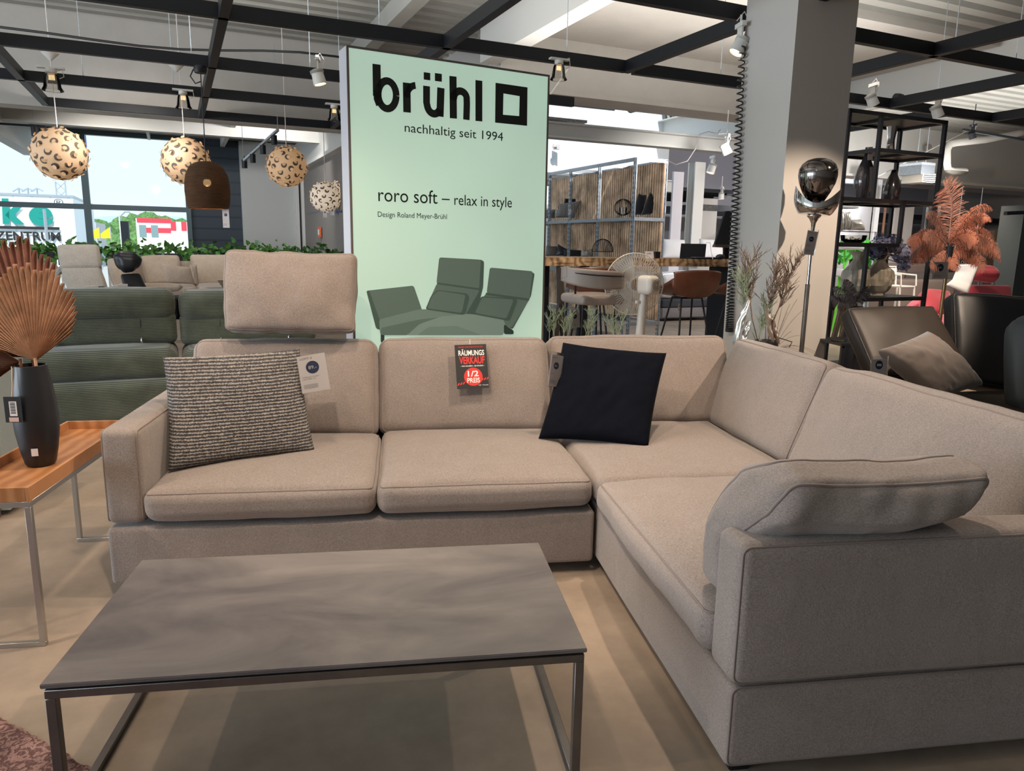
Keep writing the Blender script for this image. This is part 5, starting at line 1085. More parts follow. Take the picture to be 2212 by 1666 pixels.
# ================================================================== DESK GROUP
VD = 7.4; Mr = Matrix.Rotation(TH, 4, 'Z')
M_['slabwood'] = wave('rough_slab_wood', (.20, .12, .06), (.46, .31, .18), 3, 'X', dist=8, rough=.6, bump=.4, detail=5, noisy=.5, pos=(0, .9), dscale=2)
a = uvz(at(1150, 556, v=VD)); b_ = uvz(at(1600, 560, v=VD)); zt = 1.325; th_ = zt-uvz(at(1300, 575, v=VD))[2]
dk = thing('desk', 'high counter desk with a thick raw-edged wooden top', 'desk', UV((a[0]+b_[0])/2, VD+.4), TH); W2 = (b_[0]-a[0])/2+.3
mb = MB().grid(lambda x, y: (-W2+2*W2*x, -.4+.012*noise.noise(Vector((x*30, y*4, 0))), zt-th_+th_*y), 80, 5); 
obj('desktop', MB().box(-W2, W2, -.385, .40, zt-th_, zt), M_['slabwood'], dk, bevel=.004); obj('raw_edge', mb, M_['slabwood'], dk, ang=25)
def du(px, py, v=VD): return uvz(at(px, py, v=v))[0]-(a[0]+b_[0])/2
xl = du(1192, 640); xr = du(1212, 640)
obj('leg', MB().box(du(1183, 600), du(1204, 600), -.2, .2, 0, zt-th_), M_['blacksteel'], dk); 
mb = MB().bar((du(1213, 580), -.36, zt-th_), (du(1215, 655), -.36, .75), .07, .05, (0, 1, 0)).bar((du(1214, 650), -.36, .78), (du(1192, 735), -.36, 0), .06, .05, (0, 1, 0)).bar((du(1214, 650), -.36, .78), (du(1232, 735), -.36, 0), .06, .05, (0, 1, 0))
obj('trestle_leg', mb, M_['steelgrey'], dk); obj('foot_block', MB().prism([(du(1188, 720), 0), (du(1206, 720), 0), (du(1204, 650), .72), (du(1192, 650), .72)], -.30, -.1), M_['blacksteel'], dk)
obj('leg', MB().tube([(du(1297, 650), 0, 0), (du(1297, 650), 0, zt-th_)], .06, 16), M_['blacksteel'], dk); obj('leg', MB().box(W2-.3, W2-.2, -.2, .2, 0, zt-th_), M_['blacksteel'], dk)
# things on the desk
def on(px, v): q = uvz(at(px, 556, v=v)); return UV(q[0], v, zt)
p = on(1495, VD+.05); t = thing('tablet_computer', 'black tablet leaning on its kickstand on the desk', 'tablet', p, TH)
kx = VD/1572*1.04
obj('screen_body', MB().box(-.19, .20, -.004, .004, 0, .19, Matrix.Rotation(radians(-14), 4, 'X') @ Matrix(((1, 0, .24, 0), (0, 1, 0, 0), (0, 0, 1, 0), (0, 0, 0, 1)))), M_['blacksteel2'], t, bevel=.002)
obj('kickstand', MB().bar((.1, .03, .09), (.13, .13, 0), .1, .003), M_['blacksteel2'], t)
p = on(1525, VD-.12); t = thing('keyboard', 'flat grey computer keyboard on the desk', 'keyboard', p, TH); obj('body', MB().box(-.26, .19, -.06, .06, 0, .018), M_['blacksteel'], t, bevel=.003)
mb = MB(); [mb.box(-.19+.025*i, -.17+.025*i, -.05+.026*j, -.03+.026*j, .018, .024) for i in range(14) for j in range(4)]; obj('keys', mb, mat('grey_keys', (.12, .13, .14), .5), t)
p = on(1556, VD-.1); mb = MB().sphere((0, 0, 0), .06, 16, 8, (1, .7, .55)); o = obj('computer_mouse', mb, M_['blacksteel2']); o.location = p+Vector((0, 0, .03)); tag(o, 'black computer mouse beside the keyboard', 'mouse')
p = on(1562, VD+.1); t = thing('monitor', 'dark tilted computer monitor at the edge of the pillar', 'monitor', p, TH)
z1 = at(1555, 455, v=VD+.1).z-zt; z0_ = at(1545, 528, v=VD+.1).z-zt
mb = MB(); mb.add([(x, y, z) for y in (0, .03) for x, z in ((-.145, z0_), (.34, z0_-.01), (.42, z1+.03), (-.01, z1-.005))], [(0, 1, 2, 3), (4, 7, 6, 5), (0, 4, 5, 1), (1, 5, 6, 2), (2, 6, 7, 3), (3, 7, 4, 0)]); obj('screen', mb, mat('screen_black', (.02, .025, .03), .3), t)
mb = MB(); mb.add([(x, y, z) for y in (-.012, .035) for x, z in ((-.16, z0_-.035), (.34, z0_-.045), (.345, z0_), (-.148, z0_))], [(0, 1, 2, 3), (4, 7, 6, 5), (0, 4, 5, 1), (1, 5, 6, 2), (2, 6, 7, 3), (3, 7, 4, 0)]); obj('lower_bezel', mb, M_['steelgrey'], t)
obj('stand', MB().box(.04, .12, .03, .06, 0, z0_+.1).box(-.05, .2, -.05, .12, 0, .012), M_['blacksteel'], t)
p = on(1398, VD+.1); t = thing('brochure_holder', 'small white brochure beside a dark box on the desk behind the fan', 'brochure', p, TH)
obj('card', MB().box(-.02, .10, 0, .004, 0, .085, Matrix.Rotation(radians(-12), 4, 'X')), M_['paper'], t); text('Loft', t, M_['greyprint'], rootM(t) @ Matrix.Rotation(radians(-12), 4, 'X') @ Matrix.Translation((0, -.003, 0)), 0, .06, .05, .07); obj('dark_box', MB().box(.10, .17, -.03, .05, 0, .08), M_['blacksteel'], t)
mb = MB().tube([on(1523, VD)+Vector((0, 0, .20)), on(1532, VD)+Vector((0, 0, .2)), on(1535, VD-.1)+Vector((0, 0, .1)), on(1540, VD-.25)+Vector((0, 0, .005))], .004, 6); tag(obj('charging_cable', mb, M_['paper'], ang=180), 'thin charging cable from the tablet down to the desk', 'cable')
# chairs ------------------------------------------------------------
def bucket(name, label, pc, seatz, w, h, mt_, v, flip=1, ang=0.0, legs=True):
    t = thing(name, label, 'chair', pc, TH+ang)
    mb = MB(); D = w*.85
    def fnb(a, b):                              # b: 0 seat front .. 1 back rim, a across
        x = a*2-1; th = b
        if th < .5: y = -D*.5+D*.85*(th/.5); z = .02*x*x+.10*abs(x)**3*(.35+th)
        else: f = (th-.5)/.5; y = D*.35+D*.16*sin(f*pi/2); z = h*f*(1-.10*abs(x)**3)
        wrap = abs(x)**2.2*(.45 if th > .5 else .15+.3*th/.5)
        z += abs(x)**3*h*.55*(th if th < .5 else .5*(1-(th-.5)/.5))*1.3
        return Vector((x*w/2*(1-.12*(1-th)), y-wrap*D*.62*max(0, th-.3), seatz+z))
    mb.grid(fnb, 28, 24); mb2 = MB(); o = obj('shell', mb, M_[mt_], t, ang=80)
    sm = o.modifiers.new('thickness', 'SOLIDIFY'); sm.thickness = .035; sm.offset = 0
    for sx_ in (-1, 1):
        for sy_, nm in ((-1, 'leg'), (1, 'leg')):
            obj('leg', MB().tube([(sx_*w*.22, sy_*D*.18, seatz-.02), (sx_*w*.42, sy_*D*.52, 0)], .011, 8), M_['blacksteel'], t)
    obj('under_frame', MB().tube([(-w*.22, -D*.18, seatz-.02), (w*.22, -D*.18, seatz-.02), (w*.22, D*.18, seatz-.02), (-w*.22, D*.18, seatz-.02)], .01, 6, True), M_['blacksteel'], t)
    return t
M_['cognac'] = mat('brown_leather', (.125, .045, .026), .33, spec=.5, var=.3, vscale=5, coat=.15); M_['taupel'] = mat('taupe_leather', (.30, .255, .225), .45, spec=.4, bump=.1, bscale=60)
VC = 7.0
def cbase(px, v): q = uvz(at(px, 640, v=v)); return UV(q[0], v, 0)
bucket('bucket_stool', 'brown leather bucket seat on thin black legs right of the fan', cbase(1484, VC-.15), at(1484, 641, v=VC-.3).z, .62, .30, 'cognac', VC, ang=radians(176))
bucket('bucket_stool', 'brown leather bucket seat behind the taupe chair', cbase(1275, VC+.1), at(1275, 632, v=VC).z, .54, .28, 'cognac', VC, ang=radians(160))
bucket('bucket_stool', 'brown leather seat half hidden by the pillar edge', cbase(1598, VC+.1), at(1598, 640, v=VC).z, .56, .30, 'cognac', VC, ang=radians(180))
# taupe chair with a curved back rail
VT = 6.55; q0 = at(1275, 650, v=VT); t = thing('taupe_chair', 'taupe leather armchair with a curved floating backrest at the desk', 'chair', (q0.x, q0.y, 0), TH)
zs = at(1275, 642, v=VT-.2).z; kx = VT/1572*1.05
mb = MB(); softbox(mb, .50, .48, .09, r=.035, bulge=(0, 0, .02), M=Matrix.Translation((.02, 0, zs-.03)), n=14)
obj('seat', mb, M_['taupel'], t, ang=60)
mb = MB()
def bk(a, b):
    an = radians(200-215*a); R1 = .325; rise = .02+.03*cos(an); hgt = .185*(1-.45*abs(2*a-1)**2)
    return Vector((R1*cos(an)*1.02-.02, -.24+.0-.20*max(0, -0)+R1*.9*-abs(sin(an))*1+.22, zs+.30-hgt+hgt*b-.06*a))
mb.grid(bk, 40, 8); o = obj('backrest', mb, M_['taupel'], t, ang=80); sm = o.modifiers.new('thickness', 'SOLIDIFY'); sm.thickness = .05; sm.offset = 0
obj('piping', MB().tube([bk(i/40, .72)+Vector((0, -.03, 0)) for i in range(41)], .008, 6), M_['blacksteel'], t, ang=180)
for s_ in (-1, 1): obj('support', MB().tube([(s_*.19, -.02, zs-.04), (s_*.21, -.05, zs+.17)], .011, 8), M_['blacksteel'], t)
for s_ in (-1, 1):
    for y in (-.17, .17): obj('leg', MB().tube([(s_*.18, y, zs-.06), (s_*.22, y*1.2, 0)], .011, 8), M_['blacksteel'], t)
b0 = at(1232, 709, v=6.2); M = sheetM(b0, at(1258, 706, v=6.2)-b0, at(1226, 667, v=6.2)-b0)
price_tag('price tag reading 549 hanging from the taupe desk chair', M, 26*6.3/1572, 42*6.3/1572, '549.-', ['Stuhl', 'Leder'])
b0 = at(1464, 672, v=7.0); M = sheetM(b0, E1, (0, 0, 1)); price_tag('blank backed tag under the brown bucket seat', M, 12*7/1572, 20*7/1572, '-', [], sleeve=False)
# pedestal fan --------------------------------------------------------
VF = 6.3; hc = at(1370, 614, v=VF); fy = VF; t = thing('pedestal_fan', 'white pedestal fan with a round mesh guard facing away', 'fan', (hc.x, hc.y, 0), TH)
rF = 66*ppx(hc); cz = hc.z; beige = mat('ivory_plastic', (.62, .58, .52), .4); wire = mat('white_wire', (.60, .57, .52), .4)
MF = Matrix.Translation((0, .0, cz)) @ Matrix.Rotation(radians(-14), 4, 'Z')
def guard(nm, dep, sgn):
    mb = MB()
    for k in range(64):
        a = 2*pi*k/64; mb.tube([Vector((r*cos(a+tw_), sgn*dep*(1-(r/rF)**2.5)+sgn*.01, r*sin(a+tw_))) for r, tw_ in ((rF*.22, 0), (rF*.45, .08), (rF*.7, .17), (rF*.9, .22), (rF, .24))], .0013, 4, cap=False)
        mb.tube([Vector((r*cos(a-tw_), sgn*dep*(1-(r/rF)**2.5)+sgn*.01, r*sin(a-tw_))) for r, tw_ in ((rF*.22, 0), (rF*.45, .08), (rF*.7, .17), (rF*.9, .22), (rF, .24))], .0013, 4, cap=False)
    for rr_ in (.22, .6): mb.tube([Vector((rF*rr_*cos(2*pi*i/40), sgn*dep*(1-rr_**2.5)+sgn*.01, rF*rr_*sin(2*pi*i/40))) for i in range(40)], .002, 5, True)
    mb.v = [MF @ q for q in mb.v]; obj(nm, mb, wire, t, weld=0, ang=180)
guard('front_guard', .08, 1); guard('rear_guard', .07, -1)
obj('guard_ring', MB().tube([MF @ Vector((rF*cos(2*pi*i/60), 0, rF*sin(2*pi*i/60))) for i in range(60)], .006, 8, True), wire, t)
Mb = MF @ Matrix.Rotation(radians(24), 4, 'Z')
mb = MB(); softbox(mb, .16, .19, .19, r=.045, bulge=(0, .01, .0), M=Mb @ Matrix.Translation((.03, -.165, 0)), n=12); obj('motor_housing', mb, beige, t, ang=60)
mb = MB()
for ring, n_ in ((.018, 10), (.031, 16), (.044, 22)):
    for k in range(n_): a = 2*pi*k/n_; mb.cbox((.045+1.2*ring*cos(a), -.272, 1.2*ring*sin(a)+.005), (.006, .004, .006) , Mb)
obj('vent_slots', mb, mat('vent_brown', (.12, .07, .03), .7), t, weld=0)
for k in range(3):
    a0_ = 2*pi*k/3; mb = MB(); mb.grid(lambda a, b: MF @ Vector(((.04+rF*.8*a)*cos(a0_+(b-.5)*(1.1-.3*a)), .02+.03*(b-.5), (.04+rF*.8*a)*sin(a0_+(b-.5)*(1.1-.3*a)))), 10, 8)
    obj('blade', mb, mat('pale_blade', (.50, .48, .44), .4), t, ang=180)
zj = at(1383, 650, v=VF).z
obj('pole', MB().tube([(.05, -.07, 0.03), (.05, -.07, zj-.1)], .024, 14), beige, t, ang=60); obj('neck', MB().tube([(.05, -.07, zj-.40), (.055, -.10, cz-.06)], [.048, .038], 14), beige, t, ang=60)
obj('base', MB().lathe([(0, 0), (.2, 0), (.19, .03), (.03, .05), (0, .05)], (.035, -.05, 0), 32), beige, t, ang=50)
obj('control_knob', MB().box(-.03, .02, -.11, -.07, zj-.02, zj+.01), beige, t, bevel=.004)
# ================================================================== METAL SHELF RACK WITH SLATTED BACK
VR = 9.3; q = uvz(at(1375, 340, v=VR)); ur, zt_r = q[0], q[2]; wR = uvz(at(1441, 345, v=VR))[0]-ur
vps = [VR]+[uvz(at(x, y, u=ur))[1] for x, y in ((1298, 352), (1235, 362), (1190, 371))]; vps = vps+[vps[-1]+1.0]
rk = thing('shelf_rack', 'galvanised slotted-angle shelf rack with slatted wooden back panels', 'shelf', UV(ur, VR), TH)
levels = [zt_r, uvz(at(1368, 469, v=VR))[2], uvz(at(1362, 590, v=VR))[2], uvz(at(1358, 697, v=VR))[2]]
M_['slot'] = mat('slot_dark', (.02, .025, .03), .8)
for v in vps:
    for du_ in (0, wR):
        y = v-VR; sg_ = 1 if du_ == 0 else -1
        o = obj('post', MB().box(du_-.02, du_+.02, y-.003, y+.003, 0, zt_r).box(du_-.003*1, du_+.003, y-.02, y+.02, 0, zt_r).box(du_-.022 if sg_ > 0 else du_+.016, du_-.016 if sg_ > 0 else du_+.022, y, y+.035, 0, zt_r), M_['galv'], rk)
        mb = MB(); k = 0
        while k*.07 < zt_r-.1: z = .05+k*.07; mb.box(du_-.008, du_+.008, y-.005, y-.004, z, z+.04); mb.box(du_-.0235, du_-.022, y+.012, y+.024, z, z+.04); k += 1
        obj('slots', mb, M_['slot'], o, weld=0)
for z in levels:
    L_ = vps[-1]-VR
    for a4 in ((-.02, .01, 0, L_), (wR-.01, wR+.02, 0, L_)): obj('side_rail', MB().box(*a4, z-.05, z), M_['galv'], rk)
    for v in vps: obj('cross_rail', MB().box(0, wR, v-VR-.015, v-VR+.015, z-.05, z), M_['galv'], rk)
    if z != levels[0]: obj('shelf_board', MB().box(0, wR, 0, L_, z-.012, z-.002), M_['galv'], rk)
M_['slat'] = wave('pine_slats', (.42, .25, .15), (.66, .48, .33), 9, 'Y', dist=1.5, rough=.7, bump=.1, noisy=.45, pos=(0, .6), detail=4)
mb = MB(); y = 0; L_ = vps[-1]-VR
while y < L_: mb.box(wR-.045, wR-.02, y, y+.042, .35, zt_r-.03); y += .062
obj('slat_panel', mb, M_['slat'], rk); obj('dark_backing', MB().box(wR-.02, wR-.015, 0, L_, .35, zt_r-.06), mat('slat_shadow_gap', (.10, .06, .04), .9), rk)
mb = MB(); x = .03
while x < wR-.04: mb.box(x, x+.042, .04, .06, .35, zt_r-.03) if False else None; x += .056
M_['slat2'] = M_['slat']
# the short end wall seen to the right of the near post stands at the rear
mb = MB(); x = 0
while x < wR-.04: mb.box(x, x+.042, vps[1]-VR-.06, vps[1]-VR-.035, .35, zt_r-.03); x += .056
# pillows and baskets on the rack
def rack_pillow(cs, v, t, mt_, lb, seed):
    mb, f_ = pillow_mb(*[at(x, y, v=v) for x, y in cs], t, seed=seed, n=18, wr=.01); tag(obj('throw_pillow', mb, M_[mt_] if isinstance(mt_, str) else mt_, ang=180), lb, 'pillow')
M_['fur'] = mat('black_fur', (.012, .012, .016), 1, sheen=.5, bump=1, bscale=60); M_['stripe'] = wave('striped_ticking', (.03, .032, .04), (.50, .48, .46), 14, 'X', rough=.9, bump=.1, pos=(.5, .6))
M_['darkgrey'] = mat('anthracite_fabric', (.035, .037, .045), .9); M_['greyf'] = mat('grey_fabric', (.17, .155, .145), .9); M_['palef'] = mat('pale_printed_fabric', (.42, .40, .37), .9, var=.6, vscale=25)
vm = vps[1]
rack_pillow([(1368, 466), (1384, 465), (1396, 420), (1380, 418)], VR+.45, .14, 'fur', 'black fur pillow standing on the near shelf end, left one', 1)
rack_pillow([(1386, 465), (1414, 466), (1427, 419), (1404, 416)], VR+.30, .16, 'fur', 'black fur pillow leaning on the near shelf end, right one', 2)
rack_pillow([(1196, 471), (1240, 471), (1256, 433), (1207, 440)], vps[2]+.5, .16, 'stripe', 'black and white striped pillow on the upper rack shelf', 3)
rack_pillow([(1176, 472), (1198, 472), (1200, 452), (1176, 453)], vps[3]+.2, .12, 'stripe', 'striped pillow beside the sign edge on the upper rack shelf', 4)
rack_pillow([(1218, 440), (1248, 462), (1256, 428), (1220, 429)], vps[2]+.75, .1, 'fur', 'black pillow behind the striped one', 5)
rack_pillow([(1178, 553), (1206, 553), (1203, 532), (1180, 531)], vps[3], .12, 'greyf', 'grey pillow on the lower rack shelf beside the sign edge', 6)
rack_pillow([(1200, 553), (1225, 553), (1228, 540), (1205, 527)], vps[2]+.6, .12, 'darkgrey', 'black pillow with a raised corner on the lower rack shelf', 7)
rack_pillow([(1217, 554), (1256, 554), (1256, 541), (1217, 538)], vps[2]+.2, .1, 'darkgrey', 'flat charcoal pillow on the lower rack shelf', 8)
rack_pillow([(1254, 555), (1282, 555), (1282, 537), (1256, 543)], vps[1]+.8, .1, 'palef', 'pale printed pillow on the lower rack shelf', 9)
for px, py, r_, v, lb in ((1346, 448, 19, VR+.75, 'black wire globe lantern on the upper rack shelf'),):
    c = at(px, py, v=v); R_ = r_*ppx(c); t = thing('wire_lantern', lb, 'lantern', c)
    mb = MB()
    for k in range(16): a = pi*k/16; mb.tube([Vector((R_*cos(a)*sin(b*2*pi/24), R_*sin(a)*sin(b*2*pi/24), .92*R_*cos(b*2*pi/24))) for b in range(24)], .003, 4, True)
    obj('wire_cage', mb, M_['blacksteel'], t, weld=0); obj('candle_glass', MB().lathe([(0, -R_*.8), (.06, -R_*.8), (.06, 0), (.055, 0), (.055, -R_*.75)], n=20), M_['bellglass'], t)
c = at(1301, 552, v=vm-.15); t = thing('wire_basket', 'black domed wire basket on the lower rack shelf', 'basket', c); mb = MB(); R_ = .17
for k in range(18): a = pi*k/18; mb.tube([Vector((R_*cos(a)*cos(b), R_*sin(a)*cos(b), .06+.20*sin(b) if 1 else 0)) for b in [pi*i/14 for i in range(15)]], .003, 4, cap=False)
obj('wire_dome', mb, M_['blacksteel'], t, weld=0); obj('hoop', MB().tube([(R_*cos(2*pi*i/30), R_*sin(2*pi*i/30), .06) for i in range(30)], .005, 6, True), M_['blacksteel'], t)
# folded goods on the lowest visible shelf
for i, (x0, x1, y0, y1, v, mt_, lb) in enumerate([(1272, 1284, 690, 684, vps[1]+.4, 'slat', 'wooden box on the bottom rack shelf'), (1300, 1330, 692, 684, vps[1]+.1, 'greyf', 'folded grey blanket on the bottom rack shelf'), (1302, 1328, 684, 679, vps[1]+.1, 'cognac', 'folded rust blanket topmost on the bottom rack shelf'), (1335, 1362, 694, 684, VR+.3, 'darkgrey', 'folded charcoal blanket on the bottom rack shelf')]):
    a4 = uvz(at(x0, y0, v=v)); b4 = uvz(at(x1, y1, v=v)); o = obj('folded_blanket' if 'blanket' in lb else 'wooden_box', MB().box(a4[0], b4[0], v, v+.3, a4[2], b4[2]), M_[mt_], bevel=.01); UB(o); tag(o, lb, 'blanket' if 'blanket' in lb else 'box')
# beds / pale upholstery behind the desk
M_['bedwhite'] = mat('white_bedding', (.66, .66, .68), .9, bump=.1, bscale=8); M_['bedgrey'] = mat('grey_felt', (.20, .185, .19), .95, var=.15, vscale=30)
VB2 = 12.0; a4 = uvz(at(1428, 700, v=VB2)); b4 = uvz(at(1580, 640, v=VB2)); bd = thing('bed', 'low box-spring bed with white bedding behind the desk', 'bed', UV((a4[0]+b4[0])/2, VB2+1), TH); hw = (b4[0]-a4[0])/2
zz1, zz2, zz3 = at(1480, 665, v=VB2).z, at(1480, 646, v=VB2).z, at(1480, 590, v=VB2).z
obj('box_base', MB().box(-hw, hw+1, -1, -.25, .06, zz1), M_['bedgrey'], bd, bevel=.02); mb = MB(); softbox(mb, 2*hw+1, .75, zz2-zz1, r=.04, M=Matrix.Translation((.5, -.62, (zz1+zz2)/2))); obj('dark_mattress', mb, M_['darkgrey'], bd, ang=60)
mb = MB(); softbox(mb, 2*hw+1, .72, zz3-zz2-.05, r=.1, wr=.03, fr=4, bulge=(0, 0, .06), M=Matrix.Translation((.5, -.62, (zz2+zz3)/2)), n=20); obj('duvet', mb, M_['bedwhite'], bd, ang=60)
for px, lb in ((1455, 'white pillow on the bed, left of the tablet'), (1535, 'white pillow on the bed, right of the tablet')):
    v = 12.45; mb, f_ = pillow_mb(at(px-28, 560, v=v), at(px+28, 560, v=v), at(px+24, 518, v=v+.2), at(px-24, 516, v=v+.2), .22, n=18, seed=px); tag(obj('bed_pillow', mb, M_['bedwhite'], ang=180), lb, 'pillow')
# column, panels and skylight fittings
o = obj('room_divider', MB().box(0, 1, 0, .05, 0, 1), mat('warm_white_panel', (.52, .50, .47), .7)); a4 = uvz(at(1506, 600, v=14.5)); b4 = uvz(at(1551, 430, v=14.5)); o.location = UV(a4[0], 14.5, 0); o.scale = (b4[0]-a4[0], 1, b4[2]); UB(o); tag(o, 'tall warm white display panel behind the tablet', 'panel')
o = obj('room_divider', MB().box(0, 1, 0, .05, 0, 1), mat('pale_lilac_panel', (.58, .57, .62), .7)); a4 = uvz(at(1443, 600, v=12.6)); b4 = uvz(at(1478, 372, v=12.6)); o.location = UV(a4[0], 12.6, 0); o.scale = (b4[0]-a4[0], 1, b4[2]); UB(o); tag(o, 'tall pale panel right beside the shelf rack', 'panel')
o = obj('steel_column', ibeam(MB(), 0, -.1, .1, 0, 1), M_['white'])
bpy.data.objects.remove(o)
p0 = at(1492, 600, v=13.0); zc2 = at(1492, 350, v=13.0).z; u_ = uvz(p0)[0]
o = obj('steel_column', MB().box(u_-.13, u_+.13, 12.9, 12.93, 0, zc2).box(u_-.01, u_+.01, 12.93, 13.12, 0, zc2).box(u_-.13, u_+.13, 13.12, 13.15, 0, zc2), M_['white']); UB(o); tag(o, 'white steel column between the pale panels', 'column')
for px, py, lb in ((1210, 212, 'round pulley wheel on the rooflight rail beside the sign'), (1365, 232, 'round pulley wheel at the middle of the rooflight rail')):
    p = at(px, py, v=9.6); t = thing('pulley_wheel', lb, 'pulley', p, TH); Mx = Matrix.Rotation(pi/2, 4, 'X')
    obj('rim', MB().lathe([(.05, -.03), (.078, -.03), (.07, 0), (.078, .03), (.05, .03)], n=32, M=Mx), M_['galv'], t); obj('hub', MB().lathe([(0, -.035), (.05, -.032), (.05, .03), (0, .035)], n=24, M=Mx).lathe([(0, .05), (.018, .05), (.02, .035)], n=12, M=Mx), M_['brushed'], t)
a4 = uvz(at(1188, 221, v=9.7)); b4 = uvz(at(1328, 240, v=9.7)); o = obj('rail_plate', MB().box(a4[0]-.3, b4[0], 9.7, 9.72, a4[2]-.02, a4[2]+.10), M_['galv']); UB(o); tag(o, 'white steel rail plate carrying the pulley wheels', 'rail')
# air duct with mesh near the sign top right
p = at(1205, 285, v=10.6); t = thing('air_unit', 'perforated metal air unit at the right edge of the sign', 'air unit', p, TH)
obj('mesh_panel', MB().box(-.5, .35, -.3, .3, .12, .16), mat('perforated_metal', (.35, .33, .33), .5, metal=.4, var=.7, vscale=60), t); obj('duct_box', MB().box(-.5, .05, -.2, .2, -.06, .11), M_['galv'], t)
p = at(1200, 318, v=13.9); tag(obj('wall_camera', MB().box(-.06, .06, -.14, 0, -.05, .05).lathe([(.0, 0), (.05, 0), (.05, .03), (0, .03)], (-.05, -.14, -.02), 16), M_['paper']), 'small white camera on the bright wall beside the sign', 'camera').location = p
mb = MB().tube([at(x, y, v=8.6) for x, y in ((1440, 346), (1460, 356), (1485, 348), (1502, 322), (1510, 290), (1530, 284), (1548, 288), (1556, 280), (1550, 290), (1570, 288))], .007, 6); tag(obj('white_cable', mb, M_['paper'], ang=180), 'loose white cable drooping in front of the bright wall', 'cable')
for i, (x0, y0, x1, y1, v, lb) in enumerate([(1188, 205, 1226, 150, 8.6, 'thin white brace rod right of the sign top'), (1660+200, 400, 2130, 262, 11, 'thin white brace rod crossing behind the black shelf')]):
    tag(obj('brace_rod', MB().tube([at(x0, y0, v=v), at(x1, y1, v=v)], .01, 6), M_['white']), lb, 'rod')
# ================================================================== BLACK ETAGERE
q = at(2043, 261, Y=5.6); EQ = uvz(q); v0, zt = EQ[1], EQ[2]; dep = min(.55, max(.35, uvz(at(1946, 276, Z=zt))[1]-v0)); v1 = v0+dep
uL = uvz(at(1836, 230, v=v0))[0]; uR = EQ[0]; uM = uvz(at(1905, 243, v=v0))[0]; uN = uvz(at(1951, 437, v=v0))[0]; uP = uvz(at(1874, 527, v=v0))[0]
z2 = uvz(at(1960, 326, v=v0))[2]; z3 = uvz(at(1920, 431, v=v0))[2]; z4 = uvz(at(1870, 525, v=v0))[2]; z5 = uvz(at(1890, 643, v=v0))[2]
et = thing('display_shelf', 'tall black metal open shelf unit right of the pillar', 'shelf', UV(uL, v0), TH)
def L_(u): return u-uL
bs_ = M_['blacksteel2']; g = .028
def post(u, v, za, zb_, nm='post'): obj(nm, MB().box(L_(u)-g/2, L_(u)+g/2, v-v0-g/2, v-v0+g/2, za, zb_), bs_, et)
for u, v, za, zb_ in ((uL, v0, 0, zt), (uR, v0, 0, zt), (uL, v1, 0, zt), (uR, v1, 0, zt), (uM, v0, z3, zt), (uN, v0, z4, z3), (uP, v0, z5, z4), (uM, v1, z4, z3)): post(u, v, za, zb_)
shm = mat('dark_shelf_board', (.045, .047, .055), .45)
def shelf(ua, ub, z, nm='shelf'):
    s_ = obj(nm, MB().box(L_(ua), L_(ub), 0, dep, z-.012, z-.002), shm, et)
    mb = MB()
    for a4 in ((L_(ua), L_(ub), -g/2, g/2), (L_(ua), L_(ub), dep-g/2, dep+g/2), (L_(ua)-g/2, L_(ua)+g/2, 0, dep), (L_(ub)-g/2, L_(ub)+g/2, 0, dep), ((L_(ua)+L_(ub))/2-g/2, (L_(ua)+L_(ub))/2+g/2, 0, dep)): mb.box(*a4, z-.03, z)
    obj('shelf_frame', mb, bs_, s_)
shelf(uL, uR, zt); shelf(uM, uR, z2); shelf(uL, uR, z3); shelf(uL, uN, z4); shelf(uL, uR, z5); shelf(uL, uR, .5)
def onsh(px, z, dv=.2): u = uvz(at(px, 500, v=v0+dv))[0]; return UV(u, v0+dv, z)
def pxw(n, v=v0): return n*v0*1.17/1572   # pixels to metres near the shelf
dd = (at(1930, 500, v=v0+.2)-Vector((0, 0, EYE))).dot(cf)/F_PX
M_['smokeglass'] = mat('smoked_glass', (.02, .018, .022), .08, spec=.8, coat=.5); M_['ribglass'] = mat('rippled_smoked_glass', (.05, .045, .05), .07, spec=.8, bump=1, bscale=18, coat=.6)
p = onsh(1856, z3); o = obj('glass_vase', MB().lathe([(r*dd, z*dd) for r, z in ((0, 0), (11, 0), (13, 4), (20, 30), (21, 42), (17, 60), (9, 80), (5, 92), (5, 106), (4, 106), (4, 92), (0, 20))], n=32), M_['ribglass'], ang=60); o.location = p; tag(o, 'tall smoked glass vase with a price slip on the black shelf', 'vase')
b0 = p+Vector((-.045, -.08, 78*dd)); M = sheetM(b0, (1, .05, .1), (.15, 0, 1)); t = thing('price_slip', 'pale price slip stuck to the neck of the tall glass vase', 'tag', b0); obj('slip', MB().box(0, .045, -.001, .001, 0, .10, M), M_['paper'], t, world=True); text('Kyoto', t, M_['greyprint'], M @ Matrix.Translation((0, -.003, 0)), .01, .035, .04, .06)
p = onsh(1917, z3); o = obj('glass_vase', MB().lathe([(r*dd, z*dd) for r, z in ((0, 0), (13, 0), (16, 8), (18, 24), (14, 42), (7, 58), (5, 66), (4, 66), (4, 56), (0, 20))], n=32), M_['smokeglass'], ang=60); o.location = p; tag(o, 'shorter dark glass vase on the black shelf', 'vase')
p = onsh(1903, z2, .15); o = obj('fluted_vase', MB().lathe([(r*dd, z*dd) for r, z in ((0, 0), (10, 0), (8, 12), (7, 25), (9, 40), (11, 52), (10, 52), (6, 25), (0, 3))], n=8), M_['smokechrome'], ang=20); o.location = p; tag(o, 'twisted dark metal vase on the upper right shelf', 'vase')
M_['vasesand'] = mat('sand_ceramic', (.47, .42, .34), .38, spec=.5, var=.12, vscale=6)
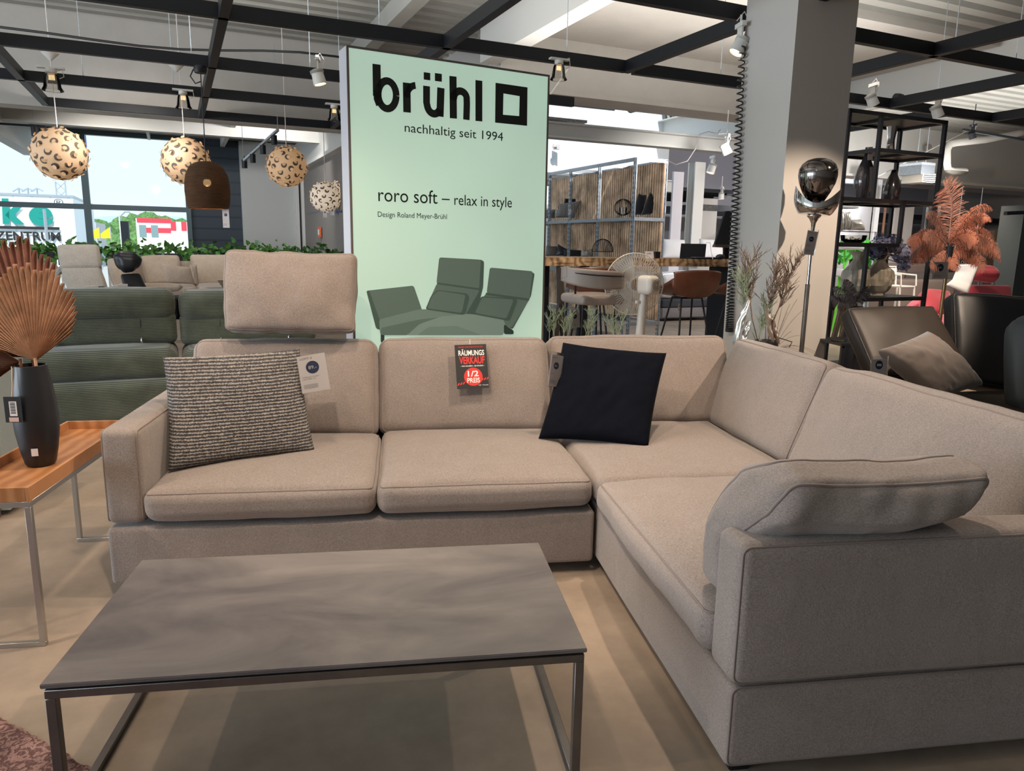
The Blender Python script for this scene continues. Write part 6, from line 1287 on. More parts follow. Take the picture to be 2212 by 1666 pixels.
def crumple(label, px, seed, s_=1.0, neck=1.0):
    p = onsh(px, z5, .22); k = dd*s_; prof = [(0, 0), (17, 0), (17, 5), (22, 10), (30, 22), (32, 36), (28, 54), (18, 66), (9, 76), (12, 86), (20, 93), (19, 94), (10, 86), (7, 77), (0, 60)]
    def jit(a, z): q_ = noise.voronoi(Vector((cos(a)*1.7+seed, sin(a)*1.7, z*7/1.0)))[0]; return 1+(q_[1]-q_[0])*.36-.14
    fine = []
    for (r0, z0_), (r1, z1_) in zip(prof, prof[1:]):
        for i in range(3): fine.append((r0+(r1-r0)*i/3, z0_+(z1_-z0_)*i/3))
    fine.append(prof[-1]); o = obj('crumpled_vase', MB().lathe([(r*k, z*k) for r, z in fine], n=40, jit=jit), M_['vasesand'], ang=14); o.location = p; tag(o, label, 'vase'); return p, 94*k
crumple('crumpled sand-coloured vase on the lower black shelf, left one', 1860, 1.0); vp, vh = crumple('crumpled sand-coloured vase holding hydrangeas on the lower black shelf', 1909, 5.0, .98)
M_['hydr'] = mat('blue_hydrangea', (.20, .21, .33), .8, var=.5, vscale=30)
for i, (px, py, r_) in enumerate([(1895, 540, 22), (1925, 530, 24), (1950, 548, 22), (1905, 522, 18), (1953, 572, 16)]):
    c = at(px, py, v=v0+.15+.05*i); mb = MB(); rnd = random.Random(i); R_ = r_*dd
    for k in range(110):
        n_ = Vector((rnd.gauss(0, 1), rnd.gauss(0, 1), rnd.gauss(0, 1))).normalized(); t1 = n_.orthogonal().normalized(); t1.rotate(Matrix.Rotation(rnd.random()*6, 3, n_)); t2 = n_.cross(t1); s_ = R_*.24; cc = n_*R_*rnd.uniform(.75, 1.0)
        for m_ in range(2): 
            a_ = t1 if m_ == 0 else t2; b_2 = t2 if m_ == 0 else t1
            mb.add([cc-a_*s_+n_*s_*.3, cc-b_2*s_*.45, cc+a_*s_+n_*s_*.3, cc+b_2*s_*.45], [(0, 1, 2, 3)])
    mb.sphere((0, 0, 0), R_*.7, 12, 8); o = obj('hydrangea_bloom', mb, M_['hydr'], weld=0, ang=30); o.location = c
    tag(o, ['blue-grey hydrangea bloom at the left above the vases', 'blue-grey hydrangea bloom in the centre of the bunch', 'blue-grey hydrangea bloom right of the shelf post', 'small blue-grey hydrangea bloom on top of the bunch', 'blue-grey hydrangea bloom hanging lowest at the right'][i], 'flower')
    tag(obj('flower_stem', MB().tube([c, Vector((vp.x, vp.y, vp.z+vh*.9))], .004, 5), M_['drygreen']), ['stem of the left hydrangea', 'stem of the centre hydrangea', 'stem of the hydrangea right of the post', 'stem of the top hydrangea bloom', 'stem of the lowest hydrangea bloom'][i], 'stem')
p = onsh(1845, z4, .2); t = thing('glass_bowl', 'clear glass bowl filled with dark dried petals on the black shelf', 'bowl', p); obj('bowl', MB().lathe([(r*dd, z*dd) for r, z in ((0, 0), (16, 0), (24, 6), (26, 16), (25, 16), (23, 7), (15, 1.5), (0, 1.5))], n=32), M_['bellglass'], t)
mb = MB(); rnd = random.Random(9)
for k in range(70): a = rnd.random()*6.28; r_ = rnd.random()**.5*20*dd; s_ = .018; c = Vector((r_*cos(a), r_*sin(a), (4+rnd.random()*11*(1-r_/(26*dd)))*dd)); mb.add([c+Vector((rnd.uniform(-s_, s_), rnd.uniform(-s_, s_), rnd.uniform(-s_, s_)*.6)) for _ in range(3)], [(0, 1, 2)])
obj('dried_petals', mb, mat('potpourri', (.12, .055, .045), .9, var=.6, vscale=30), t, weld=0, kind='stuff')
# feathers ---------------------------------------------------------------
def feather(pts, width, rnd, par=None, mt_='feath', droop=.8, nm='feather', nb=64, bw=.0012):
    P_ = [Vector(p) for p in pts]; mb = MB(); N = nb
    def bez(t):
        Q = P_[:]
        while len(Q) > 1: Q = [Q[i]*(1-t)+Q[i+1]*t for i in range(len(Q)-1)]
        return Q[0]
    sp_ = [bez(i/N) for i in range(N+1)]; mb.tube(sp_, [.0035*(1-.8*i/N) for i in range(N+1)], 5)
    for i in range(3, N):
        t = (sp_[i+1]-sp_[i-1]).normalized(); side = t.cross(Vector((0, -1, .15))).normalized(); f = i/N; w = width*(sin(pi*min(1, f*.9+.12))**.6)
        for sg in (-1, 1):
            for k in range(2):
                d = (side*sg*rnd.uniform(.8, 1.1)+t*rnd.uniform(.15, .5)+Vector((0, rnd.uniform(-.35, .35), 0))).normalized(); ww = w*rnd.uniform(.75, 1.1); a = sp_[i]+t*rnd.uniform(0, .01)
                b_1 = a+d*ww*.5+Vector((0, 0, -.05*ww*droop)); c = a+d*ww*.9+Vector((0, 0, -.45*ww*droop)); e = a+d*ww*.98+Vector((0, 0, -.95*ww*droop)); o_ = t*bw
                mb.add([a-o_, a+o_, b_1+o_*1.6, b_1-o_*1.6, c+o_*1.2, c-o_*1.2, e], [(0, 1, 2, 3), (3, 2, 4, 5), (5, 4, 6)])
    return obj(nm, mb, M_[mt_], par, world=True, weld=0, ang=180)
M_['feath'] = mat('rust_feather', (.50, .20, .13), .8, var=.35, vscale=6, sheen=.3); M_['feath2'] = mat('rust_feather_dark', (.30, .10, .06), .85, sheen=.3); M_['feath3'] = mat('rust_feather_mid', (.42, .16, .10), .85, sheen=.3); M_['featpink'] = mat('salmon_feather', (.62, .32, .25), .8, sheen=.3); M_['featdark'] = mat('black_feather', (.02, .02, .028), .8)
YF = 5.3; hb = at(2050, 540, Y=YF); fl_ = thing('feather_floor_lamp', 'floor lamp with a brass pole and a wild head of rust-brown ostrich feathers', 'floor lamp', (hb.x, hb.y, 0))
rnd = random.Random(11)
def F(*pp, dy=0.0): n_ = len(pp); return [at(x, y, Y=YF+dy*i/(n_-1)) for i, (x, y) in enumerate(pp)]
for pp, w, mt_, dr in (([(2048, 520), (2062, 440), (2050, 390), (2040, 402)], .14, 'featpink', .15), ([(2050, 520), (2085, 465), (2120, 425), (2145, 455)], .05, 'feath', 1), ([(2052, 525), (2090, 470), (2130, 450), (2140, 480)], .055, 'feath', 1),
    ([(2052, 530), (2100, 480), (2140, 485), (2148, 535)], .07, 'feath', 1), ([(2055, 535), (2110, 495), (2150, 510), (2160, 560)], .06, 'feath', 1), ([(2055, 540), (2110, 515), (2150, 530), (2162, 568)], .07, 'feath', 1), ([(2050, 545), (2105, 530), (2128, 560), (2122, 590)], .06, 'feath', 1),
    ([(2050, 545), (2095, 530), (2115, 555), (2110, 575)], .09, 'feath', 1), ([(2048, 535), (2000, 470), (1978, 510), (1968, 548)], .09, 'feath', .9), ([(2045, 535), (1995, 490), (1965, 510), (1962, 530)], .07, 'feath', .9), ([(2045, 540), (2005, 510), (1990, 540), (1985, 570)], .10, 'feath', 1),
    ([(2040, 540), (2000, 530), (1975, 545), (1970, 572)], .08, 'feath', 1), ([(2045, 540), (2030, 560), (2015, 565), (2010, 580)], .09, 'feath', .8), ([(2050, 540), (2060, 560), (2065, 570), (2062, 585)], .09, 'feath', .8), ([(2045, 530), (2030, 470), (2015, 455), (2000, 470)], .10, 'feath', .5),
    ([(2050, 525), (2075, 480), (2085, 465), (2100, 470)], .11, 'feath', .6), ([(2050, 530), (2070, 500), (2100, 500), (2115, 520)], .12, 'feath', .8), ([(2045, 530), (2020, 500), (2005, 500), (1995, 520)], .12, 'feath', .8)):
    feather(F(*pp, dy=rnd.uniform(-.25, .1)), (w if w < .065 else w*.66) if mt_ != 'featpink' else w, rnd, fl_, mt_ if mt_ != 'feath' else rnd.choice(('feath', 'feath2', 'feath3')), dr*1.0)
zt_ = at(2047, 560, Y=YF).z; brass = mat('brass', (.42, .30, .15), .3, metal=.9)
obj('pole', MB().tube([(0, 0, .02), (0, 0, zt_)], .014, 14), brass, fl_, ang=60); obj('socket', MB().tube([(0, 0, zt_-.02), (0, 0, zt_+.1)], .03, 14), M_['blacksteel2'], fl_); obj('base', MB().lathe([(0, 0), (.15, 0), (.15, .02), (0, .025)], n=36), brass, fl_, ang=40)
p = at(2027, 722, Y=YF+.3); tag(obj('brass_bowl', MB().lathe([(0, -p.z), (.12, -p.z), (.12, -p.z+.02), (.02, -p.z+.03), (.02, -.05), (.04, -.03), (.06, .03), (.05, .03), (0, -.02)], p, 20), brass), 'small footed brass bowl stand behind the leather armchair', 'bowl')
for (x0, y0, x1, y1), pr, lb, Yt in (((2013, 602, 2044, 566), '295.-', 'grey price card reading 295 on the feather lamp pole', YF-.1), ((2003, 500, 2027, 446), '-', 'pale price sheet in a sleeve hanging behind the right shelf post', 5.75)):
    b0 = at(x0, y0, Y=Yt); M = sheetM(b0, at(x1, y0, Y=Yt)-b0, at(x0+4, y1, Y=Yt)-b0); w = (at(x1, y0, Y=Yt)-b0).length; h = (at(x0+4, y1, Y=Yt)-b0).length
    price_tag(lb, M, w, h, pr, ['Federleuchte'])
b0 = at(1996, 497, Y=5.78); M = sheetM(b0, at(2008, 497, Y=5.85)-b0, (0, 0, 1)); tag(obj('info_card', MB().box(0, .05, -.001, .001, 0, .19, M), mat('ice_blue_card', (.52, .62, .72), .4)), 'ice-blue card left of the right shelf post', 'card')
rnd = random.Random(21)
q = at(1850, 662, Y=5.1); tag(obj('floor_vase', MB().lathe([(0, 0), (.09, 0), (.11, .3), (.06, q.z-.1), (.05, q.z), (.04, q.z-.02), (0, .1)], (q.x, q.y, 0), 24), M_['blacksteel2']), 'black floor vase holding black feathers beside the shelf', 'vase')
for i, pp in enumerate([[(1850, 655), (1835, 640), (1815, 625), (1800, 622)], [(1850, 655), (1830, 655), (1805, 650), (1795, 640)], [(1848, 655), (1842, 630), (1832, 612), (1825, 605)], [(1852, 655), (1860, 640), (1870, 630), (1872, 622)]]):
    o = feather([at(x, y, Y=5.1) for x, y in pp], .05, rnd, None, 'featdark', .6, 'black_feather'); tag(o, ['black feather pointing left below the black shelf', 'black feather drooping left near the pillar', 'upright black feather below the shelf', 'black feather pointing right below the crumpled vase'][i], 'feather')
# ================================================================== DARK LEATHER SEATING
M_['darkleather'] = mat('dark_brown_leather', (.026, .019, .015), .5, spec=.28, bump=.1, bscale=70); M_['navyleather'] = mat('near_black_leather', (.012, .012, .014), .42, spec=.4)
c = at(1975, 760, Y=4.0); t = thing('leather_armchair', 'dark brown leather armchair with a tilted wide back behind the sofa', 'armchair', (c.x, c.y, 0))
quadpad('backrest', at(1893, 812, Y=3.72), at(2100, 812, Y=3.80), at(2022, 655, Y=4.10), at(1829, 662, Y=4.02), .10, 'darkleather', t, r=.035, bulge=(0, .03, .01), wr=.012, n=22, pipe=True, pm='navyleather')
mb = MB(); softbox(mb, .78, .72, .2, r=.06, bulge=(0, 0, .02), M=Tr(c.x+.15, 3.45, .46, .1)); obj('seat', mb, M_['darkleather'], t, world=True, ang=60)
for x, y in ((-.15, -.8), (.45, -.8), (-.15, -.2), (.45, -.2)): obj('leg', MB().tube([(x, y, 0), (x, y, .38)], .012, 8), M_['blacksteel'], t)
c = at(2140, 780, Y=4.05); t = thing('leather_armchair', 'near-black leather armchair with a square piped back at the right', 'armchair', (c.x, c.y, 0))
quadpad('backrest', at(2066, 822, Y=3.95), at(2250, 850, Y=3.85), at(2235, 640, Y=4.10), at(2058, 628, Y=4.20), .14, 'navyleather', t, r=.04, bulge=(0, .03, .01), wr=.01, n=22, pipe=True, seed=3)
M = Tr(3.45, 3.45, .52, .05); mb = MB(); softbox(mb, .95, .85, .22, r=.05, bulge=(0, 0, .02), wr=.006, M=M); obj('seat', mb, M_['darkleather'], t, world=True, ang=60)
for x, y in ((-.35, -.9), (.35, -.9), (-.35, -.2), (.35, -.2)): obj('leg', MB().tube([(x, y, 0), (x, y, .42)], .012, 8), M_['blacksteel'], t)
c = at(2212, 760, Y=3.5); t = thing('armchair_wing', 'dark slate armchair wing cut by the right picture edge', 'armchair', (c.x, c.y, 0))
quadpad('wing', at(2200, 880, Y=3.3), at(2300, 900, Y=3.2), at(2290, 690, Y=3.5), at(2196, 668, Y=3.55), .22, mat('slate_leather', (.03, .036, .04), .5), t, r=.08, bulge=(.02, .03, .01), n=18)
obj('base', MB().box(.0, .5, -.4, .2, 0, .5), M_['navyleather'], t, bevel=.03)
M_['taupevelvet'] = mat('taupe_velvet', (.13, .105, .092), .85, sheen=.5, bump=.15, bscale=90)
mb, f_ = pillow_mb(at(2022, 868, Y=3.42), at(2124, 832, Y=3.62), at(2003, 716, Y=3.75), at(1895, 757, Y=3.55), .17, pinch=.05, wr=.014, seed=8, n=36); tag(obj('throw_pillow', mb, M_['taupevelvet'], ang=180), 'taupe velvet throw pillow lying on the dark leather armchair', 'pillow')
b0 = at(1880, 812, Y=3.4); M = sheetM(b0, (1, .1, -.02), (0, .1, 1)); price_tag('price tag in a clear sleeve peeping over the right sofa back', M, .10, .085, '-', [])
# small black table beside pillar, wooden leaning frames
p = at(1800, 738, Y=4.55); z_ = p.z; t = thing('small_table', 'small black side table right of the pillar', 'table', (p.x, p.y, 0)); obj('tabletop', MB().box(0, .35, -.1, .25, z_-.02, z_), M_['blacksteel2'], t, bevel=.002)
for x in (.02, .33):
    for y in (-.08, .23): obj('leg', MB().box(x-.01, x+.01, y-.01, y+.01, 0, z_-.02), M_['blacksteel2'], t)
p = at(1806, 744, Y=4.57); tag(obj('coaster', MB().lathe([(0, 0), (.05, 0), (.055, .006), (0, .006)], (p.x+.02, p.y, z_), 24), M_['chrome']), 'round metal dish on the small black table', 'dish')
Yw = 5.9; t = thing('wooden_trestle', 'pale wooden trestle frame under a glass top right of the pillar', 'trestle', at(1815, 735, Y=Yw)); palewood = mat('pale_raw_wood', (.42, .31, .22), .7, var=.2, vscale=10)
for (xa, ya, xb, yb) in ((1800, 648, 1785, 735), (1822, 650, 1800, 735), (1846, 648, 1815, 735), (1790, 645, 1835, 655)): obj('beam', MB().bar(at(xa, ya, Y=Yw), at(xb, yb, Y=Yw), .04, .03, (0, 1, 0)), palewood, t, world=True)
obj('dark_panel', MB().bar(at(1838, 655, Y=Yw+.1), at(1825, 735, Y=Yw+.1), .12, .02, (0, 1, 0)), mat('ochre_cloth', (.14, .11, .03), .9), t, world=True)
p = at(1800, 646, Y=5.6); tag(obj('glass_tabletop', MB().box(p.x-.15, p.x+.45, p.y, p.y+.5, p.z-.012, p.z), M_['bellglass']), 'glass tabletop edge right of the pillar', 'tabletop')
obj('rail_bar', MB().bar(at(1780, 664, Y=Yw-.05), at(1800, 667, Y=Yw-.05), .025), M_['blacksteel2'], t, world=True)
# ================================================================== RED LOUNGERS
M_['red'] = mat('raspberry_fabric', (.34, .035, .055), .9, bump=.1, bscale=60, sheen=.3); M_['pink'] = mat('pink_fabric', (.52, .13, .18), .9, sheen=.3); M_['felt'] = mat('pale_felt', (.46, .47, .50), .95)
Yr = 6.6; c = at(2030, 760, Y=Yr); t = thing('red_lounge_chair', 'raspberry red lounge seat with a thick side cushion behind the leather armchairs', 'lounge chair', (c.x, c.y, 0))
quadpad('cushion', at(1994, 676, Y=Yr-.3), at(2062, 682, Y=Yr-.3), at(2060, 625, Y=Yr), at(1996, 616, Y=Yr), .3, 'red', t, r=.07, wr=.02, bulge=(0, .04, .01))
quadpad('seat', at(1985, 800, Y=Yr-.8), at(2070, 800, Y=Yr-.8), at(2075, 676, Y=Yr-.35), at(1995, 676, Y=Yr-.35), .25, 'pink', t, r=.04)
quadpad('side_cushion', at(1966, 668, Y=Yr-.1), at(1996, 668, Y=Yr-.1), at(1996, 643, Y=Yr), at(1968, 645, Y=Yr), .25, 'pink', t, r=.05)
Yr = 7.4; c = at(2135, 640, Y=Yr); t = thing('red_lounge_chair', 'raspberry red lounge chair with a separate neck roll, farther right', 'lounge chair', (c.x, c.y, 0))
quadpad('neck_roll', at(2104, 607, Y=Yr), at(2164, 610, Y=Yr), at(2168, 576, Y=Yr), at(2108, 573, Y=Yr), .22, 'red', t, r=.09, wr=.02)
quadpad('seat', at(2098, 700, Y=Yr), at(2190, 700, Y=Yr), at(2190, 612, Y=Yr+.3), at(2095, 612, Y=Yr+.3), .3, 'red', t, r=.06)
for x in (2110, 2180): obj('leg', MB().tube([at(x, 690, Y=Yr+.1), Vector((at(x, 690, Y=Yr+.1).x, Yr+.1, 0))], .02, 8), M_['chrome'], t, world=True)
for x in (2114, 2146): obj('support', MB().tube([at(x, 604, Y=Yr+.1), at(x, 616, Y=Yr+.1)], .012, 8), M_['chrome'], t, world=True)
Yr = 6.2; pts_ = [(2112, 574), (2085, 580), (2072, 600), (2060, 618), (2042, 626)]; pts2 = [(2075, 572), (2062, 577), (2055, 594), (2048, 606), (2030, 615)]
L1 = [at(2118-0, 572, Y=Yr), at(2108, 592, Y=Yr), at(2098, 616, Y=Yr), at(2088, 636, Y=Yr-.1)]; L2 = [at(2074, 573, Y=Yr+.2), at(2066, 590, Y=Yr+.2), at(2056, 608, Y=Yr+.1), at(2043, 617, Y=Yr-.05)]
mb = MB().grid(lambda a, b: (L1[min(3, int(b*3))]*(1-(b*3-min(2, int(b*3)) if b < 1 else 0))+L1[min(3, min(2, int(b*3))+1)]*(b*3-min(2, int(b*3)))) *a + (L2[min(2, int(b*3))]*(1-(b*3-min(2, int(b*3))))+L2[min(2, int(b*3))+1]*(b*3-min(2, int(b*3))))*(1-a) if b < 1 else L1[3]*a+L2[3]*(1-a), 8, 12)
o = obj('felt_panel', mb, M_['felt'], ang=180); sm = o.modifiers.new('thickness', 'SOLIDIFY'); sm.thickness = .02; tag(o, 'curved pale grey felt panel draped over the red seat', 'panel')
# ================================================================== BACKGROUND THINGS, RIGHT
def tubechair(label, V, px0, px1, ytop, yseat, yb):
    a4 = uvz(at(px0, yseat, v=V)); b4 = uvz(at(px1, yseat, v=V)); zt__ = at(px1, ytop, v=V).z; zs_ = a4[2]; w = b4[0]-a4[0]; t = thing('garden_chair', label, 'chair', UV(a4[0], V), TH, None)
    wh = mat('white_tube', (.62, .60, .56), .4)
    for x in (.0, w): obj('leg', MB().tube([(x, 0, zs_), (x+.02, -.05, 0)], .018, 8), wh, t); obj('leg', MB().tube([(x+.05, .4, zs_), (x+.1, .45, 0)], .018, 8), wh, t)
    obj('seat', MB().box(0, w, -.02, .42, zs_-.03, zs_), wh, t, bevel=.01); obj('back_frame', MB().tube([(0.02, .42, zs_), (.10, .5, zt__), (w+.08, .5, zt__), (w+.02, .42, zs_)], .018, 8), wh, t)
    obj('back_mesh', MB().add([(.03, .43, zs_+.1), (w+.02, .43, zs_+.1), (w+.07, .5, zt__-.02), (.11, .5, zt__-.02)], [(0, 1, 2, 3)]), mat('grey_mesh', (.40, .38, .35), .8), t, weld=0)
    for x in (0, w+.02): obj('armrest', MB().tube([(x+.03, .44, zs_+.22), (x, 0, zs_+.2), (x, -.02, zs_)], .015, 8), wh, t)
tubechair('white garden chair with a mesh back seen through the black shelf', 9.5, 1944, 1975, 578, 618, 650)
Vg = 9.8; green_ = mat('neon_green_lacquer', (.16, .70, .06), .4); a4 = uvz(at(1830, 592, v=Vg)); t = thing('green_leg_stool', 'white cushioned seat on bright green splayed legs seen beside the pillar', 'stool', UV(a4[0], Vg), TH); kx = ppx(at(1830, 592, v=Vg))
for x0, x1 in ((-26, -22), (-8, -14), (8, 0), (20, 4)): obj('leg', MB().bar((x1*kx, 0, a4[2]-.02), (x0*kx, 0, .0), .035), green_, t)
mb = MB(); softbox(mb, 62*kx, .4, 16*kx, r=.05, M=Matrix.Translation((-4*kx, 0, a4[2]+.02)), wr=.01, fr=8); obj('seat_cushion', mb, M_['bedwhite'], t, ang=60)
zz_ = uvz(at(1830, 534, v=Vg))[2]
for x0, x1 in ((-24, -22), (-2, 2), (24, -4), (30, 28)): obj('upper_leg', MB().bar((x1*kx, .1, a4[2]), (x0*kx, .1, zz_), .022), green_, t)
mb = MB(); softbox(mb, 70*kx, .4, 10*kx, r=.04, M=Matrix.Translation((0, .1, zz_)), wr=.01, fr=8); obj('upper_seat', mb, M_['bedwhite'], t, ang=60)
p = at(1845, 520, v=Vg+.6); t = thing('green_palm', 'bright green bushy artificial plant behind the upper seats', 'plant', (p.x, p.y, 0)); mb = MB(); rnd = random.Random(4)
for k in range(60): leaf(mb, (rnd.uniform(-.5, .5), rnd.uniform(-.1, .1), p.z-.35+rnd.uniform(-.1, .25)), rnd.uniform(.12, .22), rnd.uniform(-1, 1), rnd.uniform(-1, 1), rnd.uniform(-1.2, 1.2))
obj('foliage', mb, mat('bright_leaf', (.08, .40, .07), .5), t, weld=0, kind='stuff', ang=180); obj('trunk', MB().tube([(0, 0, 0), (0, 0, p.z-.3)], .05, 8), bark, t)
M_['silverfab'] = mat('silver_cloth', (.50, .48, .44), .35, metal=.5)
zsh = at(1840, 500, v=9.9).z; u_a = uvz(at(1795, 500, v=9.9))[0]; u_b = uvz(at(1900, 500, v=9.9))[0]
t = thing('glass_shelf', 'thin glass shelf on a pole carrying the silver pillows', 'shelf', UV(u_a, 9.7), TH); obj('glass_board', MB().box(0, u_b-u_a, 0, .4, zsh-.015, zsh), M_['bellglass'], t); obj('pole', MB().tube([(.1, .2, 0), (.1, .2, zsh)], .02, 8), M_['galv'], t); obj('pole', MB().tube([(u_b-u_a-.1, .2, 0), (u_b-u_a-.1, .2, zsh)], .02, 8), M_['galv'], t)
rack_pillow([(1809, 499), (1820, 499), (1821, 457), (1808, 458)], 9.8, .14, 'silverfab', 'silver pillow standing upright on the glass shelf, left', 31)
rack_pillow([(1822, 498), (1835, 498), (1836, 457), (1822, 458)], 9.8, .14, 'silverfab', 'silver pillow standing upright on the glass shelf, second', 32)
rack_pillow([(1834, 498), (1868, 498), (1858, 474), (1832, 474)], 9.8, .22, 'silverfab', 'plump silver pillow lying on the glass shelf', 33)
p = at(1818, 448, v=11.5); tag(obj('grey_lamp_shade', MB().lathe([(0, .1), (.12, .09), (.33, 0), (.32, -.02), (0, .0)], p, 28).tube([p, p+Vector((0, 0, 1.2))], .006, 5), mat('grey_shade', (.30, .30, .30), .6)), 'flat grey pendant shade seen through the black shelf', 'pendant lamp')
def panel(label, x0, y0, x1, y1, v, col, d=.06, cat='panel', nm='display_wall', m_=None, z0=None):
    a4 = uvz(at(x0, y1, v=v)); b4 = uvz(at(x1, y0, v=v)); o = obj(nm, MB().box(0, b4[0]-a4[0], 0, d, 0 if z0 is None else z0, b4[2]), m_ or mat(nm+'_paint', col, .7)); o.location = UV(a4[0], v, 0); UB(o); tag(o, label, cat); return o
panel('tall white post panel behind the black shelf', 1884, 370, 1900, 600, 12.0, (.62, .65, .68))
panel('copper-brown cabinet panel behind the black shelf', 1898, 442, 1916, 600, 12.3, (.34, .18, .12))
panel('pale grey wall panel behind the hydrangeas', 1916, 444, 1976, 620, 12.6, (.46, .44, .43), .1)
panel('dark slate wall panel left of the feather lamp', 1976, 440, 2005, 640, 12.4, (.055, .06, .07))
panel('grey wall section beside the pillar', 1795, 440, 1885, 640, 13.4, (.40, .39, .38), .1)
for x0, x1, lb in ((2143, 2172, 'beige fabric-covered box panel on the rear wall, left'), (2180, 2215, 'beige fabric-covered box panel on the rear wall, right')):
    a4 = uvz(at(x0, 540, v=14)); b4 = uvz(at(x1, 499, v=14)); o = obj('box_panel', MB().box(0, b4[0]-a4[0], 0, .25, a4[2], b4[2]), mat('beige_box', (.48, .35, .25), .8), bevel=.01); o.location = UV(a4[0], 14, 0); UB(o); tag(o, lb, 'box')
a4 = uvz(at(2140, 640, v=14.2)); b4 = uvz(at(2215, 540, v=14.2)); t = thing('display_cabinet', 'wood and glass display cabinet below the beige box panels', 'cabinet', UV(a4[0], 14.2), TH); w = b4[0]-a4[0]
obj('cabinet_body', MB().box(0, w, -.25, .3, 0, b4[2]), mat('walnut', (.20, .13, .085), .5, var=.2), t, bevel=.005); obj('shelf', MB().box(.1, w-.1, -.27, -.25, b4[2]*.55, b4[2]*.6), palewood, t); obj('top_board', MB().box(-.02, w, -.3, .3, b4[2], b4[2]+.03), palewood, t)
bsn = thing('hanging_sign', 'black sign with white capitals behind the feather lamp', 'sign', at(2060, 590, v=12)); M = sheetM(at(2052, 592, v=12), E1, (0, 0, 1)); w = (at(2105, 592, v=12)-at(2052, 592, v=12)).length; h = at(2052, 540, v=12).z-at(2052, 592, v=12).z
obj('hanger', MB().tube([M @ Vector((w*.1, .02, h)), M @ Vector((w*.1, .02, 4.2-M.translation.z))], .006, 5), M_['galv'], bsn, world=True); obj('hanger', MB().tube([M @ Vector((w*.9, .02, h)), M @ Vector((w*.9, .02, 4.2-M.translation.z))], .006, 5), M_['galv'], bsn, world=True); obj('board', MB().box(0, w, 0, .04, 0, h, M), M_['blackprint'], bsn, world=True); M2 = M @ Matrix.Translation((0, -.004, 0)); text('TO', bsn, M_['whiteprint'], M2, .02*w, .26*w, .78*h, .92*h); text('LOGY', bsn, M_['whiteprint'], M2, .3*w, .72*w, .42*h, .56*h); text('die neue kollektion', bsn, M_['whiteprint'], M2, .3*w, .85*w, .22*h, .28*h)
panel('dark teal slate column at the right picture edge', 2180, 445, 2240, 680, 8.0, (.022, .032, .038), .4, 'column')
obj_ = obj('coat_bar', MB().bar(at(2172, 461, v=7.95), at(2215, 459, v=7.95), .06), M_['blacksteel']); tag(obj_, 'black bar fixed to the teal slate column', 'bar')
t = thing('brown_sofa', 'low brown sofa far behind the hydrangeas', 'sofa', UV(uvz(at(1930, 600, v=11.8))[0], 11.8-.2), TH)
z_a, z_b = at(1930, 573, v=11.8).z, at(1930, 600, v=11.8).z; mb = MB(); softbox(mb, 1.6, .3, z_a-z_b+.1, r=.06, M=Matrix.Translation((0, .1, (z_a+z_b)/2))); obj('backrest', mb, mat('mocha_fabric', (.15, .11, .095), .9), t, ang=60); mb = MB(); softbox(mb, 1.8, .8, z_b-.1, r=.06, M=Matrix.Translation((0, -.3, (z_b+.1)/2))); obj('seat', mb, mat('mocha_fabric', (.17, .13, .11), .9), t, ang=60)
# dark rug-like floor band and tables far right
panel('dark low counter behind the white garden chair', 1995, 590, 2110, 640, 11.0, (.10, .085, .08), .5, 'counter', 'low_counter')
# ================================================================== UPPER RIGHT: services
pipe_m = mat('white_pipe', (.60, .59, .56), .5)
Vp = 10.6; tag(obj('duct_pipe', MB().tube([at(x, y, v=Vp) for x, y in ((2215, 286), (2200, 288), (2130, 302), (2070, 308), (2052, 312), (2046, 325), (2046, 355), (2048, 366), (2058, 370), (2085, 370))], .07, 14), pipe_m, ang=180), 'thick white pipe bending down at the upper right', 'pipe')
p = at(2012, 365, v=10.2); t = thing('air_heater', 'galvanised air heater with slatted grilles hanging behind the shelf', 'heater', p, TH); kx = ppx(p)
obj('housing', MB().box(-31*kx, 12*kx, 0, .5, -12*kx, 13*kx), M_['galv'], t, bevel=.006); obj('outlet', MB().box(-27*kx, 9*kx, -.02, .45, -29*kx, -12*kx), pipe_m, t, bevel=.004)
mb = MB(); [mb.box(-25*kx, 7*kx, -.035, -.02, (-27+4*i)*kx, (-25.6+4*i)*kx) for i in range(4)]; obj('slats', mb, M_['slot'], t); obj('side_outlet', MB().box(12*kx, 32*kx, .1, .45, -26*kx, -8*kx), pipe_m, t, bevel=.004)
mb = MB(); [mb.box(13*kx, 31*kx, .085, .1, (-24+4*i)*kx, (-22.6+4*i)*kx) for i in range(4)]; obj('side_slats', mb, M_['slot'], t)
obj('hanger', MB().tube([(-20*kx, .2, 13*kx), (-20*kx, .2, 4.2-p.z)], .008, 6), M_['galv'], t); obj('hanger', MB().tube([(8*kx, .2, 13*kx), (8*kx, .2, 4.2-p.z)], .008, 6), M_['galv'], t)
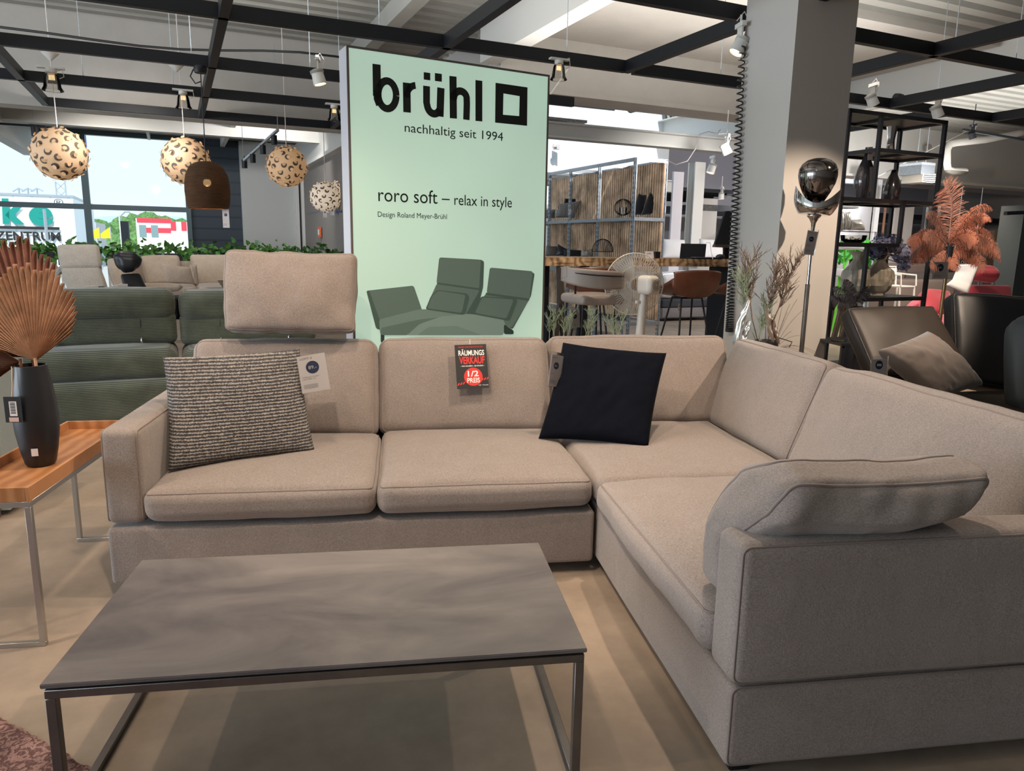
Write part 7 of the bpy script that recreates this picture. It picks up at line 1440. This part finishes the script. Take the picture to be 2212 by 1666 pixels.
for (xa, ya, xb, yb, v, lb) in ((2080, 280, 2260, 310, 9.5, 'black lighting track right of the shelf, upper one'), (1905, 312, 2240, 366, 12, 'long black lighting track crossing behind the shelf'), (2060, 374, 2260, 400, 12.6, 'lower black lighting track in front of the white wall')):
    tag(obj('lighting_track', MB().bar(at(xa, ya, v=v), at(xb, yb, v=v), .04), M_['blacksteel']), lb, 'track')
mb = MB(); a4 = uvz(at(2040, 410, v=13.6)); b4 = uvz(at(2215, 366, v=13.6)); o = obj('upper_wall', MB().box(a4[0]-4, b4[0]+6, 13.6, 13.8, a4[2], b4[2]+.05), mat('upper_white_wall', (.60, .60, .64), .8)); UB(o); o['kind'] = 'structure'; o.name = 'wall_upper'; o['label'] = 'white upper wall strip with round holes on the right'
for px, lb in ((2095, 'round wall opening, left of two'), (2127, 'round wall opening, right of two')):
    p = at(px, 387, v=13.58); tag(obj('round_vent', MB().lathe([(0, 0), (.085, 0), (.085, .02), (0, .02)], n=24, M=Matrix.Translation(p) @ Matrix.Rotation(TH, 4, 'Z') @ Matrix.Rotation(pi/2, 4, 'X')), mat('vent_taupe', (.25, .22, .2), .7)), lb, 'vent')
p = at(2003, 320, v=11.8); tag(obj('round_vent', MB().lathe([(0, 0), (.09, 0), (.09, .05), (0, .05)], n=24, M=Matrix.Translation(p) @ Matrix.Rotation(TH, 4, 'Z') @ Matrix.Rotation(pi/2, 4, 'X')), mat('vent_taupe', (.3, .27, .25), .7)), 'round grey vent seen through the shelf top', 'vent')
p = at(1941, 211, v=5.9); t = thing('cable_plug', 'round black plug with cable on the ceiling grid right of the pillar', 'plug', p, TH); obj('plug_body', MB().lathe([(0, -.05), (.04, -.05), (.045, 0), (.04, .05), (0, .05)], n=20, M=Matrix.Rotation(pi/2, 4, 'Y')), M_['blacksteel2'], t); obj('cable', MB().tube([(.04, 0, 0), (.12, 0, .03), (.25, 0, .02), (.4, 0, 0)], .008, 6), M_['blacksteel2'], t)
# unseen rest of the hall around the camera, added to block sky light
hw_ = mat('hall_wall', (.40, .37, .34), .85)
UB(struct('wall_behind', MB().box(-12, 24, -5.2, -5, 0, 4.5), hw_, label='plain unseen wall closing the hall behind the viewer'))
UB(struct('wall_far_right', MB().box(24, 24.2, -5, 18, 0, 4.5), hw_, label='plain unseen wall closing the hall on the right'))
